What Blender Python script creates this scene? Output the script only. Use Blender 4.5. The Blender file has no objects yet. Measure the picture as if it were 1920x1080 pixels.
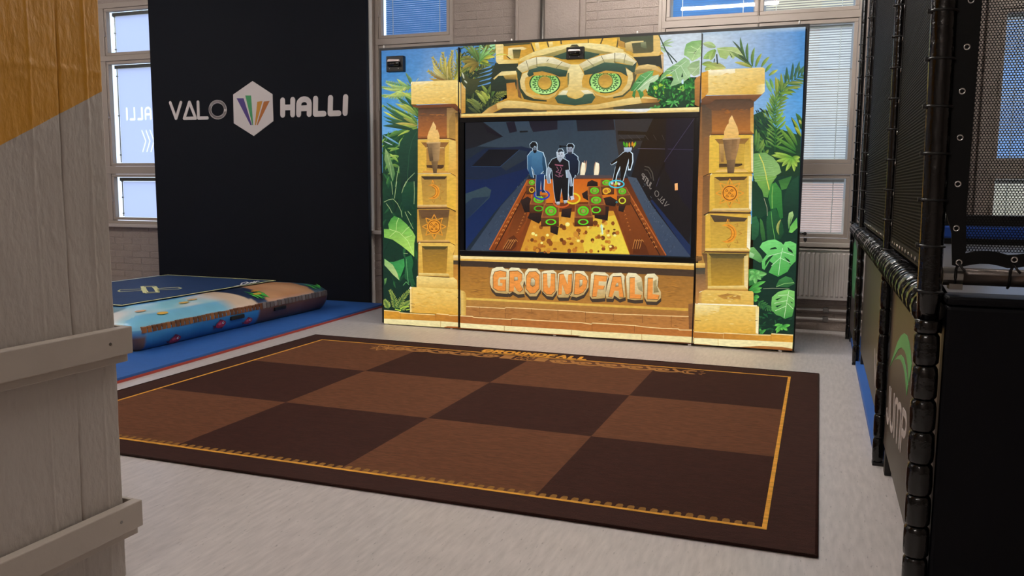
import bpy, bmesh, math, random
import numpy as np
from mathutils import Vector, Matrix

sc = bpy.context.scene
COL = sc.collection
RND = random.Random(11)

# ------------------------------------------------------------------ camera, world, exposure
FPX = 1562.6                                   # focal length in pixels of the 1920 px wide frame
CAM = Vector((0.0, 0.0, 1.2))
CR = Vector((0.93860024, 0.34493111, 0.00721912)).normalized()
CF = Vector((-0.34174836, 0.93240138, -0.11762534)).normalized()
CU = CR.cross(CF).normalized()
CR = CF.cross(CU).normalized()
cam = bpy.data.cameras.new('camera')
cam.sensor_width = 36.0
cam.lens = 36.0 * FPX / 1920.0
cam.clip_start = 0.05
cam.clip_end = 300
cam_o = bpy.data.objects.new('camera', cam)
COL.objects.link(cam_o)
m3 = Matrix((CR, CU, -CF)).transposed().to_4x4()
m3.translation = CAM
cam_o.matrix_world = m3
sc.camera = cam_o

sc.view_settings.view_transform = 'Standard'
sc.view_settings.look = 'None'
sc.view_settings.gamma = 1.0
sc.view_settings.use_curve_mapping = False
sc.view_settings.exposure = 0.0
sc.cycles.max_bounces = 10
sc.cycles.transparent_max_bounces = 24
sc.cycles.sample_clamp_indirect = 4.0
sc.cycles.use_denoising = True

world = bpy.data.worlds.new('overcast_sky')
sc.world = world
world.use_nodes = True
wn = world.node_tree.nodes
wl = world.node_tree.links
wn.clear()
w_out = wn.new('ShaderNodeOutputWorld')
w_bg = wn.new('ShaderNodeBackground')
w_bg.inputs['Strength'].default_value = 1.0
w_tc = wn.new('ShaderNodeTexCoord')
w_sep = wn.new('ShaderNodeSeparateXYZ')
w_mr = wn.new('ShaderNodeMapRange')
w_mr.inputs['From Min'].default_value = -0.15
w_mr.inputs['From Max'].default_value = 0.5
w_rp = wn.new('ShaderNodeValToRGB')
w_rp.color_ramp.elements[0].color = (1.35, 1.45, 1.7, 1)
w_rp.color_ramp.elements[1].color = (1.4, 1.65, 2.1, 1)
wl.new(w_tc.outputs['Generated'], w_sep.inputs[0])
wl.new(w_sep.outputs['Z'], w_mr.inputs['Value'])
wl.new(w_mr.outputs[0], w_rp.inputs['Fac'])
wl.new(w_rp.outputs['Color'], w_bg.inputs['Color'])
wl.new(w_bg.outputs[0], w_out.inputs['Surface'])

LAMP_POWER = 210.0


# ------------------------------------------------------------------ helpers
def lin(h):
    """'#rrggbb' (sRGB) -> linear rgb"""
    h = h.lstrip('#')
    o = []
    for i in (0, 2, 4):
        c = int(h[i:i + 2], 16) / 255.0
        o.append(c / 12.92 if c <= 0.04045 else ((c + 0.055) / 1.055) ** 2.4)
    return tuple(o)


def ray(px, py):
    return CF + CR * ((px - 960) / FPX) + CU * ((540 - py) / FPX)


def at(px, py, x=None, y=None, z=None):
    """the point of a plane x=, y= or z= that the photograph shows at a pixel"""
    d = ray(px, py)
    i, v = (0, x) if x is not None else (1, y) if y is not None else (2, z)
    return CAM + d * ((v - CAM[i]) / d[i])


def pm(name, color, rough=0.5, metal=0.0, spec=0.5, noise=0.0, nscale=8.0, stretch=(1, 1, 1), bump=0.0,
       bscale=40.0, bstretch=(1, 1, 1), attr=False, coat=0.0, detail=5.0):
    """procedural principled material; color is '#rrggbb' or a linear triple"""
    c = lin(color) if isinstance(color, str) else color
    m = bpy.data.materials.new(name)
    m.use_nodes = True
    nt = m.node_tree
    b = nt.nodes['Principled BSDF']
    b.inputs['Base Color'].default_value = (*c, 1)
    b.inputs['Roughness'].default_value = rough
    b.inputs['Metallic'].default_value = metal
    b.inputs['Specular IOR Level'].default_value = spec
    if coat:
        b.inputs['Coat Weight'].default_value = coat
        b.inputs['Coat Roughness'].default_value = 0.12
    tc = None
    src = None
    if attr:
        a = nt.nodes.new('ShaderNodeAttribute')
        a.attribute_name = 'Col'
        src = a.outputs['Color']
        nt.links.new(src, b.inputs['Base Color'])
    if noise or bump:
        tc = nt.nodes.new('ShaderNodeTexCoord')
    if noise:
        mp = nt.nodes.new('ShaderNodeMapping')
        mp.inputs['Scale'].default_value = stretch
        nz = nt.nodes.new('ShaderNodeTexNoise')
        nz.inputs['Scale'].default_value = nscale
        nz.inputs['Detail'].default_value = detail
        mr = nt.nodes.new('ShaderNodeMapRange')
        mr.inputs['From Min'].default_value = 0.3
        mr.inputs['From Max'].default_value = 0.7
        mr.inputs['To Min'].default_value = 1 - noise
        mr.inputs['To Max'].default_value = 1 + noise
        mx = nt.nodes.new('ShaderNodeVectorMath')
        mx.operation = 'SCALE'
        nt.links.new(tc.outputs['Object'], mp.inputs['Vector'])
        nt.links.new(mp.outputs[0], nz.inputs['Vector'])
        nt.links.new(nz.outputs[0], mr.inputs['Value'])
        nt.links.new(mr.outputs[0], mx.inputs['Scale'])
        if src is not None:
            nt.links.new(src, mx.inputs[0])
        else:
            mx.inputs[0].default_value = c
        nt.links.new(mx.outputs[0], b.inputs['Base Color'])
    if bump:
        mp = nt.nodes.new('ShaderNodeMapping')
        mp.inputs['Scale'].default_value = bstretch
        nz = nt.nodes.new('ShaderNodeTexNoise')
        nz.inputs['Scale'].default_value = bscale
        nz.inputs['Detail'].default_value = 4
        bp = nt.nodes.new('ShaderNodeBump')
        bp.inputs['Strength'].default_value = bump
        bp.inputs['Distance'].default_value = 0.01
        nt.links.new(tc.outputs['Object'], mp.inputs['Vector'])
        nt.links.new(mp.outputs[0], nz.inputs['Vector'])
        nt.links.new(nz.outputs[0], bp.inputs['Height'])
        nt.links.new(bp.outputs[0], b.inputs['Normal'])
    return m


def print_mat(name, strength=1.0, noise=0.1, nscale=14.0, stretch=(1, 1, 2.2), rough=0.5, spec=0.25):
    """backlit print or screen: the colour of the print comes from the mesh, the light from behind it"""
    m = pm(name, (0.01, 0.01, 0.01), rough, 0, spec)
    nt = m.node_tree
    b = nt.nodes['Principled BSDF']
    a = nt.nodes.new('ShaderNodeAttribute')
    a.attribute_name = 'Col'
    tc = nt.nodes.new('ShaderNodeTexCoord')
    mp = nt.nodes.new('ShaderNodeMapping')
    mp.inputs['Scale'].default_value = stretch
    nz = nt.nodes.new('ShaderNodeTexNoise')
    nz.inputs['Scale'].default_value = nscale
    nz.inputs['Detail'].default_value = 6
    mr = nt.nodes.new('ShaderNodeMapRange')
    mr.inputs['From Min'].default_value = 0.3
    mr.inputs['From Max'].default_value = 0.7
    mr.inputs['To Min'].default_value = 1 - noise
    mr.inputs['To Max'].default_value = 1 + noise
    mx = nt.nodes.new('ShaderNodeVectorMath')
    mx.operation = 'SCALE'
    nt.links.new(tc.outputs['Object'], mp.inputs['Vector'])
    nt.links.new(mp.outputs[0], nz.inputs['Vector'])
    nt.links.new(nz.outputs[0], mr.inputs['Value'])
    nt.links.new(mr.outputs[0], mx.inputs['Scale'])
    nt.links.new(a.outputs['Color'], mx.inputs[0])
    nt.links.new(mx.outputs[0], b.inputs['Emission Color'])
    b.inputs['Emission Strength'].default_value = strength
    return m


def glass_mat(name, tint=(0.92, 0.96, 0.97)):
    m = bpy.data.materials.new(name)
    m.use_nodes = True
    nt = m.node_tree
    nt.nodes.clear()
    out = nt.nodes.new('ShaderNodeOutputMaterial')
    mix = nt.nodes.new('ShaderNodeMixShader')
    tr = nt.nodes.new('ShaderNodeBsdfTransparent')
    tr.inputs['Color'].default_value = (*tint, 1)
    gl = nt.nodes.new('ShaderNodeBsdfGlossy')
    gl.inputs['Roughness'].default_value = 0.02
    fr = nt.nodes.new('ShaderNodeFresnel')
    fr.inputs['IOR'].default_value = 1.45
    geo = nt.nodes.new('ShaderNodeNewGeometry')          # no total reflection at the back face of a thin pane
    inv = nt.nodes.new('ShaderNodeMath')
    inv.operation = 'SUBTRACT'
    inv.inputs[0].default_value = 1.0
    mul = nt.nodes.new('ShaderNodeMath')
    mul.operation = 'MULTIPLY'
    nt.links.new(geo.outputs['Backfacing'], inv.inputs[1])
    nt.links.new(fr.outputs[0], mul.inputs[0])
    nt.links.new(inv.outputs[0], mul.inputs[1])
    nt.links.new(mul.outputs[0], mix.inputs['Fac'])
    nt.links.new(tr.outputs[0], mix.inputs[1])
    nt.links.new(gl.outputs[0], mix.inputs[2])
    nt.links.new(mix.outputs[0], out.inputs['Surface'])
    return m


def film_mat(name, color, clear):
    m = bpy.data.materials.new(name)
    m.use_nodes = True
    nt = m.node_tree
    nt.nodes.clear()
    out = nt.nodes.new('ShaderNodeOutputMaterial')
    mix = nt.nodes.new('ShaderNodeMixShader')
    mix.inputs['Fac'].default_value = clear
    t = nt.nodes.new('ShaderNodeBsdfTranslucent')
    t.inputs['Color'].default_value = (*color, 1)
    tr = nt.nodes.new('ShaderNodeBsdfTransparent')
    nt.links.new(t.outputs[0], mix.inputs[1])
    nt.links.new(tr.outputs[0], mix.inputs[2])
    nt.links.new(mix.outputs[0], out.inputs['Surface'])
    return m


def sheet_mat(name, color, trans=0.5, rough=0.5):
    """thin sheet that lets part of the light through (slats, film)"""
    m = bpy.data.materials.new(name)
    m.use_nodes = True
    nt = m.node_tree
    nt.nodes.clear()
    out = nt.nodes.new('ShaderNodeOutputMaterial')
    mix_ = nt.nodes.new('ShaderNodeMixShader')
    mix_.inputs['Fac'].default_value = trans
    d = nt.nodes.new('ShaderNodeBsdfDiffuse')
    d.inputs['Color'].default_value = (*lin(color), 1)
    t = nt.nodes.new('ShaderNodeBsdfTranslucent')
    t.inputs['Color'].default_value = (*lin(color), 1)
    nt.links.new(d.outputs[0], mix_.inputs[1])
    nt.links.new(t.outputs[0], mix_.inputs[2])
    nt.links.new(mix_.outputs[0], out.inputs['Surface'])
    return m


class MB:
    """collects shapes and links them as ONE mesh object"""
    def __init__(self):
        self.v = []
        self.f = []
        self.c = []

    def poly(self, pts, col=None):
        n = len(self.v)
        self.v.extend([tuple(p) for p in pts])
        self.f.append(tuple(range(n, n + len(pts))))
        if col is not None:
            if isinstance(col, list):
                self.c.extend(col)
            else:
                self.c.extend([col] * len(pts))

    def add(self, vs, fs, col=None):
        n = len(self.v)
        self.v.extend([tuple(p) for p in vs])
        self.f.extend([tuple(i + n for i in f) for f in fs])
        if col is not None:
            self.c.extend([col] * len(vs))

    def box(self, x0, x1, y0, y1, z0, z1, col=None):
        vs = [(x, y, z) for x in (x0, x1) for y in (y0, y1) for z in (z0, z1)]
        fs = [(0, 1, 3, 2), (4, 6, 7, 5), (0, 4, 5, 1), (2, 3, 7, 6), (0, 2, 6, 4), (1, 5, 7, 3)]
        self.add(vs, fs, col)

    def hexa(self, a, b, col=None):
        """solid between two quads a and b (4 points each, same order)"""
        vs = list(a) + list(b)
        fs = [(3, 2, 1, 0), (4, 5, 6, 7)] + [(i, (i + 1) % 4, 4 + (i + 1) % 4, 4 + i) for i in range(4)]
        self.add(vs, fs, col)

    jit = 0

    def prism(self, pts, off, col=None):
        MB.jit = (MB.jit + 1) % 29                    # neighbours that overlap never share a face
        off = Vector(off) * (1 + 0.02 * MB.jit)
        e = Vector(off) * (-0.005 * MB.jit)
        pts = [Vector(p) + e for p in pts]
        """polygon pts extruded by the vector off"""
        n = len(pts)
        vs = [Vector(p) for p in pts] + [Vector(p) + Vector(off) for p in pts]
        fs = [tuple(range(n))[::-1], tuple(range(n, 2 * n))] + [(i, (i + 1) % n, n + (i + 1) % n, n + i) for i in range(n)]
        self.add(vs, fs, col)

    def tube(self, pts, r, n=10, caps=True, col=None):
        """tube through pts; r is one radius or one per point"""
        pts = [Vector(p) for p in pts]
        rs = r if isinstance(r, (list, tuple)) else [r] * len(pts)
        vs = []
        fs = []
        ref = None
        for i, p in enumerate(pts):
            t = (pts[min(i + 1, len(pts) - 1)] - pts[max(i - 1, 0)]).normalized()
            if ref is None:
                ref = Vector((0, 0, 1)) if abs(t.z) < 0.9 else Vector((1, 0, 0))
            a = t.cross(ref).normalized()
            b = t.cross(a).normalized()
            ref = a.cross(t)
            for k in range(n):
                w = 2 * math.pi * k / n
                vs.append(p + (a * math.cos(w) + b * math.sin(w)) * rs[i])
        for i in range(len(pts) - 1):
            for k in range(n):
                fs.append((i * n + k, i * n + (k + 1) % n, (i + 1) * n + (k + 1) % n, (i + 1) * n + k))
        if caps:
            fs.append(tuple(range(n))[::-1])
            fs.append(tuple(range((len(pts) - 1) * n, len(pts) * n)))
        self.add(vs, fs, col)

    def ring(self, c, axis, R, r, n=20, m=6, col=None):
        c = Vector(c)
        ax = Vector(axis).normalized()
        a = ax.orthogonal().normalized()
        b = ax.cross(a)
        vs = []
        fs = []
        for i in range(n):
            w = 2 * math.pi * i / n
            d = a * math.cos(w) + b * math.sin(w)
            for k in range(m):
                q = 2 * math.pi * k / m
                vs.append(c + d * (R + r * math.cos(q)) + ax * (r * math.sin(q)))
        for i in range(n):
            for k in range(m):
                fs.append((i * m + k, ((i + 1) % n) * m + k, ((i + 1) % n) * m + (k + 1) % m, i * m + (k + 1) % m))
        self.add(vs, fs, col)

    def build(self, name, mat, parent=None, smooth=False, bevel=0.0, seg=2, kind=None, label=None):
        me = bpy.data.meshes.new(name)
        me.from_pydata(self.v, [], self.f)
        if self.c:
            at_ = me.color_attributes.new('Col', 'FLOAT_COLOR', 'POINT')
            arr = np.ones((len(self.v), 4), dtype=np.float32)
            arr[:, :3] = np.array(self.c, dtype=np.float32)
            at_.data.foreach_set('color', arr.ravel())
        if mat is not None:
            me.materials.append(mat)
        if smooth:
            me.polygons.foreach_set('use_smooth', [True] * len(me.polygons))
        me.update()
        o = bpy.data.objects.new(name, me)
        COL.objects.link(o)
        if parent is not None:
            attach(o, parent)
        if bevel:
            bm = o.modifiers.new('bevel', 'BEVEL')
            bm.width = bevel
            bm.segments = seg
            bm.limit_method = 'ANGLE'
            bm.angle_limit = math.radians(40)
        if kind:
            o['kind'] = kind
        if label:
            o['label'] = label
        return o


def attach(o, parent):
    o.parent = parent
    if parent.type == 'EMPTY':
        o.matrix_parent_inverse = Matrix.Translation(-parent.location)


def tag(o, label, cat, group=None):
    o['label'] = label
    o['category'] = cat
    if group:
        o['group'] = group
    return o


def thing(name, label, cat, loc, group=None):
    o = bpy.data.objects.new(name, None)
    o.empty_display_size = 0.1
    o.location = loc
    COL.objects.link(o)
    return tag(o, label, cat, group)


def struct(o):
    o['kind'] = 'structure'
    return o


def arc(cx, cy, rx, ry, a0, a1, n=10):
    return [(cx + rx * math.cos(math.radians(a0 + (a1 - a0) * i / n)),
             cy + ry * math.sin(math.radians(a0 + (a1 - a0) * i / n))) for i in range(n + 1)]


# strokes of the letters, in boxes 1 high: (width, [polylines])
GLYPH = {
    'V': (0.62, [[(0, 1), (0.31, 0), (0.62, 1)]]),
    'DELTA': (0.66, [[(0, 0), (0.33, 1), (0.66, 0), (0, 0)]]),
    'L': (0.5, [[(0, 1), (0, 0), (0.5, 0)]]),
    'O': (0.86, [arc(0.43, 0.5, 0.43, 0.5, 0, 360, 28)]),
    'H': (0.6, [[(0, 0), (0, 1)], [(0.6, 0), (0.6, 1)], [(0, 0.5), (0.6, 0.5)]]),
    'A': (0.62, [[(0, 0), (0, 0.68)] + arc(0.31, 0.68, 0.31, 0.32, 180, 0, 12) + [(0.62, 0)], [(0, 0.4), (0.62, 0.4)]]),
    'I': (0.0, [[(0, 0), (0, 1)]]),
    'J': (0.42, [[(0.42, 1), (0.42, 0.26)] + arc(0.21, 0.26, 0.21, 0.26, 0, -180, 10)]),
    'U': (0.5, [[(0, 1), (0, 0.26)] + arc(0.25, 0.26, 0.25, 0.26, 180, 360, 10) + [(0.5, 1)]]),
    'M': (0.8, [[(0, 0), (0, 0.78)] + arc(0.2, 0.78, 0.2, 0.22, 180, 0, 8) + [(0.4, 0)],
                [(0.4, 0.78)] + arc(0.6, 0.78, 0.2, 0.22, 180, 0, 8) + [(0.8, 0)]]),
    'P': (0.46, [[(0, 0), (0, 1), (0.22, 1)] + arc(0.22, 0.74, 0.24, 0.26, 90, -90, 10) + [(0, 0.48)]]),
    'G': (0.66, [[(0.66, 0.8), (0.5, 1), (0.16, 1), (0, 0.82), (0, 0.18), (0.16, 0), (0.5, 0), (0.66, 0.18), (0.66, 0.48), (0.36, 0.48)]]),
    'R': (0.62, [[(0, 0), (0, 1), (0.45, 1), (0.6, 0.88), (0.6, 0.58), (0.45, 0.46), (0, 0.46)], [(0.3, 0.46), (0.62, 0)]]),
    'o': (0.7, [[(0.16, 0), (0, 0.18), (0, 0.82), (0.16, 1), (0.54, 1), (0.7, 0.82), (0.7, 0.18), (0.54, 0), (0.16, 0)]]),
    'N': (0.62, [[(0, 0), (0, 1), (0.62, 0), (0.62, 1)]]),
    'D': (0.64, [[(0, 0), (0, 1), (0.42, 1), (0.64, 0.78), (0.64, 0.22), (0.42, 0), (0, 0)]]),
    'F': (0.5, [[(0, 0), (0, 1), (0.5, 1)], [(0, 0.5), (0.4, 0.5)]]),
    'a': (0.66, [[(0, 0), (0.33, 1), (0.66, 0)], [(0.14, 0.32), (0.52, 0.32)]]),
}


def strokes(word, gap=0.3):
    """strokes of a list of glyph names laid side by side; returns (polylines, total width)"""
    x = 0
    out = []
    for g in word:
        w, ls = GLYPH[g]
        for l in ls:
            out.append([(px + x, py) for px, py in l])
        x += w + gap
    return out, x - gap


def ribbon(pts, w, closed_caps=True):
    """flat polygons (2-D) of a stroke of width w with round joints"""
    out = []
    for (ax, ay), (bx, by) in zip(pts[:-1], pts[1:]):
        dx, dy = bx - ax, by - ay
        L = math.hypot(dx, dy)
        if L < 1e-9:
            continue
        nx, ny = -dy / L * w / 2, dx / L * w / 2
        out.append([(ax + nx, ay + ny), (ax - nx, ay - ny), (bx - nx, by - ny), (bx + nx, by + ny)])
    if closed_caps:
        for x, y in pts:
            out.append([(x + w / 2 * math.cos(k * math.pi / 5), y + w / 2 * math.sin(k * math.pi / 5)) for k in range(10)])
    return out

# ------------------------------------------------------------------ materials of the room
M_wall = pm('painted_masonry', '#9f928a', 0.6, noise=0.06, nscale=6, bump=0.5, bscale=60)
M_brick = pm('painted_brick', '#a2948b', 0.55, noise=0.05, nscale=10, bump=0.8, bscale=90)
M_frame = pm('window_paint', '#a89c92', 0.45)
M_sill = pm('sill_paint', '#c4bab2', 0.4)
M_white = pm('white_paint', '#ece8e4', 0.45)
M_ceil = pm('ceiling_paint', '#c8c2ba', 0.8)
M_floor = pm('speckled_vinyl', '#d3cbc8', 0.34, spec=0.45, noise=0.11, nscale=55, stretch=(1, 0.16, 1), bump=0.04, bscale=120, bstretch=(1, 0.2, 1))
# dark flecks running along the room in the vinyl
_nt = M_floor.node_tree
_b = _nt.nodes['Principled BSDF']
_old = _b.inputs['Base Color'].links[0].from_socket
_tc = _nt.nodes.new('ShaderNodeTexCoord')
_mp = _nt.nodes.new('ShaderNodeMapping')
_mp.inputs['Scale'].default_value = (1, 0.22, 1)
_nz = _nt.nodes.new('ShaderNodeTexNoise')
_nz.inputs['Scale'].default_value = 130
_nz.inputs['Detail'].default_value = 2
_mr = _nt.nodes.new('ShaderNodeMapRange')
_mr.inputs['From Min'].default_value = 0.66
_mr.inputs['From Max'].default_value = 0.74
_mr.inputs['To Min'].default_value = 1.0
_mr.inputs['To Max'].default_value = 0.62
_sc = _nt.nodes.new('ShaderNodeVectorMath')
_sc.operation = 'SCALE'
_nt.links.new(_tc.outputs['Object'], _mp.inputs[0])
_nt.links.new(_mp.outputs[0], _nz.inputs['Vector'])
_nt.links.new(_nz.outputs[0], _mr.inputs['Value'])
_nt.links.new(_old, _sc.inputs[0])
_nt.links.new(_mr.outputs[0], _sc.inputs['Scale'])
_nt.links.new(_sc.outputs[0], _b.inputs['Base Color'])
M_glass = glass_mat('window_glass')
M_film = film_mat('frosted_film', (0.54, 0.57, 0.78), 0.07)
M_rail = pm('blind_rail', '#e6e6e2', 0.4)
M_slat = sheet_mat('blind_slat', '#f6f6f2', 0.62)
M_slatc = sheet_mat('cream_blind_slat', '#f8f0da', 0.62)  # white slats with the warm window light put into their colour
M_slatp = sheet_mat('pinkish_blind_slat', '#f6dccf', 0.62)  # pink light from the building outside, put into the slat colour
M_black = pm('black_powder_coat', '#0b0a0a', 0.45)
M_blackgloss = pm('black_vinyl', '#060606', 0.22, spec=0.6, bump=0.15, bscale=30)
M_steel = pm('galvanised_steel', '#8d8a86', 0.35, metal=1.0)
M_chrome = pm('chrome', '#d8d8d8', 0.15, metal=1.0)
M_grey = pm('radiator_enamel', '#d2cac4', 0.4)

# ------------------------------------------------------------------ room shell
XL, XR, YF, YB, ZC = -9.0, 4.2, -3.2, 7.66, 3.8
b = MB()
b.box(XL, XR, YF, YB + 0.1, -0.1, 0)
struct(b.build('floor', M_floor))
b = MB()
b.box(XL, XR, YF, YB + 0.1, ZC, ZC + 0.1)
struct(b.build('ceiling', M_ceil))
b = MB()
b.box(XL - 0.2, XL, YF, YB + 0.1, 0, ZC)
struct(b.build('wall_left', M_wall))
b = MB()
b.box(XR, XR + 0.2, YF, YB + 0.1, 0, ZC)
struct(b.build('wall_right', M_wall))
b = MB()
b.box(XL - 0.2, XR + 0.2, YF - 0.2, YF, 0, ZC)
struct(b.build('wall_front', M_wall))

ROWS = [(0.84, 1.31), (1.47, 2.60), (2.73, 3.19)]
WIN = [(-7.92, -6.16, [(-7.80, -7.08), (-7.0, -6.28)]),
       (-4.30, -3.44, [(-4.23, -3.51)]),
       (-1.40, 0.28, [(-1.33, -0.605), (-0.53, 0.20)]),
       (1.24, 2.92, [(1.31, 2.035), (2.11, 2.84)])]
b = MB()
xs = XL
for (x0, x1, bays) in WIN:
    b.box(xs, x0, YB, YB + 0.1, 0, ZC)
    b.box(x0, x1, YB, YB + 0.1, 0, 0.76)
    b.box(x0, x1, YB, YB + 0.1, 3.28, ZC)
    xs = x1
b.box(xs, XR, YB, YB + 0.1, 0, ZC)
wall_back = struct(b.build('wall_back', M_wall))

# bricks that show through the paint, one by one
for (x0, x1, z0, z1) in [(-3.43, -2.75, 2.36, 3.42), (-2.11, -1.41, 2.36, 3.42), (-7.95, -7.02, 0.14, 0.74),
                         (-4.38, -3.72, 0.14, 0.74), (-0.22, 0.55, 0.0, 0.74)]:
    row = 0
    z = z0
    while z < z1 - 0.03:
        x = x0 - (0.13 if row % 2 else 0.0)
        while x < x1 - 0.02:
            a0, a1 = max(x, x0), min(x + 0.25, x1)
            if a1 - a0 > 0.03:
                q = MB()
                p = 0.0035 + RND.random() * 0.004
                t = [RND.uniform(-0.003, 0.003) for _ in range(4)]
                q.hexa([(a0 + .005, YB - p, z + .004 + t[0]), (a1 - .005, YB - p, z + .004 + t[1]),
                        (a1 - .005, YB - p, z + .068 + t[2]), (a0 + .005, YB - p, z + .068 + t[3])],
                       [(a0, YB + .01, z), (a1, YB + .01, z), (a1, YB + .01, z + .073), (a0, YB + .01, z + .073)])
                q.build('brick', M_brick, wall_back)
            x += 0.26
        z += 0.0775
        row += 1

# windows: frame, one sash and pane per light, sill
for wi, (x0, x1, bays) in enumerate(WIN):
    f = MB()
    y0, y1 = YB - 0.012, YB + 0.07
    zr = [0.77, 0.80, 1.34, 1.44, 2.63, 2.70, 3.22, 3.28]
    f.box(x0, x1, y0, y1, 0.765, 0.80)
    f.box(x0 + .006, x1 - .006, y0 - .003, y1 - .003, 1.345, 1.435)
    f.box(x0 + .006, x1 - .006, y0 - .003, y1 - .003, 2.635, 2.695)
    f.box(x0, x1, y0, y1, 3.225, 3.28)
    f.box(x0, bays[0][0] - 0.035, y0, y1, 0.80, 3.225)
    for k in range(len(bays) - 1):
        f.box(bays[k][1] + 0.035, bays[k + 1][0] - 0.035, y0 - 0.005, y1, 0.80, 3.225)
    f.box(bays[-1][1] + 0.035, x1, y0, y1, 0.80, 3.225)
    w = struct(f.build('window_%d' % (wi + 1), M_frame, bevel=0.004))
    for (bx0, bx1) in bays:
        for (z0, z1) in ROWS:
            s = MB()
            ya, yb = YB - 0.004, YB + 0.055
            s.box(bx0 - .032, bx1 + .032, ya, yb, z0 - .032, z0)
            s.box(bx0 - .032, bx1 + .032, ya, yb, z1, z1 + .032)
            s.box(bx0 - .032, bx0, ya, yb, z0, z1)
            s.box(bx1, bx1 + .032, ya, yb, z0, z1)
            sash = s.build('sash', M_frame, w, bevel=0.004)
            p = MB()
            p.box(bx0, bx1, 7.700, 7.704, z0, z1)
            p.build('pane', M_glass, sash)
            if wi != 0 or True:
                h = MB()
                h.box(bx0 - .026, bx0 - .012, ya - .02, ya, (z0 + z1) / 2 - .05, (z0 + z1) / 2 - .03)
                h.tube([(bx0 - .019, ya - .018, (z0 + z1) / 2 - .035), (bx0 - .019, ya - .022, (z0 + z1) / 2 + .03)], .005, 8)
                h.build('catch', M_frame, sash)
    s = MB()
    s.box(x0 - 0.03, x1 + 0.02, YB - 0.07, YB + 0.02, 0.728, 0.765)
    s.build('sill', M_sill, w, bevel=0.006)

# frosted film on the panes of the left window; the lettering is cut out of it (it reads from outside, so mirrored here)
def mirrored(word, gap):
    x = 0
    out = []
    for g in word:
        w, lss = GLYPH[g]
        for l in lss:
            out.append([(x + w - px, py) for px, py in l])
        x += w + gap
    return out


def inside(poly, x, z):
    c = False
    n = len(poly)
    for i in range(n):
        x0, z0 = poly[i]
        x1, z1 = poly[i - 1]
        if (z0 > z) != (z1 > z) and x < (x1 - x0) * (z - z0) / (z1 - z0) + x0:
            c = not c
    return c


W1 = bpy.data.objects['window_1']
YFILM = 7.709


def sheet(p, x0, x1, z0, z1):
    p.poly([(x0, YFILM, z0), (x1, YFILM, z0), (x1, YFILM, z1), (x0, YFILM, z1)])


for (bx0, bx1) in WIN[0][2]:
    for (z0, z1) in ROWS:
        p = MB()
        fx0, fx1, fz0, fz1 = bx0 + 0.085, bx1 - 0.03, z0 + 0.004, z1 - 0.05
        if bx0 < -7.5 and z0 > 1.4 and z1 < 2.7:
            lz0, lz1 = at(245, 224, y=7.71).z, at(245, 203, y=7.71).z
            cz0, cz1 = at(270, 284, y=7.71).z, at(270, 245, y=7.71).z
            lx, cx = at(238, 213, y=7.71).x, at(267, 260, y=7.71).x
            hgt = lz1 - lz0
            cut = []
            for l in mirrored(['I', 'L', 'L', 'A'], 0.42):
                cut += ribbon([(lx + px * hgt * 0.95, lz0 + py * hgt) for px, py in l], 0.024)
            for k in range(3):
                o_ = cx + k * 0.06
                cut += ribbon([(o_, cz1), (o_ + 0.05, (cz0 + cz1) / 2), (o_, cz0)], 0.015)
            gx0, gx1, gz0, gz1 = lx - 0.03, fx1 - 0.05, cz0 - 0.03, lz1 + 0.03
            sheet(p, fx0, fx1, fz0, gz0)
            sheet(p, fx0, fx1, gz1, fz1)
            sheet(p, fx0, gx0, gz0, gz1)
            sheet(p, gx1, fx1, gz0, gz1)
            nx, nz = 110, 85
            boxes = [(min(q[0] for q in c), max(q[0] for q in c), min(q[1] for q in c), max(q[1] for q in c), c) for c in cut]
            for j in range(nz):
                za, zb = gz0 + (gz1 - gz0) * j / nz, gz0 + (gz1 - gz0) * (j + 1) / nz
                zc = (za + zb) / 2
                run = None
                for i in range(nx + 1):
                    xc = gx0 + (gx1 - gx0) * (i + 0.5) / nx
                    hole = i == nx or any(a <= xc <= b_ and c_ <= zc <= d_ and inside(c, xc, zc) for a, b_, c_, d_, c in boxes)
                    if hole and run is not None:
                        sheet(p, gx0 + (gx1 - gx0) * run / nx, gx0 + (gx1 - gx0) * i / nx, za, zb)
                        run = None
                    if not hole and run is None:
                        run = i
        else:
            sheet(p, fx0, fx1, fz0, fz1)
        p.build('frosted_film', M_film, W1)
        g = MB()                                                      # rod of the old blind, seen through the gap beside the film
        g.tube([(bx0 + 0.06, 7.722, z0 + 0.01), (bx0 + 0.06, 7.722, z1 - 0.01)], 0.006, 8)
        for q_ in range(3):
            zz = z0 + (z1 - z0) * (0.08 + 0.4 * q_)
            g.box(bx0 + 0.05, bx0 + 0.07, 7.714, 7.73, zz, zz + 0.014)
        g.build('blind_rod', M_steel, W1)
        g = MB()
        g.box(bx0 + 0.03, bx1 - 0.03, 7.715, 7.74, z1 - 0.045, z1 - 0.005)
        g.build('head_rail', M_steel, W1)


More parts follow.
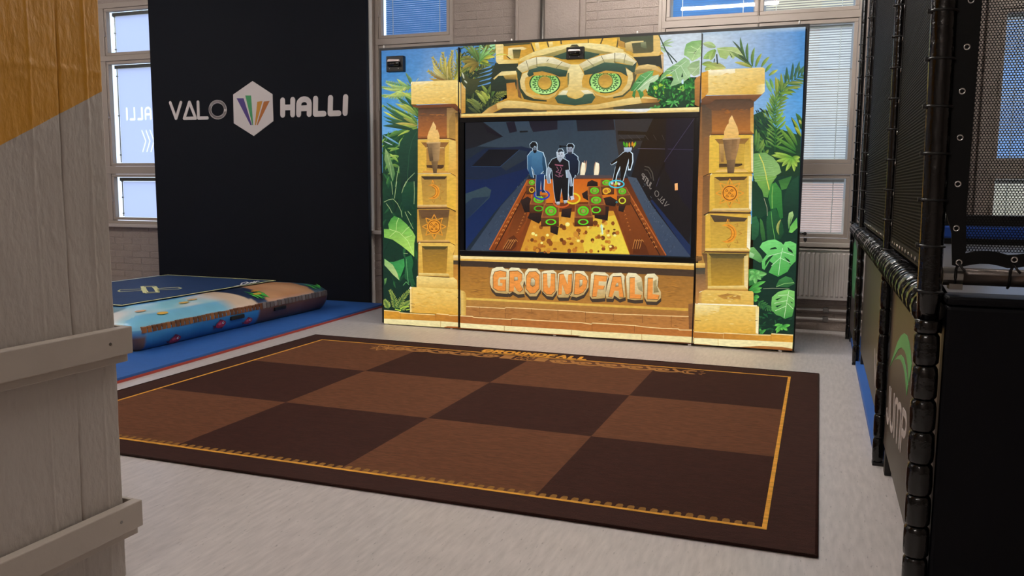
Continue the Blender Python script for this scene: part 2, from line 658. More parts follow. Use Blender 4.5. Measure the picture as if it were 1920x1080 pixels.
# venetian blinds between the panes
def blind(label, bx0, bx1, z0, z1, tilt, drop=1.0, mat=None, group=None):
    t = thing('venetian_blind', label, 'blind', ((bx0 + bx1) / 2, 7.735, z1), group)
    g = MB()
    g.box(bx0 + 0.012, bx1 - 0.012, 7.722, 7.75, z1 - 0.03, z1 - 0.004)
    g.build('head_rail', M_rail, t)
    g = MB()
    zb = z1 - (z1 - z0) * drop
    z = zb + 0.012
    ca, sa = math.cos(tilt) * 0.0125, math.sin(tilt) * 0.0125
    while z < z1 - 0.035:
        g.poly([(bx0 + .015, 7.735 - ca, z - sa), (bx1 - .015, 7.735 - ca, z - sa), (bx1 - .015, 7.735 + ca, z + sa), (bx0 + .015, 7.735 + ca, z + sa)])
        z += 0.0205
    g.build('slats', mat or M_slat, t, kind='stuff')
    for xx in (bx0 + 0.10, bx1 - 0.10):
        g = MB()
        g.box(xx - .003, xx + .003, 7.7195, 7.7215, zb + 0.004, z1 - 0.02)
        g.build('ladder_tape', M_rail, t)
    g = MB()
    g.box(bx0 + 0.015, bx1 - 0.015, 7.722, 7.748, zb, zb + 0.010)
    g.build('bottom_rail', M_rail, t)
    return t


M_slatb = sheet_mat('blue_blind_slat', '#5f95cf', 0.30)  # blue of the sky light painted into the slats
T_CL = math.radians(62)
T_UP, T_DN = math.radians(38), math.radians(-38)
blind('closed bluish blind in the small upper light above the left end of the game wall', -4.23, -3.51, *ROWS[2], T_CL, mat=M_slatb)
blind('bluish blind in the upper light above the right part of the game wall', -1.33, -0.605, *ROWS[2], T_CL, mat=M_slatb)
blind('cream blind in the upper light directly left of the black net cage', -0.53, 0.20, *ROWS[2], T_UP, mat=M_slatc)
blind('tall white blind between the game wall and the net cage', -0.53, 0.20, *ROWS[1], T_UP)
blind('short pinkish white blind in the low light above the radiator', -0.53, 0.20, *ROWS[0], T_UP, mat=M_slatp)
blind('tall blue blind seen through the front net of the cage', 1.31, 2.035, *ROWS[1], T_UP, mat=sheet_mat('pale_blue_blind_slat', '#b4d4fa', 0.6))  # pale sky light put into this slat colour
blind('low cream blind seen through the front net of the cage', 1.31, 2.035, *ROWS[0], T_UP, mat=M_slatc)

# building added across the street to darken the gaps between the slats
g = MB()
g.box(-9.5, 16, 24.0, 24.6, -4.0, 7.5)
opp = struct(g.build('wall_opposite', pm('street_brick', '#8d7f70', 0.8, noise=0.15, nscale=3)))
for i in range(9):
    for jz in (-2.4, 1.0, 4.4):
        g = MB()
        g.box(-8.0 + i * 2.6, -6.6 + i * 2.6, 23.97, 24.1, jz, jz + 1.9)
        g.build('facade_pane', M_steel, opp)

# masonry pilaster, conduit and pipes on the back wall
b = MB()
b.box(-2.74, -2.15, YB - 0.07, YB + 0.02, 0, ZC)
b.box(-2.15, -2.10, YB - 0.03, YB + 0.02, 0, ZC)
b.box(-2.762, -2.735, YB - 0.09, YB - 0.02, 0, ZC)
struct(b.build('trim_1', M_wall, bevel=0.004))
b = MB()
b.box(-1.43, -1.40, YB - 0.02, YB + 0.02, 0.72, ZC)
struct(b.build('trim_2', M_frame, bevel=0.003))
b = MB()
b.box(-4.47, -4.335, YB - 0.05, YB + 0.02, 0, ZC)
struct(b.build('trim_3', M_white, bevel=0.004))
b = MB()
b.box(1.17, 1.24, YB - 0.05, YB + 0.02, 0, ZC)
struct(b.build('trim_4', M_wall, bevel=0.004))
b = MB()
b.tube([(-2.49, YB - 0.10, 0.0), (-2.49, YB - 0.10, ZC)], 0.022, 14)
c_ = tag(b.build('conduit', M_steel, smooth=True), 'steel conduit pipe running up the masonry pilaster behind the game wall', 'pipe')
for zz in (0.6, 1.8, 3.0):
    b = MB()
    b.box(-2.525, -2.455, YB - 0.125, YB - 0.068, zz, zz + 0.02)
    b.build('clamp', M_steel, c_)
for i, xx in enumerate((1.095, 1.135)):  # white tube is added in place of a bright lit edge
    b = MB()
    b.tube([(xx, YB - 0.06, 0.0), (xx, YB - 0.06, ZC)], 0.014, 12)
    p = b.build('riser_pipe', M_white if i == 0 else M_wall, smooth=True)
    tag(p, ['white riser pipe on the wall behind the net, left one of two', 'dull beige riser pipe right beside the white one behind the net'][i], 'pipe')

# radiator under the right-hand window with its pipes
t = thing('radiator', 'white ribbed panel radiator under the window right of the game wall', 'radiator', (0.03, 7.58, 0.28))
g = MB()
g.box(-0.42, 0.86, 7.565, 7.575, 0.28, 0.705)
for k in range(32):
    xx = -0.40 + k * 0.04
    g.hexa([(xx, 7.566, 0.30), (xx + .026, 7.566, 0.30), (xx + .026, 7.566, 0.685), (xx, 7.566, 0.685)],
           [(xx + .006, 7.555, 0.315), (xx + .02, 7.555, 0.315), (xx + .02, 7.555, 0.67), (xx + .006, 7.555, 0.67)])
g.build('front_panel', M_grey, t)
g = MB()
g.box(-0.42, 0.86, 7.575, 7.645, 0.29, 0.70)
g.build('convector', M_grey, t)
g = MB()
g.box(-0.425, 0.865, 7.553, 7.646, 0.70, 0.712)
g.build('top_grille', M_grey, t, bevel=0.003)
for zz, lab in ((0.185, 'upper thin heating pipe running along the wall under the radiator'), (0.105, 'lower thin heating pipe running along the wall near the floor')):
    g = MB()
    g.tube([(-1.2, 7.615, zz), (3.6, 7.615, zz)], 0.011, 10)
    p = tag(g.build('heating_pipe', M_grey, smooth=True), lab, 'pipe')
    g = MB()
    g.box(0.07, 0.115, 7.60, YB, zz - 0.02, zz + 0.02)
    g.build('pipe_bracket', M_steel, p, bevel=0.004)

# ceiling lamps: the lights of the hall, two of them added to brighten walls (the one over the rug is mirrored in a window)
M_tube = bpy.data.materials.new('lamp_tube')
M_tube.use_nodes = True
bb = M_tube.node_tree.nodes['Principled BSDF']
bb.inputs['Emission Color'].default_value = (1.0, 0.94, 0.885, 1)
bb.inputs['Emission Strength'].default_value = LAMP_POWER
for i, (lx_, ly_, where) in enumerate([(-1.2, 4.2, 'over the rug'), (-5.2, 2.6, 'over the near edge of the floor mat'), (2.4, 4.6, 'over the net cage'),
                                       (-7.6, 4.4, 'in the left corner of the hall'), (-1.2, 6.2, 'over the game wall'), (-1.2, -1.8, 'behind the camera')]):
    t = thing('ceiling_lamp', 'long white tube lamp on the ceiling ' + where, 'lamp', (lx_, ly_, 3.52))
    g = MB()
    g.box(lx_ - 0.65, lx_ + 0.65, ly_ - 0.05, ly_ + 0.05, 3.56, 3.62)
    g.box(lx_ - 0.5, lx_ - 0.48, ly_ - 0.01, ly_ + 0.01, 3.62, ZC)
    g.box(lx_ + 0.48, lx_ + 0.5, ly_ - 0.01, ly_ + 0.01, 3.62, ZC)
    g.build('housing', M_white, t)
    g = MB()
    g.tube([(lx_ - 0.6, ly_, 3.53), (lx_ + 0.6, ly_, 3.53)], 0.02, 10)
    g.build('tube', M_tube, t, smooth=True)

# ------------------------------------------------------------------ concrete pillar with two bumper rails
PX, PY0, PY1 = -1.97, 1.12, 1.91
M_pil = bpy.data.materials.new('painted_concrete')
M_pil.use_nodes = True
nt = M_pil.node_tree
bb = nt.nodes['Principled BSDF']
bb.inputs['Roughness'].default_value = 0.5
ge = nt.nodes.new('ShaderNodeTexCoord')
sp = nt.nodes.new('ShaderNodeSeparateXYZ')
nt.links.new(ge.outputs['Object'], sp.inputs[0])
# the yellow field starts above a slanting line: z > 1.301 + 0.515 (y - 1.571)
m1 = nt.nodes.new('ShaderNodeMath')
m1.operation = 'MULTIPLY_ADD'
m1.inputs[1].default_value = -0.515
nt.links.new(sp.outputs['Y'], m1.inputs[0])
nt.links.new(sp.outputs['Z'], m1.inputs[2])
m2 = nt.nodes.new('ShaderNodeMath')
m2.operation = 'GREATER_THAN'
m2.inputs[1].default_value = 1.301 - 0.515 * 1.571
nt.links.new(m1.outputs[0], m2.inputs[0])
mx = nt.nodes.new('ShaderNodeMix')
mx.data_type = 'RGBA'
mx.inputs['A'].default_value = (*lin('#b9b0a8'), 1)
mx.inputs['B'].default_value = (*lin('#d0942f'), 1)
nt.links.new(m2.outputs[0], mx.inputs['Factor'])
nt.links.new(mx.outputs['Result'], bb.inputs['Base Color'])
nz = nt.nodes.new('ShaderNodeTexNoise')
nz.inputs['Scale'].default_value = 70
nz.inputs['Detail'].default_value = 6
mp = nt.nodes.new('ShaderNodeMapping')
mp.inputs['Scale'].default_value = (1, 1, 0.45)
bp = nt.nodes.new('ShaderNodeBump')
bp.inputs['Strength'].default_value = 0.55
bp.inputs['Distance'].default_value = 0.006
nt.links.new(ge.outputs['Object'], mp.inputs[0])
nt.links.new(mp.outputs[0], nz.inputs['Vector'])
nt.links.new(nz.outputs[0], bp.inputs['Height'])
nt.links.new(bp.outputs[0], bb.inputs['Normal'])

pil = thing('pillar', 'square concrete pillar painted yellow above and off-white below, with two rails', 'pillar', (-2.35, 1.5, 0))
g = MB()
ny, nzz = 230, 420
seams = [at(50, 60, x=PX).y, at(106, 60, x=PX).y, at(157, 60, x=PX).y, 1.36, 1.24]
from mathutils import noise as mnoise
for j in range(nzz + 1):
    z = ZC * j / nzz
    for i in range(ny + 1):
        y = PY0 + (PY1 - PY0) * i / ny
        d = 0.0035 * mnoise.noise(Vector((y * 9, z * 2.2, 0))) + 0.0011 * mnoise.noise(Vector((y * 55, z * 22, 3))) + 0.0007 * mnoise.noise(Vector((y * 120, z * 60, 6)))
        for k, s_ in enumerate(seams):
            yy = s_ + 0.006 * mnoise.noise(Vector((z * 1.3, k * 7.1, 1)))
            e = abs(y - yy)
            if e < 0.016:
                s_k = 0.45 + 1.1 * abs(mnoise.noise(Vector((z * 1.7, k * 3.3, 5))))
                if k % 2 == 0:
                    d += 0.0032 * max(0, 1 - e / 0.006) * s_k
                else:
                    d -= 0.0055 * max(0, 1 - e / 0.005) * s_k
                    q_ = mnoise.noise(Vector((z * 2.6, k * 9.1, 2)))
                    if q_ > 0.25:
                        d += 0.006 * (q_ - 0.25) / 0.5 * math.cos(e / 0.016 * math.pi / 2)
        e = abs(z - (1.515 + 0.03 * (y - 1.6)))
        if e < 0.012:
            d += 0.0022 * max(0, 1 - e / 0.010)
        w_ = mnoise.noise(Vector((y * 30, z * 30, 11)))
        if w_ > 0.42:
            d += 0.004 * (w_ - 0.42)
        if i == ny:
            d -= 0.006 + 0.004 * mnoise.noise(Vector((z * 14, 0, 8)))
        g.v.append((PX + d, y - (0.003 * (1 + mnoise.noise(Vector((z * 16, 2, 8)))) if i == ny else 0), z))
for j in range(nzz):
    for i in range(ny):
        a = j * (ny + 1) + i
        g.f.append((a, a + 1, a + ny + 2, a + ny + 1))
g.box(-2.74, PX - 0.008, PY0, PY1 - 0.004, 0, ZC)
g.build('shaft', M_pil, pil, smooth=True)
M_rail = pm('rail_paint', '#b9aea3', 0.4, noise=0.03, nscale=12, bump=0.08, bscale=40)
for (zt, zb, y_end) in ((0.782, 0.700, 1.937), (0.236, 0.153, 1.945)):
    g = MB()
    g.box(PX + 0.006, PX + 0.04, PY0 - 0.05, y_end, zb, zt)
    r_ = g.build('bumper_rail', M_rail, pil, bevel=0.003)
    for yy in (y_end - 0.085, 1.3):
        s = MB()
        s.tube([(PX + 0.038, yy, (zt + zb) / 2), (PX + 0.0408, yy, (zt + zb) / 2)], 0.005, 10)
        s.build('screw', M_steel, r_)
    g = MB()
    g.box(PX + 0.004, PX + 0.022, PY0 - 0.05, y_end - 0.004, zb - 0.026, zb - 0.001)
    g.build('rail_batten', M_rail, pil, bevel=0.002)
    g = MB()
    g.box(-2.78, PX + 0.006, y_end - 0.012, y_end, zb, zt)
    g.build('bumper_rail', M_rail, pil, bevel=0.002)

# ------------------------------------------------------------------ dark board with the logo
YL = 7.50
bx0, bx1 = at(298, 500, y=YL).x, at(691, 400, y=YL).x
t = thing('logo_board', 'tall dark navy board with a white lettered logo in front of the left window', 'board', ((bx0 + bx1) / 2, YL, 0))
M_board = pm('navy_felt', '#0d1018', 0.8, spec=0.2, noise=0.05, nscale=30)
M_logo = pm('white_vinyl_letters', '#d9d0cd', 0.5)
g = MB()
g.box(bx0, bx1, YL, YL + 0.05, 0.0, ZC - 0.02)
g.build('panel', M_board, t, bevel=0.004)


def px_word(mb, word, gap, tl, tr, br, bl, wpx, yplane, depth, mat=None):
    """letters stroked between four pixels of a wall-parallel plane"""
    ls, tw = strokes(word, gap)
    P = [at(*p, y=yplane) for p in (tl, tr, br, bl)]
    H = ((P[0] - P[3]).length + (P[1] - P[2]).length) / 2
    w = wpx
    for l in ls:
        pts = []
        for px, py in l:
            u = px / tw
            q = P[3].lerp(P[2], u).lerp(P[0].lerp(P[1], u), py)
            pts.append((q.x, q.z))
        for poly in ribbon(pts, w):
            mb.prism([(x, yplane + depth, z) for x, z in poly], (0, -depth, 0))


g = MB()
px_word(g, ['V', 'DELTA', 'L', 'O'], 0.16, (319, 192.5), (422, 190), (423, 220.5), (320, 222.5), 0.034, YL - 0.004, 0.005)
g.build('lettering', M_logo, t)
g = MB()
px_word(g, ['H', 'A', 'L', 'L', 'I'], 0.36, (530, 188), (648, 182), (647, 212), (530, 215.5), 0.058, YL - 0.004, 0.005)
g.build('lettering', M_logo, t)
Zl = lambda x, y: at(180 + x / 3.5556, y / 3.5556, y=YL - 0.004)
g = MB()
hexp = [(1043, 540), (1176, 628), (1182, 808), (1052, 907), (918, 822), (914, 630)]
g.prism([Zl(*p) for p in hexp], (0, 0.005, 0))
g.build('hexagon', M_logo, t, bevel=0.002)
for name, c, pts in (('purple_bar', '#46307c', [(938, 655), (984, 655), (1040, 834), (1030, 834)]),
                     ('green_bar', '#3c9a5c', [(996, 637), (1034, 637), (1048, 834), (1043, 834)]),
                     ('yellow_bar', '#c98a1e', [(1076, 678), (1110, 674), (1066, 834), (1060, 834)]),
                     ('orange_bar', '#b4661c', [(1120, 677), (1158, 673), (1078, 834), (1072, 834)])):
    g = MB()
    g.prism([Zl(*p) - Vector((0, 0.002, 0)) for p in pts], (0, 0.003, 0))
    g.build(name, pm(name, c, 0.5), t)

# ------------------------------------------------------------------ netted trampoline cage on the right
cage = thing('trampoline_cage', 'black netted trampoline cage with padded posts and dark printed side panels', 'trampoline', (0.3, 4.8, 0))
M_pad = pm('padded_vinyl', '#030308', 0.5, spec=0.15, bump=0.1, bscale=12)
M_panel = pm('cage_panel', '#4a423b', 0.42, spec=0.5, noise=0.05, nscale=20)
M_net = pm('net_cord', '#040404', 0.6, spec=0.2)
M_hem = pm('net_hem', '#050506', 0.65, spec=0.2)
M_foam = pm('foam_sleeve_vinyl', '#030303', 0.16, spec=0.55, bump=0.35, bscale=30)
M_bed = pm('jump_bed', '#77797c', 0.28, spec=0.6, noise=0.08, nscale=30, stretch=(0.05, 1, 1))
M_blue = pm('blue_pad', '#2455b8', 0.4)
M_bluefoam = pm('blue_foam', '#2c62b4', 0.55)
M_green = pm('green_print', '#5bb468', 0.5)
M_lett = pm('white_print', '#cfc4c0', 0.5)

near_c = (at(1721, 560, y=2.3).x + at(1769, 560, y=2.3).x) / 2
POSTS = [(near_c, 2.3, 0.0285, 0.012), (0.290, 3.92, 0.0225, 0.008), (0.283, 6.2, 0.022, 0.006), (0.268, 7.29, 0.022, 0.004)]
RIM = 0.905


def sleeve(c0, c1, r, n=12, pinch=0.80, segs=6):
    """one tied foam sleeve between two points: a barrel pinched at both ends"""
    c0, c1 = Vector(c0), Vector(c1)
    prof = [(0.0, pinch * 0.9), (0.03, pinch), (0.10, 0.97), (0.3, 1.0), (0.7, 1.0), (0.9, 0.97), (0.97, pinch), (1.0, pinch * 0.9)]
    q = MB()
    q.tube([c0.lerp(c1, a) for a, _ in prof], [r * k * (1 + RND.uniform(-.02, .02)) for _, k in prof], n)
    return q


for i, (px_, py_, r_, lean) in enumerate(POSTS):
    lx_ = lambda z: px_ - lean * (z - 0.6)
    g = MB()
    g.tube([(lx_(0), py_, 0.0), (lx_(3.2), py_, 3.2)], r_ * 0.72, 14)
    post = g.build('post', M_black, cage, smooth=True)
    step = 0.082 if i == 0 else 0.115
    z = 0.012
    while z < RIM - 0.02:
        z1 = min(z + step * RND.uniform(0.92, 1.08), RIM - 0.02)
        if z1 - z > 0.03:
            sleeve((lx_(z), py_, z), (lx_(z1), py_, z1), r_ * 1.08, 14, 0.86).build('foam_sleeve', M_foam, post, smooth=True)
        z = z1
    step = 0.113 if i == 0 else 0.127
    sleeve((lx_(RIM - .02), py_, RIM - .02), (lx_(3.2), py_, 3.2), r_, 16, 0.97).build('upper_sleeve', M_foam, post, smooth=True)
    z = RIM + 0.05
    while z < 2.4:
        q = MB()
        q.ring((lx_(z), py_, z), (0.04, 0, 1), r_ * 1.03, 0.0032, 18, 5)
        q.box(lx_(z) - r_ - .008, lx_(z) - r_ + .004, py_ - .006, py_ + .006, z - .004, z + .006)
        q.build('cable_tie', M_black, post, smooth=True)
        z += step
    q = MB()
    q.box(lx_(0) - r_, lx_(0) + r_ * 1.2, py_ - r_, py_ + r_, 0.0, 0.014)
    q.build('foot_plate', M_black, post)

# padded rim: pleated sleeves tied along the rail between the posts
g = MB()
g.tube([(0.285, 2.3, RIM), (0.285, 7.29, RIM)], 0.024, 12)
rim = g.build('rim_rail', M_steel, cage, smooth=True)
for (ya, yb) in ((2.335, 3.89), (3.95, 6.17), (6.23, 7.26)):
    n = int(round((yb - ya) / 0.12))
    for k in range(n):
        y0 = ya + (yb - ya) * k / n
        y1 = ya + (yb - ya) * (k + 1) / n
        sleeve((0.285, y0, RIM + RND.uniform(-.003, .003)), (0.285, y1, RIM + RND.uniform(-.003, .003)), 0.050, 16, 0.72).build('foam_sleeve', M_foam, rim, smooth=True)
    for k in range(2 * n):                                   # cord laced over the sleeves up to the net
        y0 = ya + (yb - ya) * (k + 0.25) / (2 * n)
        q = MB()
        pts = []
        for a in range(9):
            w = math.radians(-70 + 200 * a / 8)
            pts.append((0.285 - 0.049 * math.cos(w), y0 + 0.018 * a / 8, RIM + 0.049 * math.sin(w)))
        pts.append((0.287, y0 + 0.025, RIM + 0.085))
        q.tube(pts, 0.0028, 5)
        q.build('lacing_cord', M_net, rim, smooth=True)

# side panels with print
PXP = 0.312
panels = []
for (ya, yb, PXP) in ((2.34, 3.90, 0.312), (3.945, 6.175, 0.312), (6.225, 7.27, 0.276)):
    g = MB()
    g.box(PXP, PXP + 0.03, ya, yb, 0.10, 0.845)
    p = g.build('side_panel', M_panel, cage, bevel=0.008)
    panels.append(p)
    q = MB()
    q.box(PXP - 0.012, PXP + 0.02, ya, yb, 0.842, 0.868)
    q.build('top_edging', M_foam, p, bevel=0.006)
    for yy in (yb - 0.1, ya + 0.1):
        q = MB()
        q.box(PXP + 0.0, PXP + 0.028, yy - .03, yy + .03, 0.0, 0.10)
        q.build('panel_foot', M_black, p, bevel=0.004)


PXP = 0.312


def panel_print(pts, mat, parent, name, lift=0.0015, x=None):
    q = MB()
    vs = [at(*p, x=(x or PXP) - lift) for p in pts]
    q.prism(vs, (0.0012, 0, 0))
    return q.build(name, mat, parent)


Zs = lambda x, y: (1600 + x / 3.6, 600 + y / 3.6)
panel_print([Zs(*p) for p in [(248, 310), (262, 262), (275, 220), (300, 145), (322, 104), (342, 90), (360, 104), (375, 150), (385, 215), (392, 300), (385, 360), (374, 422),
                              (369, 350), (366, 300), (356, 240), (346, 208), (325, 186), (305, 196), (285, 230), (268, 268)]], M_green, panels[0], 'green_arc')
panel_print([Zs(*p) for p in [(280, 270), (300, 245), (320, 234), (338, 256), (350, 310), (360, 370), (367, 440), (358, 508), (354, 440), (346, 360), (335, 305), (318, 268), (300, 264)]],
            M_green, panels[0], 'green_arc')
panel_print([(1613.8, 494), (1616.5, 512), (1616.5, 535), (1614, 570), (1608, 614), (1604, 628), (1604, 560), (1606, 520)], M_green, panels[1], 'green_arc')
panel_print([(1598.5, 470), (1600, 459), (1604, 450), (1606, 470), (1604.5, 520), (1601, 560), (1597.5, 552), (1597.5, 510)], M_green, panels[2], 'green_arc', x=0.276)


def panel_word(word, gap, tl, tr, br, bl, w, parent):
    ls, tw = strokes(word, gap)
    P = [at(*p, x=PXP - 0.0015) for p in (tl, tr, br, bl)]
    q = MB()
    for l in ls:
        pts = []
        for px, py in l:
            u = px / tw
            a = P[3].lerp(P[2], u).lerp(P[0].lerp(P[1], u), py)
            pts.append((a.y, a.z))
        for poly in ribbon(pts, w):
            q.prism([(PXP + 0.0002, y, z) for y, z in poly], (-0.0014, 0, 0))
    return q.build('lettering', M_lett, parent)


panel_word(['J', 'U', 'M', 'P'], 0.2, (1663.5, 722), (1700, 783), (1694, 856), (1662, 786), 0.026, panels[0])
panel_word(['V', 'DELTA', 'L', 'O'], 0.18, (1640, 655), (1661, 714), (1658.5, 782), (1638.5, 716), 0.014, panels[1])

# blue foam showing under the panels
g = MB()
g.box(0.285, 0.80, 3.98, 6.15, 0, 0.035)
g.build('foam_edge', M_bluefoam, cage, bevel=0.004)
g = MB()
g.box(0.285, 0.80, 6.26, 7.25, 0, 0.035)
g.build('foam_edge', M_bluefoam, cage, bevel=0.004)


# nets: honeycomb of flat cords as one mesh each
def honeycomb(u0, u1, v0, v1, cell, cord, fn, thick):
    """hexagon mesh with open cells; fn maps (u, v, depth) to a point"""
    s = cell / math.sqrt(3)
    V, F = [], []

    def seg(ax, ay, bx, by):
        for x, y in ((ax, ay), (bx, by)):
            if not (u0 <= x <= u1 and v0 <= y <= v1):
                return
        dx, dy = bx - ax, by - ay
        L = math.hypot(dx, dy)
        nx, ny = -dy / L * cord / 2, dx / L * cord / 2
        n = len(V)
        for d in (0, thick):
            V.extend([fn(ax + nx, ay + ny, d), fn(ax - nx, ay - ny, d), fn(bx - nx, by - ny, d), fn(bx + nx, by + ny, d)])
        F.extend([(n, n + 1, n + 2, n + 3), (n + 4, n + 7, n + 6, n + 5), (n, n + 3, n + 7, n + 4), (n + 1, n + 5, n + 6, n + 2)])
    rows = int((v1 - v0) / (1.5 * s)) + 2
    cols = int((u1 - u0) / cell) + 2
    for j in range(rows):
        for i in range(cols):
            cx = u0 + i * cell + (cell / 2 if j % 2 else 0)
            cy = v0 + j * 1.5 * s
            p = [(cx + s * math.sin(math.radians(60 * k)), cy + s * math.cos(math.radians(60 * k))) for k in range(6)]
            seg(*p[0], *p[1])
            seg(*p[1], *p[2])
            seg(*p[2], *p[3])
    q = MB()
    q.v, q.f = V, F
    return q


NETX = 0.292
for k, (ya, yb) in enumerate(((2.36, 3.88), (3.97, 6.16), (6.24, 7.25))):
    cell = 0.0125 if k == 0 else 0.017
    q = honeycomb(ya + 0.03, yb - 0.03, RIM + 0.10, 2.96, cell, cell * 0.34, lambda u, v, d: (NETX + d, u, v), 0.0025)
    nt_ = q.build('side_net', M_net, cage, kind='stuff')
    q = MB()
    q.box(NETX - .002, NETX + .003, ya, ya + 0.035, RIM + 0.07, 3.05)
    q.box(NETX - .002, NETX + .003, yb - 0.035, yb, RIM + 0.07, 3.05)
    q.box(NETX - .002, NETX + .003, ya + .035, yb - .035, RIM + 0.07, RIM + 0.105)
    q.box(NETX - .002, NETX + .003, ya + .035, yb - .035, 2.94, 3.05)
    q.build('net_hem', M_hem, nt_)
    z = RIM + 0.16
    while z < 2.2:
        for yy in (ya + 0.018, yb - 0.018):
            q = MB()
            q.ring((NETX - .003, yy, z), (1, 0, 0), 0.007, 0.0022, 12, 5)
            q.build('eyelet', M_chrome, nt_, smooth=True)
        z += 0.127
    n = int((yb - ya) / 0.11)
    for a in range(n):
        q = MB()
        q.ring((NETX - .003, ya + 0.08 + a * 0.11, RIM + 0.088), (1, 0, 0), 0.006, 0.002, 12, 5)
        q.build('eyelet', M_chrome, nt_, smooth=True)

# front of the cage: tube, net with hem, padded board, bed behind
YN = 2.30
xh0 = at(1790, 500, y=YN).x
q = honeycomb(xh0 + 0.016, 1.7, 1.055, 2.12, 0.0068, 0.0017, lambda u, v, d: (u, YN + d, v), 0.0012)
fnet = q.build('front_net', M_net, cage, kind='stuff')
q = MB()
q.prism([(xh0 - 0.006, YN - .003, 1.022), (xh0 + 0.013, YN - .003, 1.018), (xh0 + 0.022, YN - .003, 1.058), (xh0 + 0.017, YN - .003, 1.15), (xh0 + 0.02, YN - .003, 2.3), (near_c + 0.012, YN - .003, 2.3), (near_c + 0.018, YN - .003, 1.16), (xh0 - 0.012, YN - .003, 1.10)], (0, .006, 0))
pts = [(xh0 + 0.013 + 0.02 * k, YN - .003, 1.018 + 0.010 * math.sin(math.pi * min(k / 5.2, 1)) if k < 6 else 1.022 + 0.004 * math.sin(k)) for k in range(70)]
pts2 = [(p[0], YN - .003, p[2] + 0.032) for p in pts]
for k in range(69):
    q.hexa([pts[k], pts[k + 1], pts2[k + 1], pts2[k]], [(p[0], YN + .003, p[2]) for p in (pts[k], pts[k + 1], pts2[k + 1], pts2[k])])
q.box(xh0, 1.72, YN - .003, YN + .003, 2.1, 2.3)
q.build('net_hem', M_hem, fnet)
eyes = [at(*p, y=YN - 0.004) for p in [(1813, 88), (1804, 171), (1800, 258), (1796, 345), (1793, 428), (1798, 492), (1902, 487)]]
for k in range(1, 7):
    eyes.append(Vector((eyes[0].x + 0.002 * k, YN - 0.004, eyes[0].z + 0.108 * k)))
    eyes.append(Vector((eyes[6].x + 0.118 * k, YN - 0.004, eyes[6].z)))
for e in eyes:
    q = MB()
    q.ring(e, (0, 1, 0), 0.0062, 0.0022, 18, 6)
    q.build('eyelet', M_chrome, fnet, smooth=True)
zt = at(1850, 520, y=2.35).z
g = MB()
g.tube([(0.30, 2.35, zt), (2.5, 2.35, zt)], 0.0215, 18)
tube = g.build('steel_tube', pm('raw_steel', '#857a74', 0.32, metal=0.9, noise=0.2, nscale=30, stretch=(0.1, 1, 1)), cage, smooth=True)
q = MB()
q.tube([(0.30, 2.35, zt), (0.345, 2.35, zt)], 0.0235, 18)
q.box(0.315, 0.345, 2.33, 2.37, zt - 0.032, zt - 0.018)
q.build('clamp', M_steel, tube, smooth=False)
for xx in (eyes[5].x, eyes[6].x):
    q = MB()
    ps = []
    for a in range(14):
        w = math.radians(-100 + 290 * a / 13)
        ps.append((xx - 0.002 + 0.0006 * a, 2.35 - 0.0245 * math.cos(w), zt + 0.0245 * math.sin(w)))
    q.tube([(xx, YN - .005, 1.028)] + [(xx - 0.001, 2.325, zt + 0.02), (xx - .001, 2.326, zt), (xx, 2.335, zt - .018), (xx, 2.35, zt - .0245)], 0.0036, 6)
    q.tube([(xx, YN - .006, 1.028), (xx + 0.006, YN - .008, 1.018), (xx + 0.014, YN - .008, 1.008)], 0.003, 6)
    q.build('net_strap', M_black, fnet, smooth=True)
g = MB()
g.box(0.306, 2.6, 2.285, 2.345, 0.0, 0.922)
fp = g.build('front_panel', M_pad, cage, bevel=0.01)
g = MB()
g.box(0.306, 2.6, 2.283, 2.40, 0.924, 0.945)
g.build('top_edging', M_pad, fp, bevel=0.006)
g = MB()
g.box(0.345, 3.6, 2.42, 5.2, 0.880, 0.915)
g.build('jump_bed', M_bed, cage)
g = MB()
g.box(0.345, 3.6, 5.2, 5.26, 0.88, 0.945)
g.box(0.345, 3.6, 5.2, 5.26, 1.018, 1.075)
g.build('far_frame', M_black, cage)
g = MB()
g.box(0.345, 3.6, 5.19, 5.27, 0.948, 1.016)
g.build('blue_pad', M_blue, cage, bevel=0.01)
for (xx, yy) in ((1.0, 2.8), (1.0, 4.8), (3.3, 2.8), (3.3, 4.8)):
    g = MB()
    g.tube([(xx, yy, 0), (xx, yy, 0.88)], 0.03, 10)
    g.build('leg', M_black, cage, smooth=True)

# ------------------------------------------------------------------ rug
def alb(h, k=1.9):
    c = lin(h)
    return tuple(min(0.9, x * k) for x in c)


RX0, RX1, RY0, RY1 = -3.814, 0.045, 2.810, 5.750
M_rug = pm('tufted_rug', (0.1, 0.1, 0.1), 0.9, spec=0.06, noise=0.24, nscale=45, stretch=(0.5, 1.6, 1), bump=0.35, bscale=260, attr=True, detail=8)
_rb = M_rug.node_tree.nodes['Principled BSDF']
_rb.inputs['Sheen Weight'].default_value = 0.10
_rb.inputs['Sheen Roughness'].default_value = 0.45
_rb.inputs['Sheen Tint'].default_value = (1.0, 0.8, 0.7, 1)
rug = thing('rug', 'large dark brown checkered rug with a thin gold border line on the floor', 'rug', ((RX0 + RX1) / 2, (RY0 + RY1) / 2, 0))
C_dark, C_light, C_edge, C_gold, C_dim = (0.040, 0.0125, 0.0095), (0.148, 0.056, 0.027), (0.040, 0.0145, 0.012), alb('#d9923a', 1.5), alb('#8c6430', 1.3)
g = MB()
g.box(RX0, RX1, RY0, RY1, 0.0, 0.009, C_edge)
g.build('base', M_rug, rug, bevel=0.004)
g = MB()
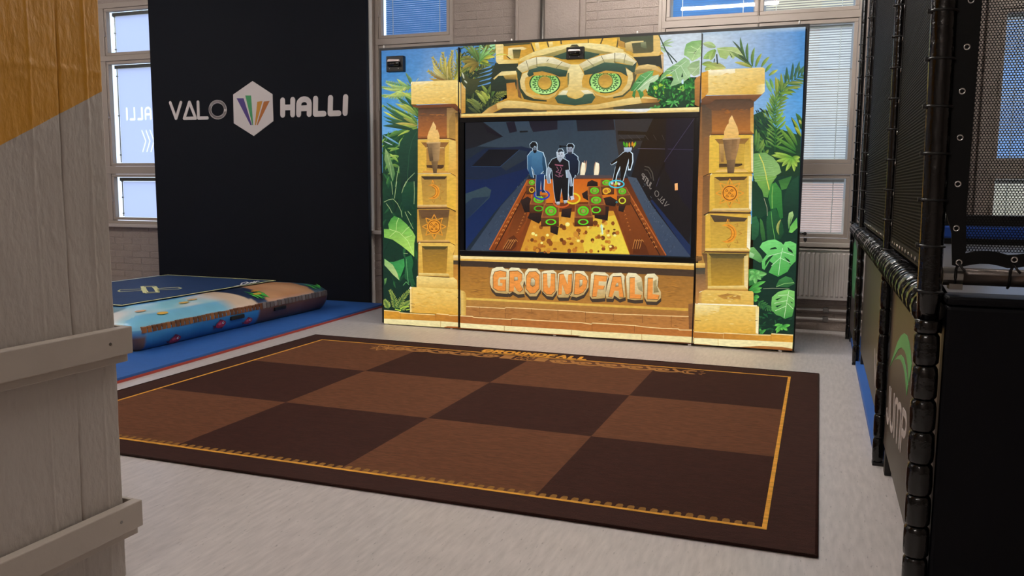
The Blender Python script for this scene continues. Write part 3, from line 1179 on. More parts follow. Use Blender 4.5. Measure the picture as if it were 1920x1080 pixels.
for (ax, ay, bx, by) in ((RX0, RY0, RX1, RY0), (RX1, RY0, RX1, RY1), (RX1, RY1, RX0, RY1), (RX0, RY1, RX0, RY0)):
    g.tube([(ax, ay, 0.0065), (bx, by, 0.0065)], 0.0062, 8, col=(0.032, 0.012, 0.010))
g.build('binding', M_rug, rug, smooth=True)
GX = [-3.628, -2.747, -1.868, -0.99, -0.139]
GY = [2.987, 3.835, 4.708, 5.566]
ZR = 0.0092
for j in range(3):
    for i in range(4):
        g = MB()
        g.box(GX[i], GX[i + 1], GY[j], GY[j + 1], ZR, ZR + 0.0006, C_light if (i + j) % 2 == 0 else C_dark)
        g.build('square', M_rug, rug)
g = MB()
w = 0.017
za, zb = ZR + 0.0004, ZR + 0.0012
ox0, ox1, oy0, oy1 = GX[0] - w, GX[4] + w, GY[0] - w, GY[3] + w
g.box(ox0, ox1, oy0, GY[0], za, zb, C_gold)
g.box(ox0, ox1, GY[3], oy1, za, zb, C_gold)
g.box(ox0, GX[0], GY[0], GY[3], za, zb, C_gold)
g.box(GX[4], ox1, GY[0], GY[3], za, zb, C_gold)
g.build('border_line', M_rug, rug)
g = MB()
x = GX[0] + 0.02
while x < GX[4] - 0.03:
    h = 0.030 + RND.uniform(0, .008)
    pts = [(x, GY[0]), (x + .028, GY[0]), (x + .027, GY[0] + h * .7), (x + .022, GY[0] + h), (x + .006, GY[0] + h), (x + .001, GY[0] + h * .7)]
    g.prism([(a, b_, za) for a, b_ in pts], (0, 0, 0.0007), C_dim)
    x += 0.0438
g.build('toothed_edge', M_rug, rug, kind='stuff')


def rug_strokes(mb, lines, w, col, zz=0.0):
    for l in lines:
        for poly in ribbon(l, w):
            mb.prism([(a, b_, za + zz) for a, b_ in poly], (0, 0, 0.0008), col)


g = MB()
ls, tw = strokes(['G', 'R', 'o', 'U', 'N', 'D', 'F', 'a', 'L', 'L'], 0.38)
xa, xb = -2.285, -1.505
for l in ls:
    pts = [(xa + (xb - xa) * px / tw + 0.03 * (0.5 - py) * 0, 5.607 + 0.082 * py) for px, py in l]
    rug_strokes(g, [pts], 0.025, C_gold)
g.build('lettering', M_rug, rug)
# scroll band along the far border
g = MB()
xc = -1.915


def scroll(x0, d):
    out = []
    c = (x0 + d * 0.085, 5.485)
    sp_ = [(c[0] + d * 0.062 * (1 - t / 15) * math.cos(math.radians(200 - 34 * t)), c[1] + 0.042 * (1 - t / 15) * math.sin(math.radians(200 - 34 * t))) for t in range(13)]
    out.append(sp_)
    out.append([(x0 + d * 0.02, 5.49), (x0 + d * 0.06, 5.435), (x0 + d * 0.13, 5.425), (x0 + d * 0.19, 5.45)])
    out.append([(x0 + d * 0.16, 5.53), (x0 + d * 0.185, 5.48), (x0 + d * 0.215, 5.455)])
    return out


C_dim2 = alb('#a47340', 1.3)
for k in range(5):
    rug_strokes(g, scroll(xc - 0.18 - 0.178 * k, -1), 0.026, C_dim2)
    rug_strokes(g, scroll(xc + 0.18 + 0.178 * k, 1), 0.026, C_dim2)
for (a0, a1, b0, b1) in ((-0.17, -0.085, 5.43, 5.545), (0.085, 0.17, 5.43, 5.545)):
    g.box(xc + a0, xc + a1, b0, b1, za, zb, C_dim2)
for k in range(-1, 2):
    rug_strokes(g, [[(xc + k * .045 - .015, 5.54), (xc + k * .045 + .015, 5.54), (xc + k * .045 + .015, 5.49), (xc + k * .045 - .012, 5.49), (xc + k * .045 - .012, 5.44), (xc + k * .045 + .016, 5.44)]], 0.009, C_dim2)
rug_strokes(g, [[(xc - .08, 5.425), (xc + .08, 5.425)]], 0.012, C_dim2)
g.build('scroll_band', M_rug, rug, kind='stuff')
g = MB()
# sun at the left end, crescent at the right end
sx, sy = -3.03, 5.455
rug_strokes(g, [[(sx + .045 * math.cos(a * math.pi / 8), sy + .045 * math.sin(a * math.pi / 8)) for a in range(17)]], 0.012, C_dim2)
for a in range(8):
    q = a * math.pi / 4
    rug_strokes(g, [[(sx + .058 * math.cos(q - .3), sy + .058 * math.sin(q - .3)), (sx + .095 * math.cos(q), sy + .095 * math.sin(q)), (sx + .058 * math.cos(q + .3), sy + .058 * math.sin(q + .3))]], 0.009, C_dim2)
g.build('sun_motif', M_rug, rug, kind='stuff')
g = MB()
mx_, my_ = -0.745, 5.475
rug_strokes(g, [[(mx_ + .055 * math.cos(math.radians(a)), my_ + .055 * math.sin(math.radians(a))) for a in range(60, 301, 15)],
                [(mx_ + .012 + .038 * math.cos(math.radians(a)), my_ + .04 * math.sin(math.radians(a))) for a in range(70, 291, 15)]], 0.014, C_dim2)
for a in (-40, 0, 40):
    q = math.radians(a)
    rug_strokes(g, [[(mx_ + .05 * math.cos(q) + .02, my_ + .05 * math.sin(q)), (mx_ + .07 * math.cos(q) + .02, my_ + .07 * math.sin(q))]], 0.01, C_dim2)
g.build('moon_motif', M_rug, rug, kind='stuff')

# ------------------------------------------------------------------ blue and red floor mat
fm = thing('floor_mat', 'flat blue floor mat with a red underside edge beside the rug', 'mat', (-5.7, 5.0, 0))
g = MB()
g.prism([(-7.6, 2.4, 0), (-3.93, 2.4, 0), (-4.115, 7.40, 0), (-4.115, 7.47, 0), (-7.6, 7.47, 0)], (0, 0, 0.0135))
g.build('red_layer', pm('red_foam', '#b5483c', 0.6, bump=0.1, bscale=150), fm, bevel=0.002)
g = MB()
g.prism([(-7.6, 2.4, 0.0135), (-3.937, 2.4, 0.0135), (-4.122, 7.40, 0.0135), (-4.122, 7.47, 0.0135), (-7.6, 7.47, 0.0135)], (0, 0, 0.0155))
g.build('blue_layer', pm('blue_foam_mat', '#2f66b6', 0.55, noise=0.04, nscale=20, bump=0.1, bscale=150), fm, bevel=0.002)

# ------------------------------------------------------------------ inflatable mat with printed cover
MX0, MX1, MY0, MY1, ZM = -6.60, -4.45, 4.50, 7.00, 0.029
M_cover = pm('printed_cover', (0.1, 0.1, 0.1), 0.32, spec=0.5, noise=0.07, nscale=5, bump=0.25, bscale=9, attr=True)
inf = thing('inflatable_mat', 'thick inflatable mat with a printed sea and shore cover on the blue floor mat', 'inflatable mat', ((MX0 + MX1) / 2, (MY0 + MY1) / 2, ZM))
K = 1.75


def mix(a, b_, t):
    t = max(0.0, min(1.0, t))
    return tuple(p + (q - p) * t for p, q in zip(a, b_))


def cover_col(x, y, z, top):
    """print of the cover by place on it"""
    sky, cloud, sand = alb('#5f9cc8', K), alb('#a9c4d6', K), alb('#c0a892', K)
    sea, deep = alb('#2f78b0', K), alb('#123f78', K)
    navy, brown, dkbrown, olive = alb('#1d2a44', K), alb('#9a6a48', K), alb('#54362c', K), alb('#3f4a3a', K)
    e = MX1 - x
    if y < MY0 + 0.02 + 0.22 * (1 if not top else 0) and e > 0.10 and not top:
        return mix(alb('#3d2a22', K), alb('#5b4234', K), (z - ZM) / 0.3)
    if top:
        if y < MY0 + 0.30 and e > 0.36:
            return mix(olive, alb('#5d7f90', K), (z - 0.2) / 0.1)
        if e > 1.7:
            return mix(alb('#1f57a8', K), alb('#3f6fb0', K), (y - 5) / 2)
        if y > MY1 - 0.28:
            return mix(alb('#33628c', K), alb('#2c4450', K), (x - MX0) / 2.2)
        if y < 5.86 - 0.10 * e:
            w_ = mnoise.noise(Vector((x * 3.5, y * 3.0, 0)))
            t = min(1, e / 0.42)
            c = mix(alb('#76aed4', K), alb('#d0dae0', K), 0.45 + 3.0 * w_) if 0.14 < e < 0.40 else mix(alb('#6aa6cc', K), alb('#4f8cc0', K), t)
            if y > 5.35:
                c = mix(c, sand, (y - 5.45) * 6.0 - 1.2 * e)
            return c
        if y < 6.0 + 0.45 * e:
            return navy
        w_ = mnoise.noise(Vector((x * 4, y * 4, 7)))
        if y > 6.80:
            return navy
        return mix(brown, alb('#b08562', K), 0.5 + w_)
    if y < 4.60:
        return mix(alb('#6d5040', K), alb('#4a86b0', K), (z - 0.13) / 0.03)
    if y < 5.86:
        return mix(deep, mix(sea, alb('#4a98c8', K), max(0, 5.2 - y)), (z - ZM) / 0.17)
    return mix(alb('#3a2622', K), dkbrown, (z - ZM) / 0.16)


ZS = 0.185
prof = []                                         # (inset, z, top?)
for k in range(9):
    a = k / 8 * math.pi / 2
    prof.append((0.085 * (1 - math.cos(a)) , ZS - (ZS - ZM) * math.sin(a), False))
prof = prof[::-1]
for k in range(15):
    a = k / 14 * math.pi / 2
    prof.append((0.005 + 0.40 * (1 - math.cos(a)), ZS + 0.006 + 0.112 * math.sin(a), True))
for k in range(1, 7):
    prof.append((0.405 + k * 0.105, 0.303 + 0.012 * math.sin(k / 6 * math.pi / 2), True))


def ring_pts(inset, z):
    x0, x1, y0, y1 = MX0 + inset, MX1 - inset, MY0 + inset, MY1 - inset
    r = max(0.012, 0.10 - inset * 0.5)
    pts = []
    NX, NY, NC = 54, 64, 6
    for (cx, cy, a0, ex, ey, n) in ((x1 - r, y0 + r, -90, x1, None, NY), (x1 - r, y1 - r, 0, None, y1, NX), (x0 + r, y1 - r, 90, x0, None, NY), (x0 + r, y0 + r, 180, None, y0, NX)):
        for k in range(NC):
            q = math.radians(a0 + 90 * k / NC)
            pts.append((cx + r * math.cos(q), cy + r * math.sin(q)))
        if ex is not None:
            ya, yb = (y0 + r, y1 - r) if a0 == -90 else (y1 - r, y0 + r)
            for k in range(n):
                pts.append((ex, ya + (yb - ya) * k / n))
        else:
            xa_, xb_ = (x1 - r, x0 + r) if a0 == 0 else (x0 + r, x1 - r)
            for k in range(n):
                pts.append((xa_ + (xb_ - xa_) * k / n, ey))
    return [(x + 0.004 * mnoise.noise(Vector((x * 6, y * 6, z * 12))), y + 0.006 * mnoise.noise(Vector((x * 7, y * 7, z * 12 + 4))), z + (0.004 * mnoise.noise(Vector((x * 5, y * 5, 2))) if z > 0.1 else 0)) for x, y in pts]


g = MB()
N = None
for (d, z, tp) in prof:
    P = ring_pts(d, z)
    N = len(P)
    g.v.extend(P)
    g.c.extend([cover_col(p[0], p[1], p[2], tp) for p in P])
for i in range(len(prof) - 1):
    for k in range(N):
        g.f.append((i * N + k, i * N + (k + 1) % N, (i + 1) * N + (k + 1) % N, (i + 1) * N + k))
g.f.append(tuple(range(N))[::-1])
g.f.append(tuple(range((len(prof) - 1) * N, len(prof) * N)))
body = g.build('cover', M_cover, inf, smooth=True)

# navy court printed on the top with a gold line and emblem
g = MB()
gz = 0.3025
cx0, cx1, cy0, cy1 = -6.18, -4.87, 4.80, 6.70
def slab(mb, x0, x1, y0, y1, z, c, n=14):
    for i in range(n):
        for j in range(n):
            xa_, xb_ = x0 + (x1 - x0) * i / n, x0 + (x1 - x0) * (i + 1) / n
            ya, yb = y0 + (y1 - y0) * j / n, y0 + (y1 - y0) * (j + 1) / n
            mb.poly([(p, q, z + 0.012 * min(1, min(p - MX0, MX1 - p, q - MY0, MY1 - q) / 1.0)) for p, q in ((xa_, ya), (xb_, ya), (xb_, yb), (xa_, yb))], c)
slab(g, cx0, cx1, cy0, cy1, gz + 0.004, alb('#1c3358', 1.5))
M_court = pm('court_print', (0.1, 0.1, 0.1), 0.6, spec=0.3, noise=0.07, nscale=5, attr=True)
g.build('court', M_court, inf)
g = MB()
cgold = alb('#d8b884', 2.0)
for (a0, a1, b0, b1) in ((cx0, cx1, cy0, cy0 + .022), (cx0, cx1, cy1 - .03, cy1), (cx0, cx0 + .022, cy0, cy1), (cx1 - .022, cx1, cy0, cy1)):
    slab(g, a0, a1, b0, b1, gz + 0.0075, cgold, 8)
g.build('court_line', M_court, inf)
g = MB()
Zc = lambda x, y: at(200 + x / 6.354, 500 + y / 6.354, z=gz + 0.0185)
for l, w_ in (([(135, 290), (160, 275), (412, 265), (430, 283), (160, 297), (135, 290)], 0.012), ([(598, 258), (850, 245), (890, 255), (850, 266), (606, 272)], 0.012),
              ([(412, 235), (440, 232), (550, 230), (585, 234), (610, 262), (625, 305), (470, 316), (440, 285), (412, 235)], 0.012),
              ([(455, 240), (545, 238), (575, 268), (590, 298), (492, 304), (470, 275), (455, 240)], 0.012), ([(425, 236), (455, 310)], 0.03), ([(580, 240), (605, 300)], 0.03)):
    P = [Zc(*p) for p in l]
    for poly in ribbon([(p.x, p.y) for p in P], w_):
        g.prism([(x, y, gz + 0.0175) for x, y in poly], (0, 0, 0.0008), cgold)
g.build('emblem', M_court, inf)

g = MB()
Zw = lambda x, y: at(420 + x / 7.71, 500 + y / 7.71, z=gz + 0.0185)
for l in ([(150, 285), (240, 270), (262, 235), (330, 222), (345, 238), (290, 258), (250, 262)], [(300, 258), (350, 232), (372, 244), (400, 226), (424, 240), (440, 212), (452, 234), (480, 208), (505, 215)]):
    P = [Zw(*p) for p in l]
    for poly in ribbon([(p.x, p.y) for p in P], 0.014):
        g.prism([(x, y, gz + 0.0195) for x, y in poly], (0, 0, 0.0006), alb('#c8ccd8', 1.8))
g.build('white_scribble', M_court, inf)

# printed plank band along the seam, block by block
y = MY0 + 0.06
wood, stone = [alb('#6a4128', K), alb('#80502e', K), alb('#5b3622', K)], [alb('#57504e', K), alb('#6a6260', K)]
k = 0
while y < MY1 - 0.09:
    ln = 0.040 if y < 5.88 else 0.046
    g = MB()
    h = 0.020 + RND.uniform(-.002, .002)
    c = RND.choice(wood if y < 5.88 else stone)
    g.hexa([(MX1 - .02, y, ZS - h), (MX1 - .02, y + ln, ZS - h), (MX1 - .02, y + ln, ZS + h + .010), (MX1 - .02, y, ZS + h + .010)],
           [(MX1 + .0035, y + .002, ZS - h + .002), (MX1 + .0035, y + ln - .002, ZS - h + .002), (MX1 + .001, y + ln - .002, ZS + h + .006), (MX1 + .001, y + .002, ZS + h + .006)], c)
    g.build('seam_block', M_cover, body)
    y += ln + 0.007
for (yc, lab) in ((5.584, None), (6.165, None)):
    g = MB()
    g.box(MX1 - .012, MX1 + .010, yc - .085, yc + .085, ZS - .062, ZS - .030)
    g.build('strap_handle', M_black, body, bevel=0.006)


def side_print(mb, pts, col, dx=0.004):
    mb.poly([at(*p, x=MX1 + dx) - Vector((0.0, 0, 0)) for p in pts], col)


def hug(p):
    """pushes a printed point onto the rounded lower side of the cover"""
    s = max(0.0, min(1.0, (ZS - p.z) / (ZS - ZM)))
    return Vector((MX1 - 0.085 * (1 - math.sqrt(max(0, 1 - s * s))) + 0.006, p.y, p.z))


for (fx, fy, sc_) in ((332, 637, 1.0), (414, 608, 0.9), (467, 602, 0.72)):
    g = MB()
    red, dk = alb('#84203a', K), alb('#4a1830', K)
    def fp(pts, lift):
        return [hug(at(fx + p[0] * sc_, fy + p[1] * sc_, x=MX1 - .005)) + Vector((lift, 0, 0)) for p in pts]
    rot = lambda u, v: (u * math.cos(-.5) - v * math.sin(-.5), u * math.sin(-.5) + v * math.cos(-.5))
    g.poly(fp([rot(-9, 0), rot(-17, -6), rot(-14, 0), rot(-17, 6)], 0), dk)
    g.poly(fp([rot(-4, -6), rot(2, -11), rot(8, -6)], 0), dk)
    g.poly(fp([rot(-4, 6), rot(0, 11), rot(6, 6)], 0), dk)
    g.poly(fp([rot(11 * math.cos(a * math.pi / 7), 7.5 * math.sin(a * math.pi / 7)) for a in range(14)], .001), red)
    g.poly(fp([rot(-6, -4), rot(0, -5), rot(2, 0), rot(-4, 1)], .002), alb('#b0485a', K))
    g.poly(fp([rot(5 + 2.6 * math.cos(a), -1 + 2.6 * math.sin(a)) for a in range(6)], .002), alb('#d4dae4', K))
    g.poly(fp([rot(5.6 + 1.2 * math.cos(a), -1 + 1.2 * math.sin(a)) for a in range(6)], .003), alb('#10141c', K))
    g.build('printed_fish', M_cover, body)
# leaves and a shell printed on the slope
def slope(p, lift=0.006):
    x = p[0]
    d = max(0.0, MX1 - 0.005 - x)
    z = ZS + 0.006 + 0.112 * math.sqrt(max(0, 1 - (1 - min(d, 0.40) / 0.40) ** 2))
    return Vector((x + lift * 0.5, p[1], z + lift))
g = MB()
for (yc, n) in ((5.99, 9), (6.84, 7)):
    for k in range(n):
        yy = yc + RND.uniform(-.07, .09)
        x0 = MX1 - 0.02 - RND.uniform(0, .05)
        L_ = RND.uniform(.10, .20) * (0.6 if yc > 6.5 else 1)
        s = RND.uniform(-.5, .3)
        c = alb(RND.choice(['#3f9a44', '#2f7a38', '#56b04a']), K)
        g.poly([slope((x0, yy)), slope((x0 - L_ * .5, yy + s * L_ * .5 + .014)), slope((x0 - L_, yy + s * L_)), slope((x0 - L_ * .5, yy + s * L_ * .5 - .014))], c)
g.build('printed_leaves', M_cover, body)
g = MB()
for (a, b_, c) in ((4.86, 0.10, '#c79a4a'), (4.75, .20, '#b98f5c'), (5.22, .22, '#c49b52'), (5.36, .26, '#b99a6a'), (6.02, .13, '#d99a3a'), (6.08, .20, '#c8873a')):
    pts = [slope((MX1 - b_ - .02 * math.cos(q), a + .055 * math.sin(q))) for q in [i * math.pi / 6 for i in range(12)]]
    g.poly(pts, alb(c, K))
g.build('printed_shells', M_cover, body)

# ------------------------------------------------------------------ backlit game wall
WX0, WX1, WY, WH = -3.607, -0.128, 6.493, 2.391
wall = thing('game_wall', 'wide backlit game wall with a jungle temple print around a big screen', 'game wall', ((WX0 + WX1) / 2, WY, 0))
M_print = print_mat('backlit_fabric', 1.0, 0.13, 26.0, (1, 1, 2.6))
M_screen = print_mat('lit_screen', 1.0, 0.06, 40.0, (1, 1, 1), rough=0.12, spec=0.5)
D = 0.12
g = MB()
fb = 0.016
g.box(WX0, WX0 + fb, WY - 0.004, WY + D, 0.012, WH)
g.box(WX1 - fb, WX1, WY - 0.004, WY + D, 0.012, WH)
g.box(WX0 + fb, WX1 - fb, WY - 0.004, WY + D, WH - 0.034, WH)
g.box(WX0 + fb, WX1 - fb, WY - 0.004, WY + D, 0.012, 0.020)
g.build('frame', M_black, wall)
g = MB()
g.box(WX0 + fb, WX1 - fb, WY + 0.03, WY + D - 0.005, 0.02, WH - 0.034)
g.build('back_panel', M_black, wall)
for fx in (WX0 + 0.05, -2.93, -2.0, -0.9, WX1 - 0.1):
    g = MB()
    g.box(fx - 0.012, fx + 0.012, WY - 0.008, WY + 0.03, 0.0, 0.0125)
    g.build('foot', M_chrome, wall)


class Art:
    """flat print: polygons given in the photograph's pixels, laid on the plane of the print in painting order"""
    def __init__(self, yplane, names, cuts, mat, parent):
        self.y, self.cuts, self.lay = yplane, cuts, 0.0
        self.mbs = [MB() for _ in names]
        self.names, self.mat, self.parent = names, mat, parent

    def nxt(self, k=1.0):
        self.lay += 4e-5 * k

    clip = None

    def emit(self, pts, cols):
        """clips a coloured polygon to the printed area and adds it"""
        V = [(p[0], p[1], *c) for p, c in zip(pts, cols)]
        if self.clip:
            n = len(self.clip)
            for k in range(n):
                (ax, ay), (bx, by) = self.clip[k], self.clip[(k + 1) % n]
                s = lambda v: (bx - ax) * (v[1] - ay) - (by - ay) * (v[0] - ax)
                if all(s(v) >= 0 for v in V):
                    continue
                W = []
                for q in range(len(V)):
                    v, w = V[q], V[(q + 1) % len(V)]
                    sv, sw = s(v), s(w)
                    if sv >= 0:
                        W.append(v)
                    if (sv >= 0) != (sw >= 0):
                        t = sv / (sv - sw)
                        W.append(tuple(a + (b_ - a) * t for a, b_ in zip(v, w)))
                V = W
                if len(V) < 3:
                    return
        cx = sum(v[0] for v in V) / len(V)
        i = sum(1 for c in self.cuts if cx > c)
        self.mbs[i].poly([at(v[0], v[1], y=self.y - self.lay) for v in V], [v[2:] for v in V])

    def field(self, quad, nx, ny, fn):
        """soft painted ground: a grid over four corners (tl, tr, br, bl) coloured by fn(u, v)"""
        self.lay += 1.2e-5
        tl, tr, br, bl = quad
        def pt(u, v):
            return tuple((tl[k] * (1 - u) + tr[k] * u) * (1 - v) + (bl[k] * (1 - u) + br[k] * u) * v for k in (0, 1))
        C = [[fn(i / nx, j / ny) for i in range(nx + 1)] for j in range(ny + 1)]
        for j in range(ny):
            for i in range(nx):
                self.emit([pt(i / nx, j / ny), pt((i + 1) / nx, j / ny), pt((i + 1) / nx, (j + 1) / ny), pt(i / nx, (j + 1) / ny)],
                          [C[j][i], C[j][i + 1], C[j + 1][i + 1], C[j + 1][i]])

    def P(self, pts, c0, c1=None, ang=90.0):
        self.lay += 1.2e-5
        a = lin(c0) if isinstance(c0, str) else c0
        if c1 is None:
            cols = [a] * len(pts)
        else:
            b_ = lin(c1) if isinstance(c1, str) else c1
            ca, sa = math.cos(math.radians(ang)), math.sin(math.radians(ang))
            t = [p[0] * ca + p[1] * sa for p in pts]
            lo, hi = min(t), max(t)
            cols = [mix(a, b_, (v - lo) / (hi - lo + 1e-9)) for v in t]
        self.emit(pts, cols)

    def line(self, pts, w, c, c1=None):
        for r_ in ribbon(pts, w, False):
            self.P(r_, c, c1)

    def leaf(self, p0, p1, w, c0, c1=None, bend=0.0, rib=None, n=7, dark=0.72):
        """pointed leaf from p0 to its tip p1, one half darker, bent sideways by bend of its length"""
        a = lin(c0)
        b_ = lin(c1 or c0)
        dx, dy = p1[0] - p0[0], p1[1] - p0[1]
        L = math.hypot(dx, dy) or 1
        nx, ny = -dy / L, dx / L
        mid, up, lo = [], [], []
        for k in range(n + 1):
            t = k / n
            s = bend * L * 4 * t * (1 - t) * 0.5
            x, y = p0[0] + dx * t + nx * s, p0[1] + dy * t + ny * s
            ww = w * 0.5 * (math.sin(math.pi * min(1, t * 0.92 + 0.06)) ** 0.8)
            if k == n:
                ww = 0
            mid.append((x, y))
            up.append((x + nx * ww, y + ny * ww))
            lo.append((x - nx * ww, y - ny * ww))
        self.lay += 1.2e-5
        for k in range(n):
            t0, t1 = k / n, (k + 1) / n
            u0, u1 = mix(a, b_, t0), mix(a, b_, t1)
            d0, d1 = tuple(v * dark for v in u0), tuple(v * dark for v in u1)
            self.emit([mid[k], mid[k + 1], up[k + 1], up[k]], [u0, u1, u1, u0])
            self.emit([mid[k], lo[k], lo[k + 1], mid[k + 1]], [d0, d0, d1, d1])
        if rib:
            self.line(mid, max(0.7, w * 0.07), rib)

    def frond(self, p0, p1, bend, n, L, w, c0, c1, spread=62, taper=0.5, one=0, rib=None):
        """palm frond: leaflets both sides of a bent spine"""
        dx, dy = p1[0] - p0[0], p1[1] - p0[1]
        D_ = math.hypot(dx, dy)
        nx, ny = -dy / D_, dx / D_
        S = []
        for k in range(n + 1):
            t = k / n
            s = bend * D_ * 4 * t * (1 - t) * 0.5
            S.append((p0[0] + dx * t + nx * s, p0[1] + dy * t + ny * s))
        self.line(S, 1.1, rib or c0)
        for k in range(1, n + 1):
            x, y = S[k]
            ang = math.degrees(math.atan2(S[k][1] - S[k - 1][1], S[k][0] - S[k - 1][0]))
            l = L * (1 - taper * abs(k / n - 0.35))
            for sd in ((-1, 1) if not one else (one,)):
                q = math.radians(ang + sd * (spread - 30 * k / n) + RND.uniform(-5, 5))
                self.leaf((x, y), (x + l * math.cos(q), y + l * math.sin(q)), w, c0, c1, -sd * 0.10, n=5)
        q = math.radians(ang)
        self.leaf(S[-1], (S[-1][0] + L * .6 * math.cos(q), S[-1][1] + L * .6 * math.sin(q)), w, c0, c1, n=5)

    def bush(self, poly, n, l0, l1, cols, w=0.38, ang=None):
        x0, x1 = min(p[0] for p in poly), max(p[0] for p in poly)
        y0, y1 = min(p[1] for p in poly), max(p[1] for p in poly)
        k = 0
        while k < n:
            x, y = RND.uniform(x0, x1), RND.uniform(y0, y1)
            if not inside(poly, x, y):
                continue
            q = RND.uniform(0, 2 * math.pi) if ang is None else math.radians(RND.uniform(*ang))
            l = RND.uniform(l0, l1)
            c = RND.choice(cols)
            self.leaf((x, y), (x + l * math.cos(q), y + l * math.sin(q)), l * w, c, None, RND.uniform(-.2, .2), n=4)
            k += 1

    def grain(self, poly, n, cols, l0=4, l1=14):
        """loose horizontal brush strokes inside a stone"""
        x0, x1 = min(p[0] for p in poly), max(p[0] for p in poly)
        y0, y1 = min(p[1] for p in poly), max(p[1] for p in poly)
        k = t = 0
        while k < n and t < n * 20:
            t += 1
            x, y, l = RND.uniform(x0, x1), RND.uniform(y0, y1), RND.uniform(l0, l1)
            s = RND.uniform(-.25, .25)
            if inside(poly, x, y) and inside(poly, x + l, y + l * s):
                self.leaf((x, y), (x + l, y + l * s), RND.uniform(.8, 2.0), RND.choice(cols), None, RND.uniform(-.1, .1), n=4, dark=0.96)
                k += 1

    def ell(self, cx, cy, rx, ry, c0, c1=None, ang=90, n=28, a0=0, a1=360):
        pts = [(cx + rx * math.cos(math.radians(a0 + (a1 - a0) * k / n)), cy + ry * math.sin(math.radians(a0 + (a1 - a0) * k / n))) for k in range(n + (0 if a1 - a0 == 360 else 1))]
        self.P(pts, c0, c1, ang)

    def build(self, labels=None):
        out = []
        for i, (nme, mb) in enumerate(zip(self.names, self.mbs)):
            if mb.v:
                out.append(mb.build(nme, self.mat, self.parent, label=labels[i] if labels else None))
        return out


def crop(x0, y0, s):
    return lambda *p: [(x0 + x / s, y0 + y / s) for x, y in p]


L1, L2, L3, L4 = crop(710, 80, 7.71), crop(710, 210, 7.71), crop(710, 340, 7.71), crop(710, 470, 7.2)
C1, C2, C3 = crop(855, 70, 7.2), crop(1000, 60, 7.2), crop(1150, 50, 6.547)
R1, R2, R3, R4 = crop(1300, 40, 6.0), crop(1300, 200, 7.714), crop(1300, 330, 7.2), crop(1290, 470, 5.683)
G1, G2 = crop(860, 480, 7.2), crop(1080, 480, 6.352)
A = Art(WY - 0.0045, ['side_panel', 'centre_panel', 'side_panel'], (863.8, 1309), M_print, wall)
A.clip = [(715.2, 95.2), (1510.4, 50.2), (1487.0, 657.6), (719.2, 606.4)]


def j(*fs):
    out = []
    for f in fs:
        out += f
    return out


# ---- left panel: sky and jungle
def sky_fn(a, b_, c, d, ns, seed):
    """soft sky: two colours left to right at the top, two at the bottom, with clouds"""
    a, b_, c, d = lin(a), lin(b_), lin(c), lin(d)
    def fn(u, v):
        w = mnoise.noise(Vector((u * ns + 0.4 * v, v * ns * 1.7, seed))) + 0.5 * mnoise.noise(Vector((u * ns * 2.3, v * ns * 3.5, seed + 3)))
        q = mix(mix(a, b_, u), mix(c, d, u), v)
        return mix(q, (0.75, 0.82, 0.88), max(0.0, w) * 0.30)
    return fn


A.field([(714.5, 94.5), (864, 87), (864, 330), (717, 330)], 16, 24, sky_fn('#3a78b6', '#5c8cc2', '#58a8e0', '#68b0e0', 1.2, 2))
A.P(L2((55, 330), (560, 200), (580, 1080), (60, 1080)), '#1d4a2a', '#12331f')
A.P([(716.5, 340), (785, 340), (785, 595), (719.5, 605.5)], '#123a26', '#0e2a22')
A.bush([(717, 250), (783, 235), (783, 595), (720, 600)], 90, 12, 30, ['#17402a', '#1d4c30', '#265a36', '#0f2e22', '#2c6438', '#123628'], .2, (50, 130))
A.bush([(717, 250), (783, 235), (783, 335), (718, 340)], 40, 10, 22, ['#2f6a34', '#4a8440', '#6c9a44', '#245430', '#88b050'], .2, (100, 200))
A.nxt()
for (a, b_, n_) in (((1050, 550), (800, 250), 9), ((1060, 545), (930, 185), 9), ((1095, 550), (1175, 190), 9), ((1050, 560), (750, 430), 8), ((1085, 550), (1060, 160), 10)):
    p, q = L1(a, b_)
    A.frond(p, q, -.12, n_, 12, 2.4, '#7a7032', '#d8c868', 52)
for (a, b_, n_) in (((490, 640), (75, 650), 11), ((490, 620), (150, 575), 9), ((490, 740), (80, 770), 11), ((560, 1060), (90, 930), 10), ((560, 1040), (290, 800), 9)):
    p, q = L1(a, b_)
    A.frond(p, q, -.1, n_, 11, 2.2, '#4f8444', '#b0cc70', 50)
for (p, q, w_, c0, c1, b_) in [   # yellowish palm behind the capital
        ((1040, 540), (770, 235), 40, '#8a7a34', '#e0cf78', -.25), ((1030, 540), (775, 285), 36, '#80722e', '#dcc870', -.2), ((1020, 545), (775, 335), 36, '#80722e', '#e2d68a', -.18),
        ((1000, 550), (780, 385), 34, '#8a7030', '#e6dc90', -.15), ((960, 545), (735, 435), 34, '#7a5a28', '#a89058', -.1), ((940, 550), (728, 515), 36, '#8a6a30', '#c8a850', -.1),
        ((1040, 540), (900, 180), 44, '#7a7a38', '#d8cc70', -.3), ((1050, 540), (985, 190), 46, '#8a8440', '#e0cc5c', -.35), ((1070, 545), (1065, 165), 54, '#9a8a3a', '#d2bc4e', -.28),
        ((1090, 540), (1105, 85), 44, '#707a3c', '#98a450', .22), ((1100, 545), (1180, 180), 48, '#9a9a40', '#cfc858', .2), ((1100, 560), (1185, 330), 70, '#a8a03c', '#d6cc52', .2),
        ((1080, 560), (1175, 430), 56, '#b0a838', '#ded060', .1), ((1000, 540), (1000, 330), 30, '#b0a060', '#d8c878', -.1)]:
    A.leaf(*L1(p, q), w_ / 7.71, c0, c1, b_)
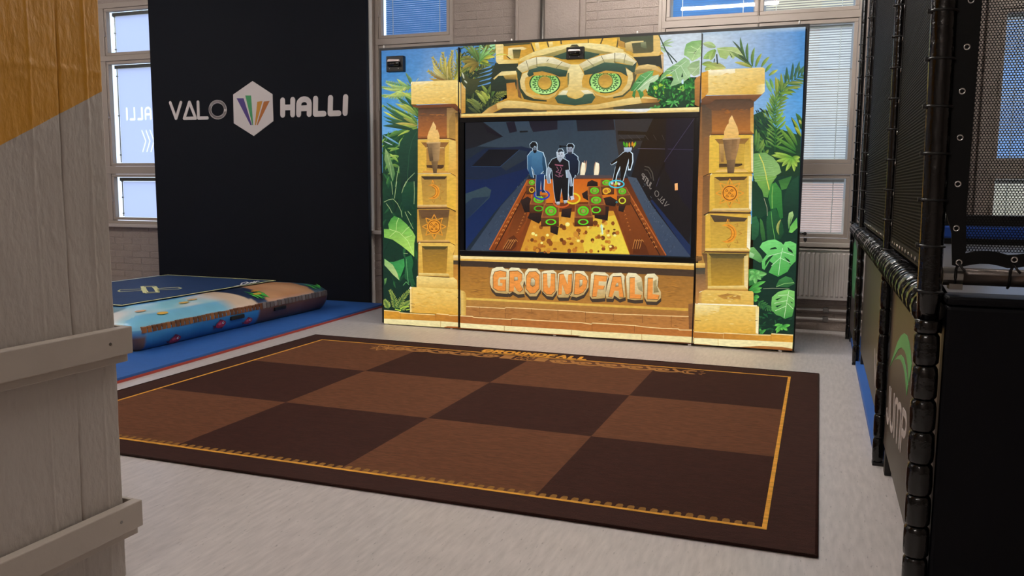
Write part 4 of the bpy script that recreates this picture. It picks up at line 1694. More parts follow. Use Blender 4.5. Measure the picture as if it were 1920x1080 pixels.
for (p, q, w_, c0, c1, b_) in [   # palm left of the capital
        ((470, 640), (100, 585), 46, '#6a9a50', '#c8dc88', -.18), ((470, 650), (55, 655), 46, '#78a254', '#d0dc84', -.16), ((440, 640), (260, 520), 44, '#6fa05a', '#bcd680', -.12),
        ((460, 600), (385, 430), 34, '#4a7448', '#789a66', .12), ((480, 590), (440, 480), 26, '#5a8450', '#8aa870', .1), ((540, 560), (580, 510), 12, '#a8b888', '#c8d0a0', 0),
        ((380, 660), (70, 795), 40, '#9ab85c', '#c8cf6c', -.1), ((360, 650), (215, 795), 48, '#a4bc5c', '#d2d870', -.14), ((400, 640), (350, 690), 40, '#a8c068', '#d6d880', -.1),
        ((480, 720), (60, 745), 44, '#8ab05c', '#c0d078', -.18), ((490, 760), (250, 700), 50, '#7fae58', '#cadd80', -.12), ((490, 800), (330, 710), 50, '#a0b850', '#d0d060', -.1),
        ((490, 860), (370, 740), 46, '#6a9848', '#a8c060', -.1)]:
    A.leaf(*L1(p, q), w_ / 7.71, c0, c1, b_)
for (p, q, w_, c0, c1, b_) in [
        ((560, 1120), (60, 900), 50, '#2f5a34', '#3c6a44', -.15), ((570, 1100), (100, 860), 46, '#2a5030', '#4a7a50', -.1), ((570, 1080), (270, 785), 62, '#2c5434', '#3f6e44', .06),
        ((575, 1060), (240, 880), 62, '#6f9248', '#c8cc60', .06), ((575, 1050), (345, 880), 46, '#5f8a40', '#c0c858', .08), ((575, 1040), (380, 780), 64, '#254a2c', '#33603a', .1),
        ((560, 1150), (60, 990), 44, '#9ab84c', '#dede50', -.12), ((560, 1180), (60, 1060), 48, '#2a5436', '#44704a', -.1), ((575, 1150), (200, 950), 40, '#86a848', '#b8cc58', -.05),
        ((575, 1060), (480, 880), 50, '#3c6a34', '#7a9c48', .1), ((580, 1000), (460, 830), 40, '#345c32', '#68903c', .1)]:
    A.leaf(*L1(p, q), w_ / 7.71, c0, c1, b_)
for (p, q, w_, c0, c1, b_) in [
        ((560, 180), (80, 120), 50, '#274c30', '#37634a', -.1), ((560, 170), (140, 10), 46, '#27482e', '#3f6a44', -.06), ((565, 200), (240, 165), 44, '#a89a48', '#d0c060', .04),
        ((560, 225), (230, 200), 40, '#7a9a40', '#c8cc50', .06), ((565, 190), (350, 80), 40, '#6a8a3c', '#a8a850', .02), ((560, 170), (440, 20), 40, '#44703a', '#7fa04c', .05),
        ((560, 240), (70, 390), 56, '#3a6a34', '#5c8a44', .10), ((560, 235), (200, 445), 50, '#86a844', '#c2cc58', .16), ((520, 270), (55, 200), 60, '#20422c', '#33583a', .1),
        ((420, 300), (60, 540), 40, '#1f4a2c', '#2f6038', .1), ((300, 470), (60, 330), 26, '#5d9ac0', '#86b8d8', 0), ((200, 480), (70, 420), 14, '#b8ccd8', '#c8d8e0', 0),
        ((280, 720), (150, 600), 36, '#7fa848', '#a8c860', .1), ((290, 640), (160, 640), 30, '#86b04c', '#b8d064', .1), ((300, 800), (190, 760), 44, '#4a7a3c', '#76983c', .1)]:
    A.leaf(*L2(p, q), w_ / 7.71, c0, c1, b_)
A.nxt()
A.P(L2((560, 235), (460, 265), (375, 330), (310, 440), (290, 580), (292, 760), (310, 930), (345, 1080), (570, 1080), (575, 240)), '#1c4430', '#0f2a22', 60)
A.line(L2((550, 280), (480, 420), (440, 600), (420, 860), (410, 1080)), 0.8, '#2f5a3c')
A.P(L2((95, 525), (150, 600), (180, 700), (215, 790), (238, 890), (205, 1010), (165, 920), (120, 790), (82, 690)), '#84a464', '#3f6e40', 70)
A.line(L2((110, 560), (160, 760), (200, 990)), 0.7, '#a8c080')
A.P(L3((330, 170), (385, 20), (520, 0), (510, 240), (480, 400), (400, 410), (340, 330)), '#1a4a2e', '#12352a')
for l in [L2((300, 430), (292, 500)), L2((295, 790), (262, 950), (245, 1080)), L2((520, 880), (420, 980), (370, 1080)), L3((75, 300), (140, 268), (210, 255), (270, 320), (325, 430), (338, 520)), L3((228, 250), (245, 120), (262, 0)),
          L3((200, 190), (192, 60), (180, 0)), L3((333, 170), (360, 80), (400, 0)), L3((510, 330), (518, 160), (512, 0)), L3((380, 440), (440, 570), (500, 690)), L3((470, 490), (420, 430)), L3((110, 320), (160, 390), (195, 460)),
          L3((360, 1040), (420, 1045))]:
    A.line(l, 0.9, '#9fb67c')
A.P(L3((225, 500), (180, 540), (137, 620), (150, 690), (76, 690), (80, 810), (200, 842), (330, 930), (430, 1010), (512, 1090), (514, 900), (532, 800), (490, 720), (400, 615), (310, 535)), '#4f9a40', '#b6e066', 75)
A.P(L3((225, 500), (180, 540), (137, 620), (150, 690), (300, 720), (420, 800), (500, 760), (400, 615), (310, 535)), '#3f8a3a', '#8cc858', 70)
for l in [L3((150, 690), (300, 740), (420, 860), (505, 1060)), L3((250, 715), (260, 600), (290, 530)), L3((330, 770), (400, 690), (440, 660)), L3((250, 720), (160, 800)), L3((380, 820), (480, 780))]:
    A.line(l, 0.8, '#c8e88c')
A.P(L4((78, 105), (140, 150), (210, 150), (345, 105), (350, 210), (320, 290), (275, 402), (190, 320), (120, 240), (78, 195)), '#2a7a44', '#3f9a4c', 30)
A.P(L4((78, 110), (190, 190), (250, 300), (280, 400), (190, 320), (120, 240), (78, 195)), '#8ab86a', '#b8c884', 60)
A.P(L4((360, 90), (440, 60), (470, 160), (450, 260), (470, 380), (500, 470), (430, 440), (350, 370)), '#256a3a', '#1f4f30')
A.line(L4((372, 110), (385, 300), (400, 440)), 0.9, '#68a868')
A.P(L4((76, 380), (110, 370), (100, 430), (78, 470)), '#6a9a50', '#3c6a3c')
A.line(L4((330, 470), (370, 420), (410, 460)), 1.2, '#5c9a5c')
for (x0, y0, x1, y1, b_) in ((225, 800, 165, 560, .12), (240, 800, 395, 560, -.1), (290, 810, 420, 690, -.1), (130, 790, 90, 690, .1)):
    p, q = L4((x0, y0), (x1, y1))
    A.frond(p, q, b_, 11, 9, 2.0, '#3f6a34', '#b8c85c', 58)
for l in [L4((290, 790), (330, 760), (410, 755)), L4((220, 790), (300, 810)), L4((370, 800), (420, 790))]:
    A.line(l, 2.0, '#b4d048')
A.nxt(2)


# ---- stone column, used for both sides with its own pixel shapes
def slabp(pts, c0, c1, ang=90, hi=None, wd=1.0):
    A.P(pts, c0, c1, ang)
    if hi:
        A.line(pts[:2], wd, hi)


def sun_icon(cx, cy, r, c='#e8962c', d='#6a3a12'):
    for k in range(8):
        q = k * math.pi / 4 - math.pi / 2
        t = (cx + r * 1.78 * math.cos(q), cy + r * 1.84 * math.sin(q))
        a, b_ = (cx + r * 1.12 * math.cos(q - .34), cy + r * 1.15 * math.sin(q - .34)), (cx + r * 1.12 * math.cos(q + .34), cy + r * 1.15 * math.sin(q + .34))
        A.line([a, t, b_], 1.5, c)
        A.line([(a[0] * .6 + b_[0] * .4 + .3, a[1] * .6 + b_[1] * .4 + .3), (t[0] * .8 + cx * .2, t[1] * .8 + cy * .2)], 0.8, d)
    A.ell(cx, cy, r * 1.08, r * 1.1, c)
    A.ell(cx, cy, r * .9, r * .93, d)
    A.ell(cx, cy, r * .80, r * .83, c)
    for (a, b_) in ((-.4, -.35), (.25, -.38), (-.05, -.05), (-.35, .32), (.3, .3)):
        A.line([(cx + (a - .18) * r, cy + (b_ + .12) * r), (cx + a * r, cy + (b_ - .14) * r), (cx + (a + .2) * r, cy + (b_ + .1) * r), (cx + (a - .1) * r, cy + (b_ + .16) * r)], 0.9, d)


def moon_icon(cx, cy, r, c='#e8962c', d='#7a4414'):
    th = [math.radians(a) for a in range(-125, 126, 10)]
    out = [(cx + r * math.cos(a), cy + r * 1.05 * math.sin(a)) for a in th]
    inn = [(cx - .42 * r + r * .80 * math.cos(a), cy + r * .84 * math.sin(a)) for a in reversed(th[2:-2])]
    A.P(out + inn, c)
    for f, s in ((.82, -.06), (.62, -.16)):
        A.line([(cx + s * r + r * f * math.cos(a), cy + r * f * 1.05 * math.sin(a)) for a in th[4:-4]], 0.8, d)
    for k in (-2, -1, 0, 1, 2):
        q = math.radians(k * 42)
        a = (cx + r * 1.2 * math.cos(q - .16), cy + r * 1.25 * math.sin(q - .16))
        b_ = (cx + r * 1.2 * math.cos(q + .16), cy + r * 1.25 * math.sin(q + .16))
        t = (cx + r * 1.55 * math.cos(q), cy + r * 1.6 * math.sin(q))
        A.line([a, t, b_], 0.9, '#a8702a')
    A.line([(cx - r * .12, cy - r * 1.12), (cx, cy - r * 1.6), (cx + r * .16, cy - r * 1.12)], 1.2, c)


# left column
A.P(j(L1((575, 930), (1180, 930)), L4((1100, 520), (530, 500))), '#7a5430', '#b8863c')
A.P(L2((985, -60), (1185, -60), (1185, 1100), (985, 1100)), '#8a6a3c', '#dca23c')
A.P(j(L2((1110, 0), (1185, 0)), L3((1183, 1080), (1115, 1080))), '#c08a3c', '#e8b048')
A.P(j(L2((1105, 10), (1180, 0), (1180, 90), (1120, 170))), '#4a3a28', '#b08038')
slabp(L2((572, -60), (990, -60), (990, 372), (568, 372)), '#5e4230', '#b4682c')
A.P(j(L1((572, 925), (1060, 925)), L2((985, 60), (572, 60))), '#4a3428', '#6e4a32')
A.P(L2((985, -60), (1110, -60), (1018, 120), (1015, 385), (985, 372)), '#8a6a44', '#d4a44c')
A.P(L2((568, 345), (990, 340), (990, 372), (568, 376)), '#a86a38', '#8a4a20')
A.line(L2((568, 384), (1020, 380), (1110, 405)), 1.6, '#5a3018')
slabp(L2((566, 402), (1020, 396), (1008, 880), (566, 886)), '#dcae48', '#e0b040', 60, '#f0cc78')
A.P(L2((1020, 394), (1115, 425), (1120, 928), (1040, 895), (1008, 880)), '#e8c468', '#d8a040')
A.P(L2((612, 440), (1015, 438), (955, 520), (955, 850), (690, 850), (690, 522)), '#8a5c30', '#c8963c')
A.P(L2((690, 522), (955, 518), (955, 770), (690, 770)), '#a8763c', '#b88838')
A.line(L2((690, 522), (720, 508), (740, 560)), 1.3, '#e8c880')
A.line(L2((880, 518), (950, 518)), 1.3, '#e8c880')
A.P(L2((688, 768), (945, 764), (940, 800), (900, 822), (700, 805)), '#4a3220', '#4e3620')
A.P(L2((640, 852), (1000, 858), (1010, 882), (630, 880)), '#c8883c', '#e0a850')
A.P(L2((760, 712), (858, 708), (836, 912), (796, 912)), '#8a6a44', '#4c3a26', 150)
A.P(L2((694, 440), (894, 432), (872, 708), (738, 714)), '#5f4a36', '#b48e5c', 0)
A.P(L2((705, 446), (760, 444), (790, 700), (738, 712)), '#8a6c48', '#54402c')
A.P(L2((690, 436), (894, 428), (893, 448), (694, 456)), '#d8b078', '#c09a64')
A.P(L2((790, 138), (815, 180), (832, 215), (826, 268), (845, 250), (868, 300), (880, 350), (876, 432), (706, 440), (704, 350), (722, 290), (752, 225)), '#eec27c', '#e6b662')
A.line(L2((568, 888), (1040, 886), (1115, 930)), 1.6, '#6a4a24')
slabp(j(L2((566, 892), (1042, 890), (1118, 935)), L3((1115, 430), (985, 372), (558, 378))), '#dcb04c', '#e6b23c', 70, '#f6deA0')
A.P(j(L2((615, 930), (985, 932)), L3((985, 345), (640, 345))), '#a8803c', '#c8983c')
A.P(L2((612, 928), (988, 930), (960, 972), (660, 978)), '#3c3020', '#4a3a26')
A.P(L3((560, 340), (985, 338), (985, 378), (565, 382)), '#ecc87c', '#a8703c')
moon_icon(*L3((780, 150))[0], 13.5)
A.line(L3((560, 392), (1000, 385), (1115, 436)), 2.2, '#4a3018')
slabp(L3((558, 402), (1030, 400), (1115, 445), (1112, 930), (1020, 872), (556, 884)), '#c08c38', '#e8b444', 90)
A.P(L3((575, 410), (1025, 408), (1000, 640), (960, 860), (640, 860), (600, 640)), '#5c4228', '#c4943c')
A.P(L3((585, 412), (1022, 410), (1000, 520), (620, 540)), '#6a4c30', '#6a4a2c')
A.P(L3((556, 855), (1010, 850), (1040, 885), (556, 890)), '#e8b868', '#a8743c')
sun_icon(*L3((802, 655))[0], 12.5)
A.line(L3((560, 880), (1030, 885), (1110, 930)), 1.4, '#5a3a1c')
slabp(j(L3((578, 900), (600, 888), (1040, 892), (1112, 935)), L4((1000, 60), (965, 360), (540, 345))), '#e8bc58', '#d8a440', 90, '#f4e4b0', 2.2)
A.P(j(L3((625, 940), (1000, 942)), L4((915, 300), (600, 300))), '#8a682c', '#b8862e', 90)
A.P(L3((622, 938), (1002, 940), (960, 985), (670, 985)), '#46401f', '#5c4a26')
A.P(L4((540, 300), (940, 310), (960, 350), (540, 335)), '#f0d484', '#c89a44')
A.P(L4((540, 340), (960, 352), (950, 366), (540, 352)), '#5c3a1c', '#5c3a1c')
slabp(L4((512, 360), (530, 342), (960, 366), (1010, 358), (1066, 400), (1062, 530), (512, 500)), '#f2d684', '#dcae50', 90, '#f8ecc0', 1.4)
slabp(L4((422, 515), (440, 490), (1104, 522), (1104, 870), (780, 855), (422, 835)), '#f0cc70', '#dca23a', 90, '#fbeecb', 3.2)
A.P(L4((422, 520), (460, 520), (450, 830), (422, 830)), '#f2d890', '#e4b450', 0)
A.P(L4((1060, 530), (1104, 530), (1104, 860), (1070, 850)), '#e8bc58', '#f6e4a8', 0)
for l in (L4((430, 712), (490, 724)), L4((440, 760), (480, 765)), L4((1060, 632), (1100, 634))):
    A.line(l, 0.9, '#7a5424')
A.P(j(L3((1112, 900), (1183, 900)), L4((1105, 55), (1005, 62), (960, 360))), '#d8a848', '#e0b050')
A.P(L4((960, 60), (1010, 60), (1010, 360), (958, 362)), '#e0b858', '#d8a848')
A.P(L4((1008, 62), (1104, 66), (1104, 132), (1008, 128)), '#f4dc98', '#d8a44c')
A.P(L4((1008, 130), (1104, 134), (1104, 190), (1008, 185)), '#3c3428', '#5c4830')
A.P(L4((1008, 186), (1104, 190), (1104, 524), (1066, 500), (1060, 400), (1008, 360)), '#b47a34', '#dc9c3c')
# bottom courses of the left panel
A.P(L4((72, 800), (270, 818), (292, 832), (450, 845), (760, 862), (780, 850), (940, 860), (1105, 870), (1105, 975), (820, 955), (72, 920)), '#d6962e', '#b4702c', 20)
A.line(L4((72, 806), (270, 822), (292, 838), (450, 850), (760, 866)), 1.5, '#f2d088')
A.line(L4((780, 852), (940, 864), (960, 876), (1105, 876)), 1.5, '#f2d088')
A.line(L4((292, 836), (294, 930)), 0.6, '#a86a28')
A.line(L4((772, 866), (776, 950)), 0.6, '#8a5424')
A.P(L4((72, 918), (835, 952), (1105, 972), (1105, 1055), (72, 992)), '#f0e2a8', '#ecd898')
A.line(L4((838, 950), (834, 1030)), 0.9, '#b88a4c')
A.P(L4((880, 1035), (930, 1020), (1105, 1028), (1105, 1060), (880, 1045)), '#a8602a', '#8a4a20')

# ---- centre panel: dusky jungle at its left
A.P([(864.6, 87), (932, 84), (945, 215), (864.6, 220)], '#4a88c4', '#22352a')
A.P(C1((70, 400), (520, 380), (700, 700), (480, 1040), (130, 1040), (70, 700)), '#2a3c2c', '#17261c')
A.P(C1((320, 100), (540, 92), (530, 230), (330, 240)), '#a4d8a0', '#74b0b0')
A.bush(C1((75, 120), (530, 115), (510, 420), (300, 560), (90, 560)), 130, 8, 20, ['#4a5a2c', '#6a7434', '#8a8a3c', '#3c5230', '#a09440', '#2c3e28', '#5c8a40'], .17)
A.bush(C1((110, 520), (460, 500), (640, 700), (450, 1000), (140, 1000)), 90, 9, 20, ['#22301f', '#2f4028', '#3c4c2a', '#1a2820', '#4c5a30'], .2, (200, 330))
for (a, b_, n_) in (((300, 340), (90, 300), 9), ((310, 330), (180, 120), 9), ((310, 330), (430, 120), 9), ((320, 340), (525, 180), 9), ((300, 350), (100, 450), 9), ((500, 790), (680, 740), 8), ((420, 900), (290, 740), 9), ((360, 980), (190, 860), 9), ((500, 790), (640, 990), 7)):
    p, q = C1(a, b_)
    A.frond(p, q, .1, n_, 11, 1.9, '#4c5c2c', '#a8ac50', 50)
for (p, q, w_, c0, c1, b_) in [
        ((300, 330), (100, 115), 40, '#3c5a30', '#7c9a4c', .1), ((300, 330), (200, 110), 36, '#4a6a34', '#7aa04c', .06), ((310, 320), (320, 100), 30, '#3c6a3a', '#7fb868', 0), ((310, 320), (420, 110), 34, '#4f8a44', '#a4dc84', -.06),
        ((310, 330), (520, 130), 36, '#5a9a44', '#b4e488', -.1), ((320, 330), (520, 200), 36, '#4f8438', '#98c860', -.12), ((290, 340), (75, 260), 46, '#5c5a28', '#8a8440', .1), ((290, 350), (75, 330), 50, '#6a5f28', '#a08a3c', .12),
        ((300, 350), (80, 420), 52, '#7a6a2c', '#b09a44', .15), ((300, 360), (180, 480), 60, '#6a5a24', '#a8903c', .1), ((320, 350), (440, 330), 60, '#8a9a30', '#c8c840', -.1), ((380, 290), (530, 265), 46, '#a8b03c', '#dcd850', -.2),
        ((310, 300), (250, 140), 30, '#44602c', '#7c8c40', .1), ((340, 330), (480, 380), 40, '#4a6a2c', '#8aa044', .1), ((520, 250), (690, 240), 20, '#d8d050', '#e8e070', -.15)]:
    A.leaf(*C1(p, q), w_ / 7.2, c0, c1, b_)
for (y0, k) in ((400, 0), (450, 1), (500, 2), (560, 3), (620, 4)):
    p, q = C1((300 - 20 * k, y0 + 60), (500, y0 - 30))
    A.leaf(p, q, 4.6, '#6aa0d4', '#5a8cc4', .12, dark=.9)
    p, q = C1((250 - 10 * k, y0 + 70), (490, y0 + 5))
    A.leaf(p, q, 5.5, '#2c3a26', '#3a4a2c', .1)
A.P(C1((80, 470), (190, 560), (330, 560), (280, 700), (200, 800), (130, 740), (90, 620)), '#4a4c28', '#2a3420')
for (p, q) in (((110, 560), (80, 470)), ((150, 620), (110, 580)), ((130, 690), (75, 640))):
    A.leaf(*C1(p, q), 3, '#c8ccb0', '#d8dcc8')
for (p, q, w_, c0, c1, b_) in [
        ((360, 980), (200, 820), 44, '#4c5c30', '#8a9850', .1), ((330, 1020), (210, 890), 40, '#44502c', '#6f7c40', .06), ((300, 1030), (160, 940), 40, '#3c4628', '#5c6434', .04), ((400, 900), (280, 745), 50, '#7a8c38', '#c4cc60', .1),
        ((430, 860), (340, 720), 50, '#86963c', '#c8cc5c', .08), ((450, 830), (400, 740), 50, '#98a840', '#d0d060', .04), ((480, 800), (530, 610), 44, '#4a6a30', '#6c8a40', .06), ((380, 990), (560, 880), 26, '#3a5030', '#4c6438', 0),
        ((440, 800), (340, 640), 44, '#54702c', '#98a848', .1), ((420, 760), (470, 640), 40, '#465a2a', '#7a8c40', .1)]:
    A.leaf(*C1(p, q), w_ / 7.2, c0, c1, b_)

# temple mask
A.P(j(C1((530, 95), (1010, 70)), C2((1150, 72)), C3((560, 100), (620, 350), (610, 560), (400, 800), (590, 900)), C1((1224, 1010), (480, 1025), (540, 890), (690, 820), (680, 620), (560, 520))), '#d4a438', '#b98a34')
A.P(C1((530, 345), (840, 350), (830, 470), (640, 460), (560, 510), (470, 600), (500, 440)), '#2b3424', '#27301f')
A.P(C1((470, 600), (560, 515), (650, 510), (820, 570), (820, 700), (680, 720), (470, 730)), '#2a3a2a', '#222c20')
A.P(C1((680, 620), (795, 608), (830, 800), (880, 830), (690, 830)), '#b87c34', '#d09a3c')
A.P(C1((815, 575), (850, 570), (885, 830), (840, 805)), '#8a6438', '#6a4a2c')
A.P(C1((500, 560), (560, 505), (615, 462), (812, 452), (818, 502), (640, 516), (572, 520), (520, 570)), '#ecd898', '#d8b868')
A.P(C1((636, 516), (818, 500), (814, 572), (670, 566)), '#c4a04c', '#7a6030')
# upper left niche
A.P(C1((538, 95), (640, 92), (640, 300), (848, 304), (838, 352), (575, 360), (538, 322)), '#f0dc98', '#e0bc60', 20)
A.P(C1((640, 92), (1015, 72), (1045, 190), (870, 270), (848, 306), (640, 302)), '#c48e2c', '#dca63a')
A.P(C1((632, 90), (1000, 72), (1000, 92), (650, 120)), '#40442c', '#4c4a2c')
A.P(C1((705, 145), (900, 128), (955, 150), (925, 168), (875, 172), (850, 290), (700, 285)), '#f2e2ac', '#d4ae58', 60)
A.P(C1((762, 165), (878, 163), (856, 285), (778, 285)), '#45492c', '#8a7434')
for (p, q, w_, c0, c1, b_) in [((520, 250), (690, 235), 20, '#d8d050', '#e8e070', -.15), ((690, 240), (775, 300), 14, '#e8e48a', '#f0e8a0', -.1), ((690, 240), (775, 270), 12, '#e0dc80', '#f0e8a0', -.1), ((680, 250), (740, 300), 14, '#2a3220', '#2a3220', 0)]:
    A.leaf(*C1(p, q), w_ / 7.2, c0, c1, b_)
# crown tiles
A.P(j(C1((1010, 70), (1050, 195)), C2((220, 215), (500, 160), (760, 150), (1000, 172), (1170, 215), (1150, 72), (0, 140))), '#e6b23a', '#f0c654')
for l in (C1((1010, 75), (1055, 195)), C2((185, 130), (208, 205)), C2((372, 115), (378, 165)), C2((735, 95), (738, 152)), C2((938, 82), (908, 160)), C2((1150, 75), (1128, 205))):
    A.line(l, 2.6, '#5a4a24')
A.P(C2((20, 150), (70, 140), (90, 240), (40, 255)), '#f8e4a0', '#e8c060')
A.P(C2((205, 140), (260, 130), (265, 190), (215, 205)), '#f4dc94', '#e8c060')
A.P(C2((390, 115), (735, 95), (735, 150), (500, 150), (390, 160)), '#d89c34', '#f0c048')
# crown arch
A.P(j(C1((860, 290), (1050, 195), (1224, 145)), C2((220, 210), (500, 160), (750, 148), (1000, 172), (1224, 240)), C3((120, 300), (240, 370), (270, 410), (150, 335)), C2((1095, 285), (960, 262), (700, 215), (450, 220), (180, 300), (0, 332)), C1((945, 310), (850, 330))), '#f0e0a0', '#e0c068')
A.P(C2((60, 325), (180, 298), (450, 218), (700, 212), (960, 262), (1060, 285), (880, 300), (700, 262), (450, 268), (270, 330)), '#b8a45c', '#8a8048')
A.P(C2((262, 332), (450, 268), (700, 260), (900, 296), (880, 312), (725, 372), (400, 372)), '#3a5440', '#2c4636')
A.P(C2((395, 368), (730, 368), (615, 438), (512, 438)), '#b8882c', '#dcae44')
A.P(C2((495, 200), (520, 172), (590, 168), (622, 200)), '#3c3a26', '#4c4428')
# eye sockets: shade, rim, hollow
A.P(C1((820, 415), (890, 480), (868, 590), (880, 690), (955, 785), (1060, 832), (1224, 848), (1224, 868), (1040, 858), (920, 835), (850, 690), (828, 540)), '#33432e', '#2a3826')
A.P(j(C1((862, 585), (900, 490), (990, 455)), C2((0, 440), (460, 520), (450, 620), (345, 770), (290, 860), (200, 908), (0, 882)), C1((1060, 828), (950, 782), (876, 685))), '#e8d8a0', '#d0ac58')
A.P(j(C1((925, 610), (938, 545), (1000, 520)), C2((0, 500), (455, 560), (440, 720), (330, 800), (205, 872), (0, 850)), C1((1060, 795), (948, 735))), '#c08e34', '#d8a844')
A.P(j(C2((690, 570), (640, 600), (650, 740), (800, 790), (850, 850), (980, 892)), C3((0, 860), (110, 838), (205, 755), (243, 640), (232, 560), (130, 498)), C2((1100, 470), (900, 500))), '#e6d69c', '#d4b468')
A.P(j(C2((700, 560), (650, 620), (660, 740), (790, 780), (860, 840), (980, 865)), C3((0, 832), (100, 792), (168, 700), (182, 610), (150, 540)), C2((1100, 490), (900, 500))), '#c89636', '#d6a640')
A.P(j(C3((0, 862), (110, 842), (205, 760), (245, 650), (240, 560), (290, 570), (262, 690), (200, 790), (120, 860), (0, 880))), '#5c5030', '#3c4a30')
# shade under the brows
A.P(j(C1((985, 440), (960, 500), (985, 535), (1050, 508)), C2((0, 545), (120, 530), (260, 565), (350, 605), (440, 602), (465, 520), (300, 488), (170, 462), (0, 465)), C1((1100, 405))), '#3a5a46', '#243a2e')
A.P(j(C2((690, 580), (678, 525), (815, 468), (960, 405), (1224, 400)), C3((0, 440), (230, 478), (285, 432), (262, 560), (232, 560), (150, 498), (172, 610), (90, 560)), C2((1150, 540), (980, 520), (850, 560))), '#3a5a46', '#243a2e')
# brows
A.P(j(C1((820, 408), (850, 370), (945, 308), (1085, 266), (1224, 258)), C2((150, 333), (270, 345), (395, 400), (512, 440), (462, 522), (300, 490), (170, 462), (0, 468)), C1((1095, 405), (985, 440), (890, 478))), '#f0e8c4', '#c4b47c')
A.P(j(C1((985, 395), (1095, 360), (1224, 345)), C2((170, 410), (310, 440), (480, 480), (462, 522), (300, 490), (170, 462), (0, 468)), C1((1095, 405), (985, 440))), '#c8b878', '#98905c')
for l in (C1((945, 310), (985, 440)), C1((1085, 268), (1095, 405)), C2((40, 340), (50, 470)), C2((210, 362), (180, 400)), C2((390, 402), (305, 490))):
    A.line(l, 1.0, '#6a6038')
A.P(j(C2((615, 438), (730, 375), (910, 318), (1095, 280), (1224, 282)), C3((20, 318), (150, 335), (245, 400), (290, 430), (240, 480), (130, 452), (0, 425)), C2((1100, 420), (960, 408), (815, 470), (682, 528))), '#f2eac8', '#c8b880')
A.P(j(C2((665, 495), (815, 430), (955, 370), (1100, 360)), C3((20, 390), (130, 400), (250, 440), (240, 480), (130, 452), (0, 425)), C2((1100, 420), (960, 408), (815, 470), (682, 528))), '#cabd84', '#90905e')
for l in (C2((730, 378), (820, 465)), C2((915, 320), (958, 405)), C2((1098, 282), (1098, 415)), C3((20, 320), (18, 430)), C3((150, 338), (130, 450))):
    A.line(l, 1.0, '#6a6038')
A.P(C3((245, 470), (290, 428), (270, 520), (245, 570), (215, 520)), '#2c4436', '#34503c')
# carved green rings of the eyes
for (cx, cy, rx, ry, ri) in ((1021.5, 156.5, 27.5, 20.5, 12.0), (1135.2, 152.8, 29.0, 21.0, 12.6)):
    def rg(k, f, dd=0):
        q = math.radians(k)
        yy = cy + ry * f * math.sin(q)
        return (cx + rx * f * math.cos(q), max(yy, cy - ry * 0.72) if f > .7 else yy)
    A.P([rg(k, 1.06) for k in range(0, 360, 10)], '#1d4a26', '#16401f')
    A.P([rg(k, 0.97) for k in range(0, 360, 10)], '#8cc860', '#c0ec94')
    zig = []
    for k in range(0, 361, 9):
        zig.append(rg(k, 0.86 if (k // 9) % 2 else 0.60))
    A.line(zig, 1.3, '#1f5228')
    A.ell(cx, cy - 0.5, ri * 1.16, ri * 1.16, '#1f4a24')
    A.ell(cx, cy - 0.5, ri * 1.08, ri * 1.08, '#c0a848', '#8a8a3c')
    A.ell(cx, cy - 0.5, ri * .96, ri * .96, '#a87c2c', '#dcae48')
    A.line([rg(k, 1.0) for k in range(110, 160, 8)], 2.4, '#9cd070')
# nose
A.P(C2((512, 438), (615, 438), (682, 570), (655, 660), (650, 745), (800, 790), (838, 860), (700, 850), (580, 912), (450, 855), (330, 862), (350, 805), (470, 740), (478, 640), (455, 600), (462, 530)), '#ecdca0', '#d8b45c')
A.P(C2((460, 560), (485, 545), (480, 700), (462, 740)), '#6a6a44', '#8a8048')
A.P(C2((320, 860), (400, 790), (470, 790), (440, 850)), '#f0e8c8', '#d8cc98')
A.P(C2((640, 790), (740, 785), (820, 830), (700, 845)), '#f0e8c8', '#d8cc98')
A.P(C2((288, 890), (330, 852), (450, 850), (470, 880), (570, 908), (660, 880), (690, 840), (800, 832), (838, 880), (785, 962), (560, 992), (330, 962)), '#40604a', '#2a4434')
# mouth bar and shade below it
A.P(j(C1((490, 1025), (640, 955), (930, 955), (1224, 975), (1224, 1012))), '#4a3c28', '#2c2c1e')
A.P(j(C2((0, 1040), (860, 1045), (1224, 980), (1224, 1060), (0, 1062))), '#6a5430', '#8a6c34')
A.P(j(C1((345, 1030), (440, 950), (560, 890), (700, 852), (850, 862), (1224, 905)), C2((300, 988), (560, 1000), (850, 980), (1224, 905)), C3((230, 870), (400, 858), (582, 888), (560, 930), (350, 940), (0, 985)), C2((850, 1045), (0, 1048)), C1((930, 958), (640, 956), (560, 972), (475, 1028))), '#ecd48a', '#c89a44')
A.P(C1((345, 1030), (440, 950), (545, 895), (560, 968), (475, 1028)), '#d4ae60', '#a8783c', 0)
A.P(C3((330, 880), (582, 888), (560, 930), (350, 940)), '#d0a050', '#8a5c28', 0)
A.P(C3((0, 990), (350, 945), (560, 935), (600, 1000), (0, 1010)), '#5c4a2c', '#3a3c24')
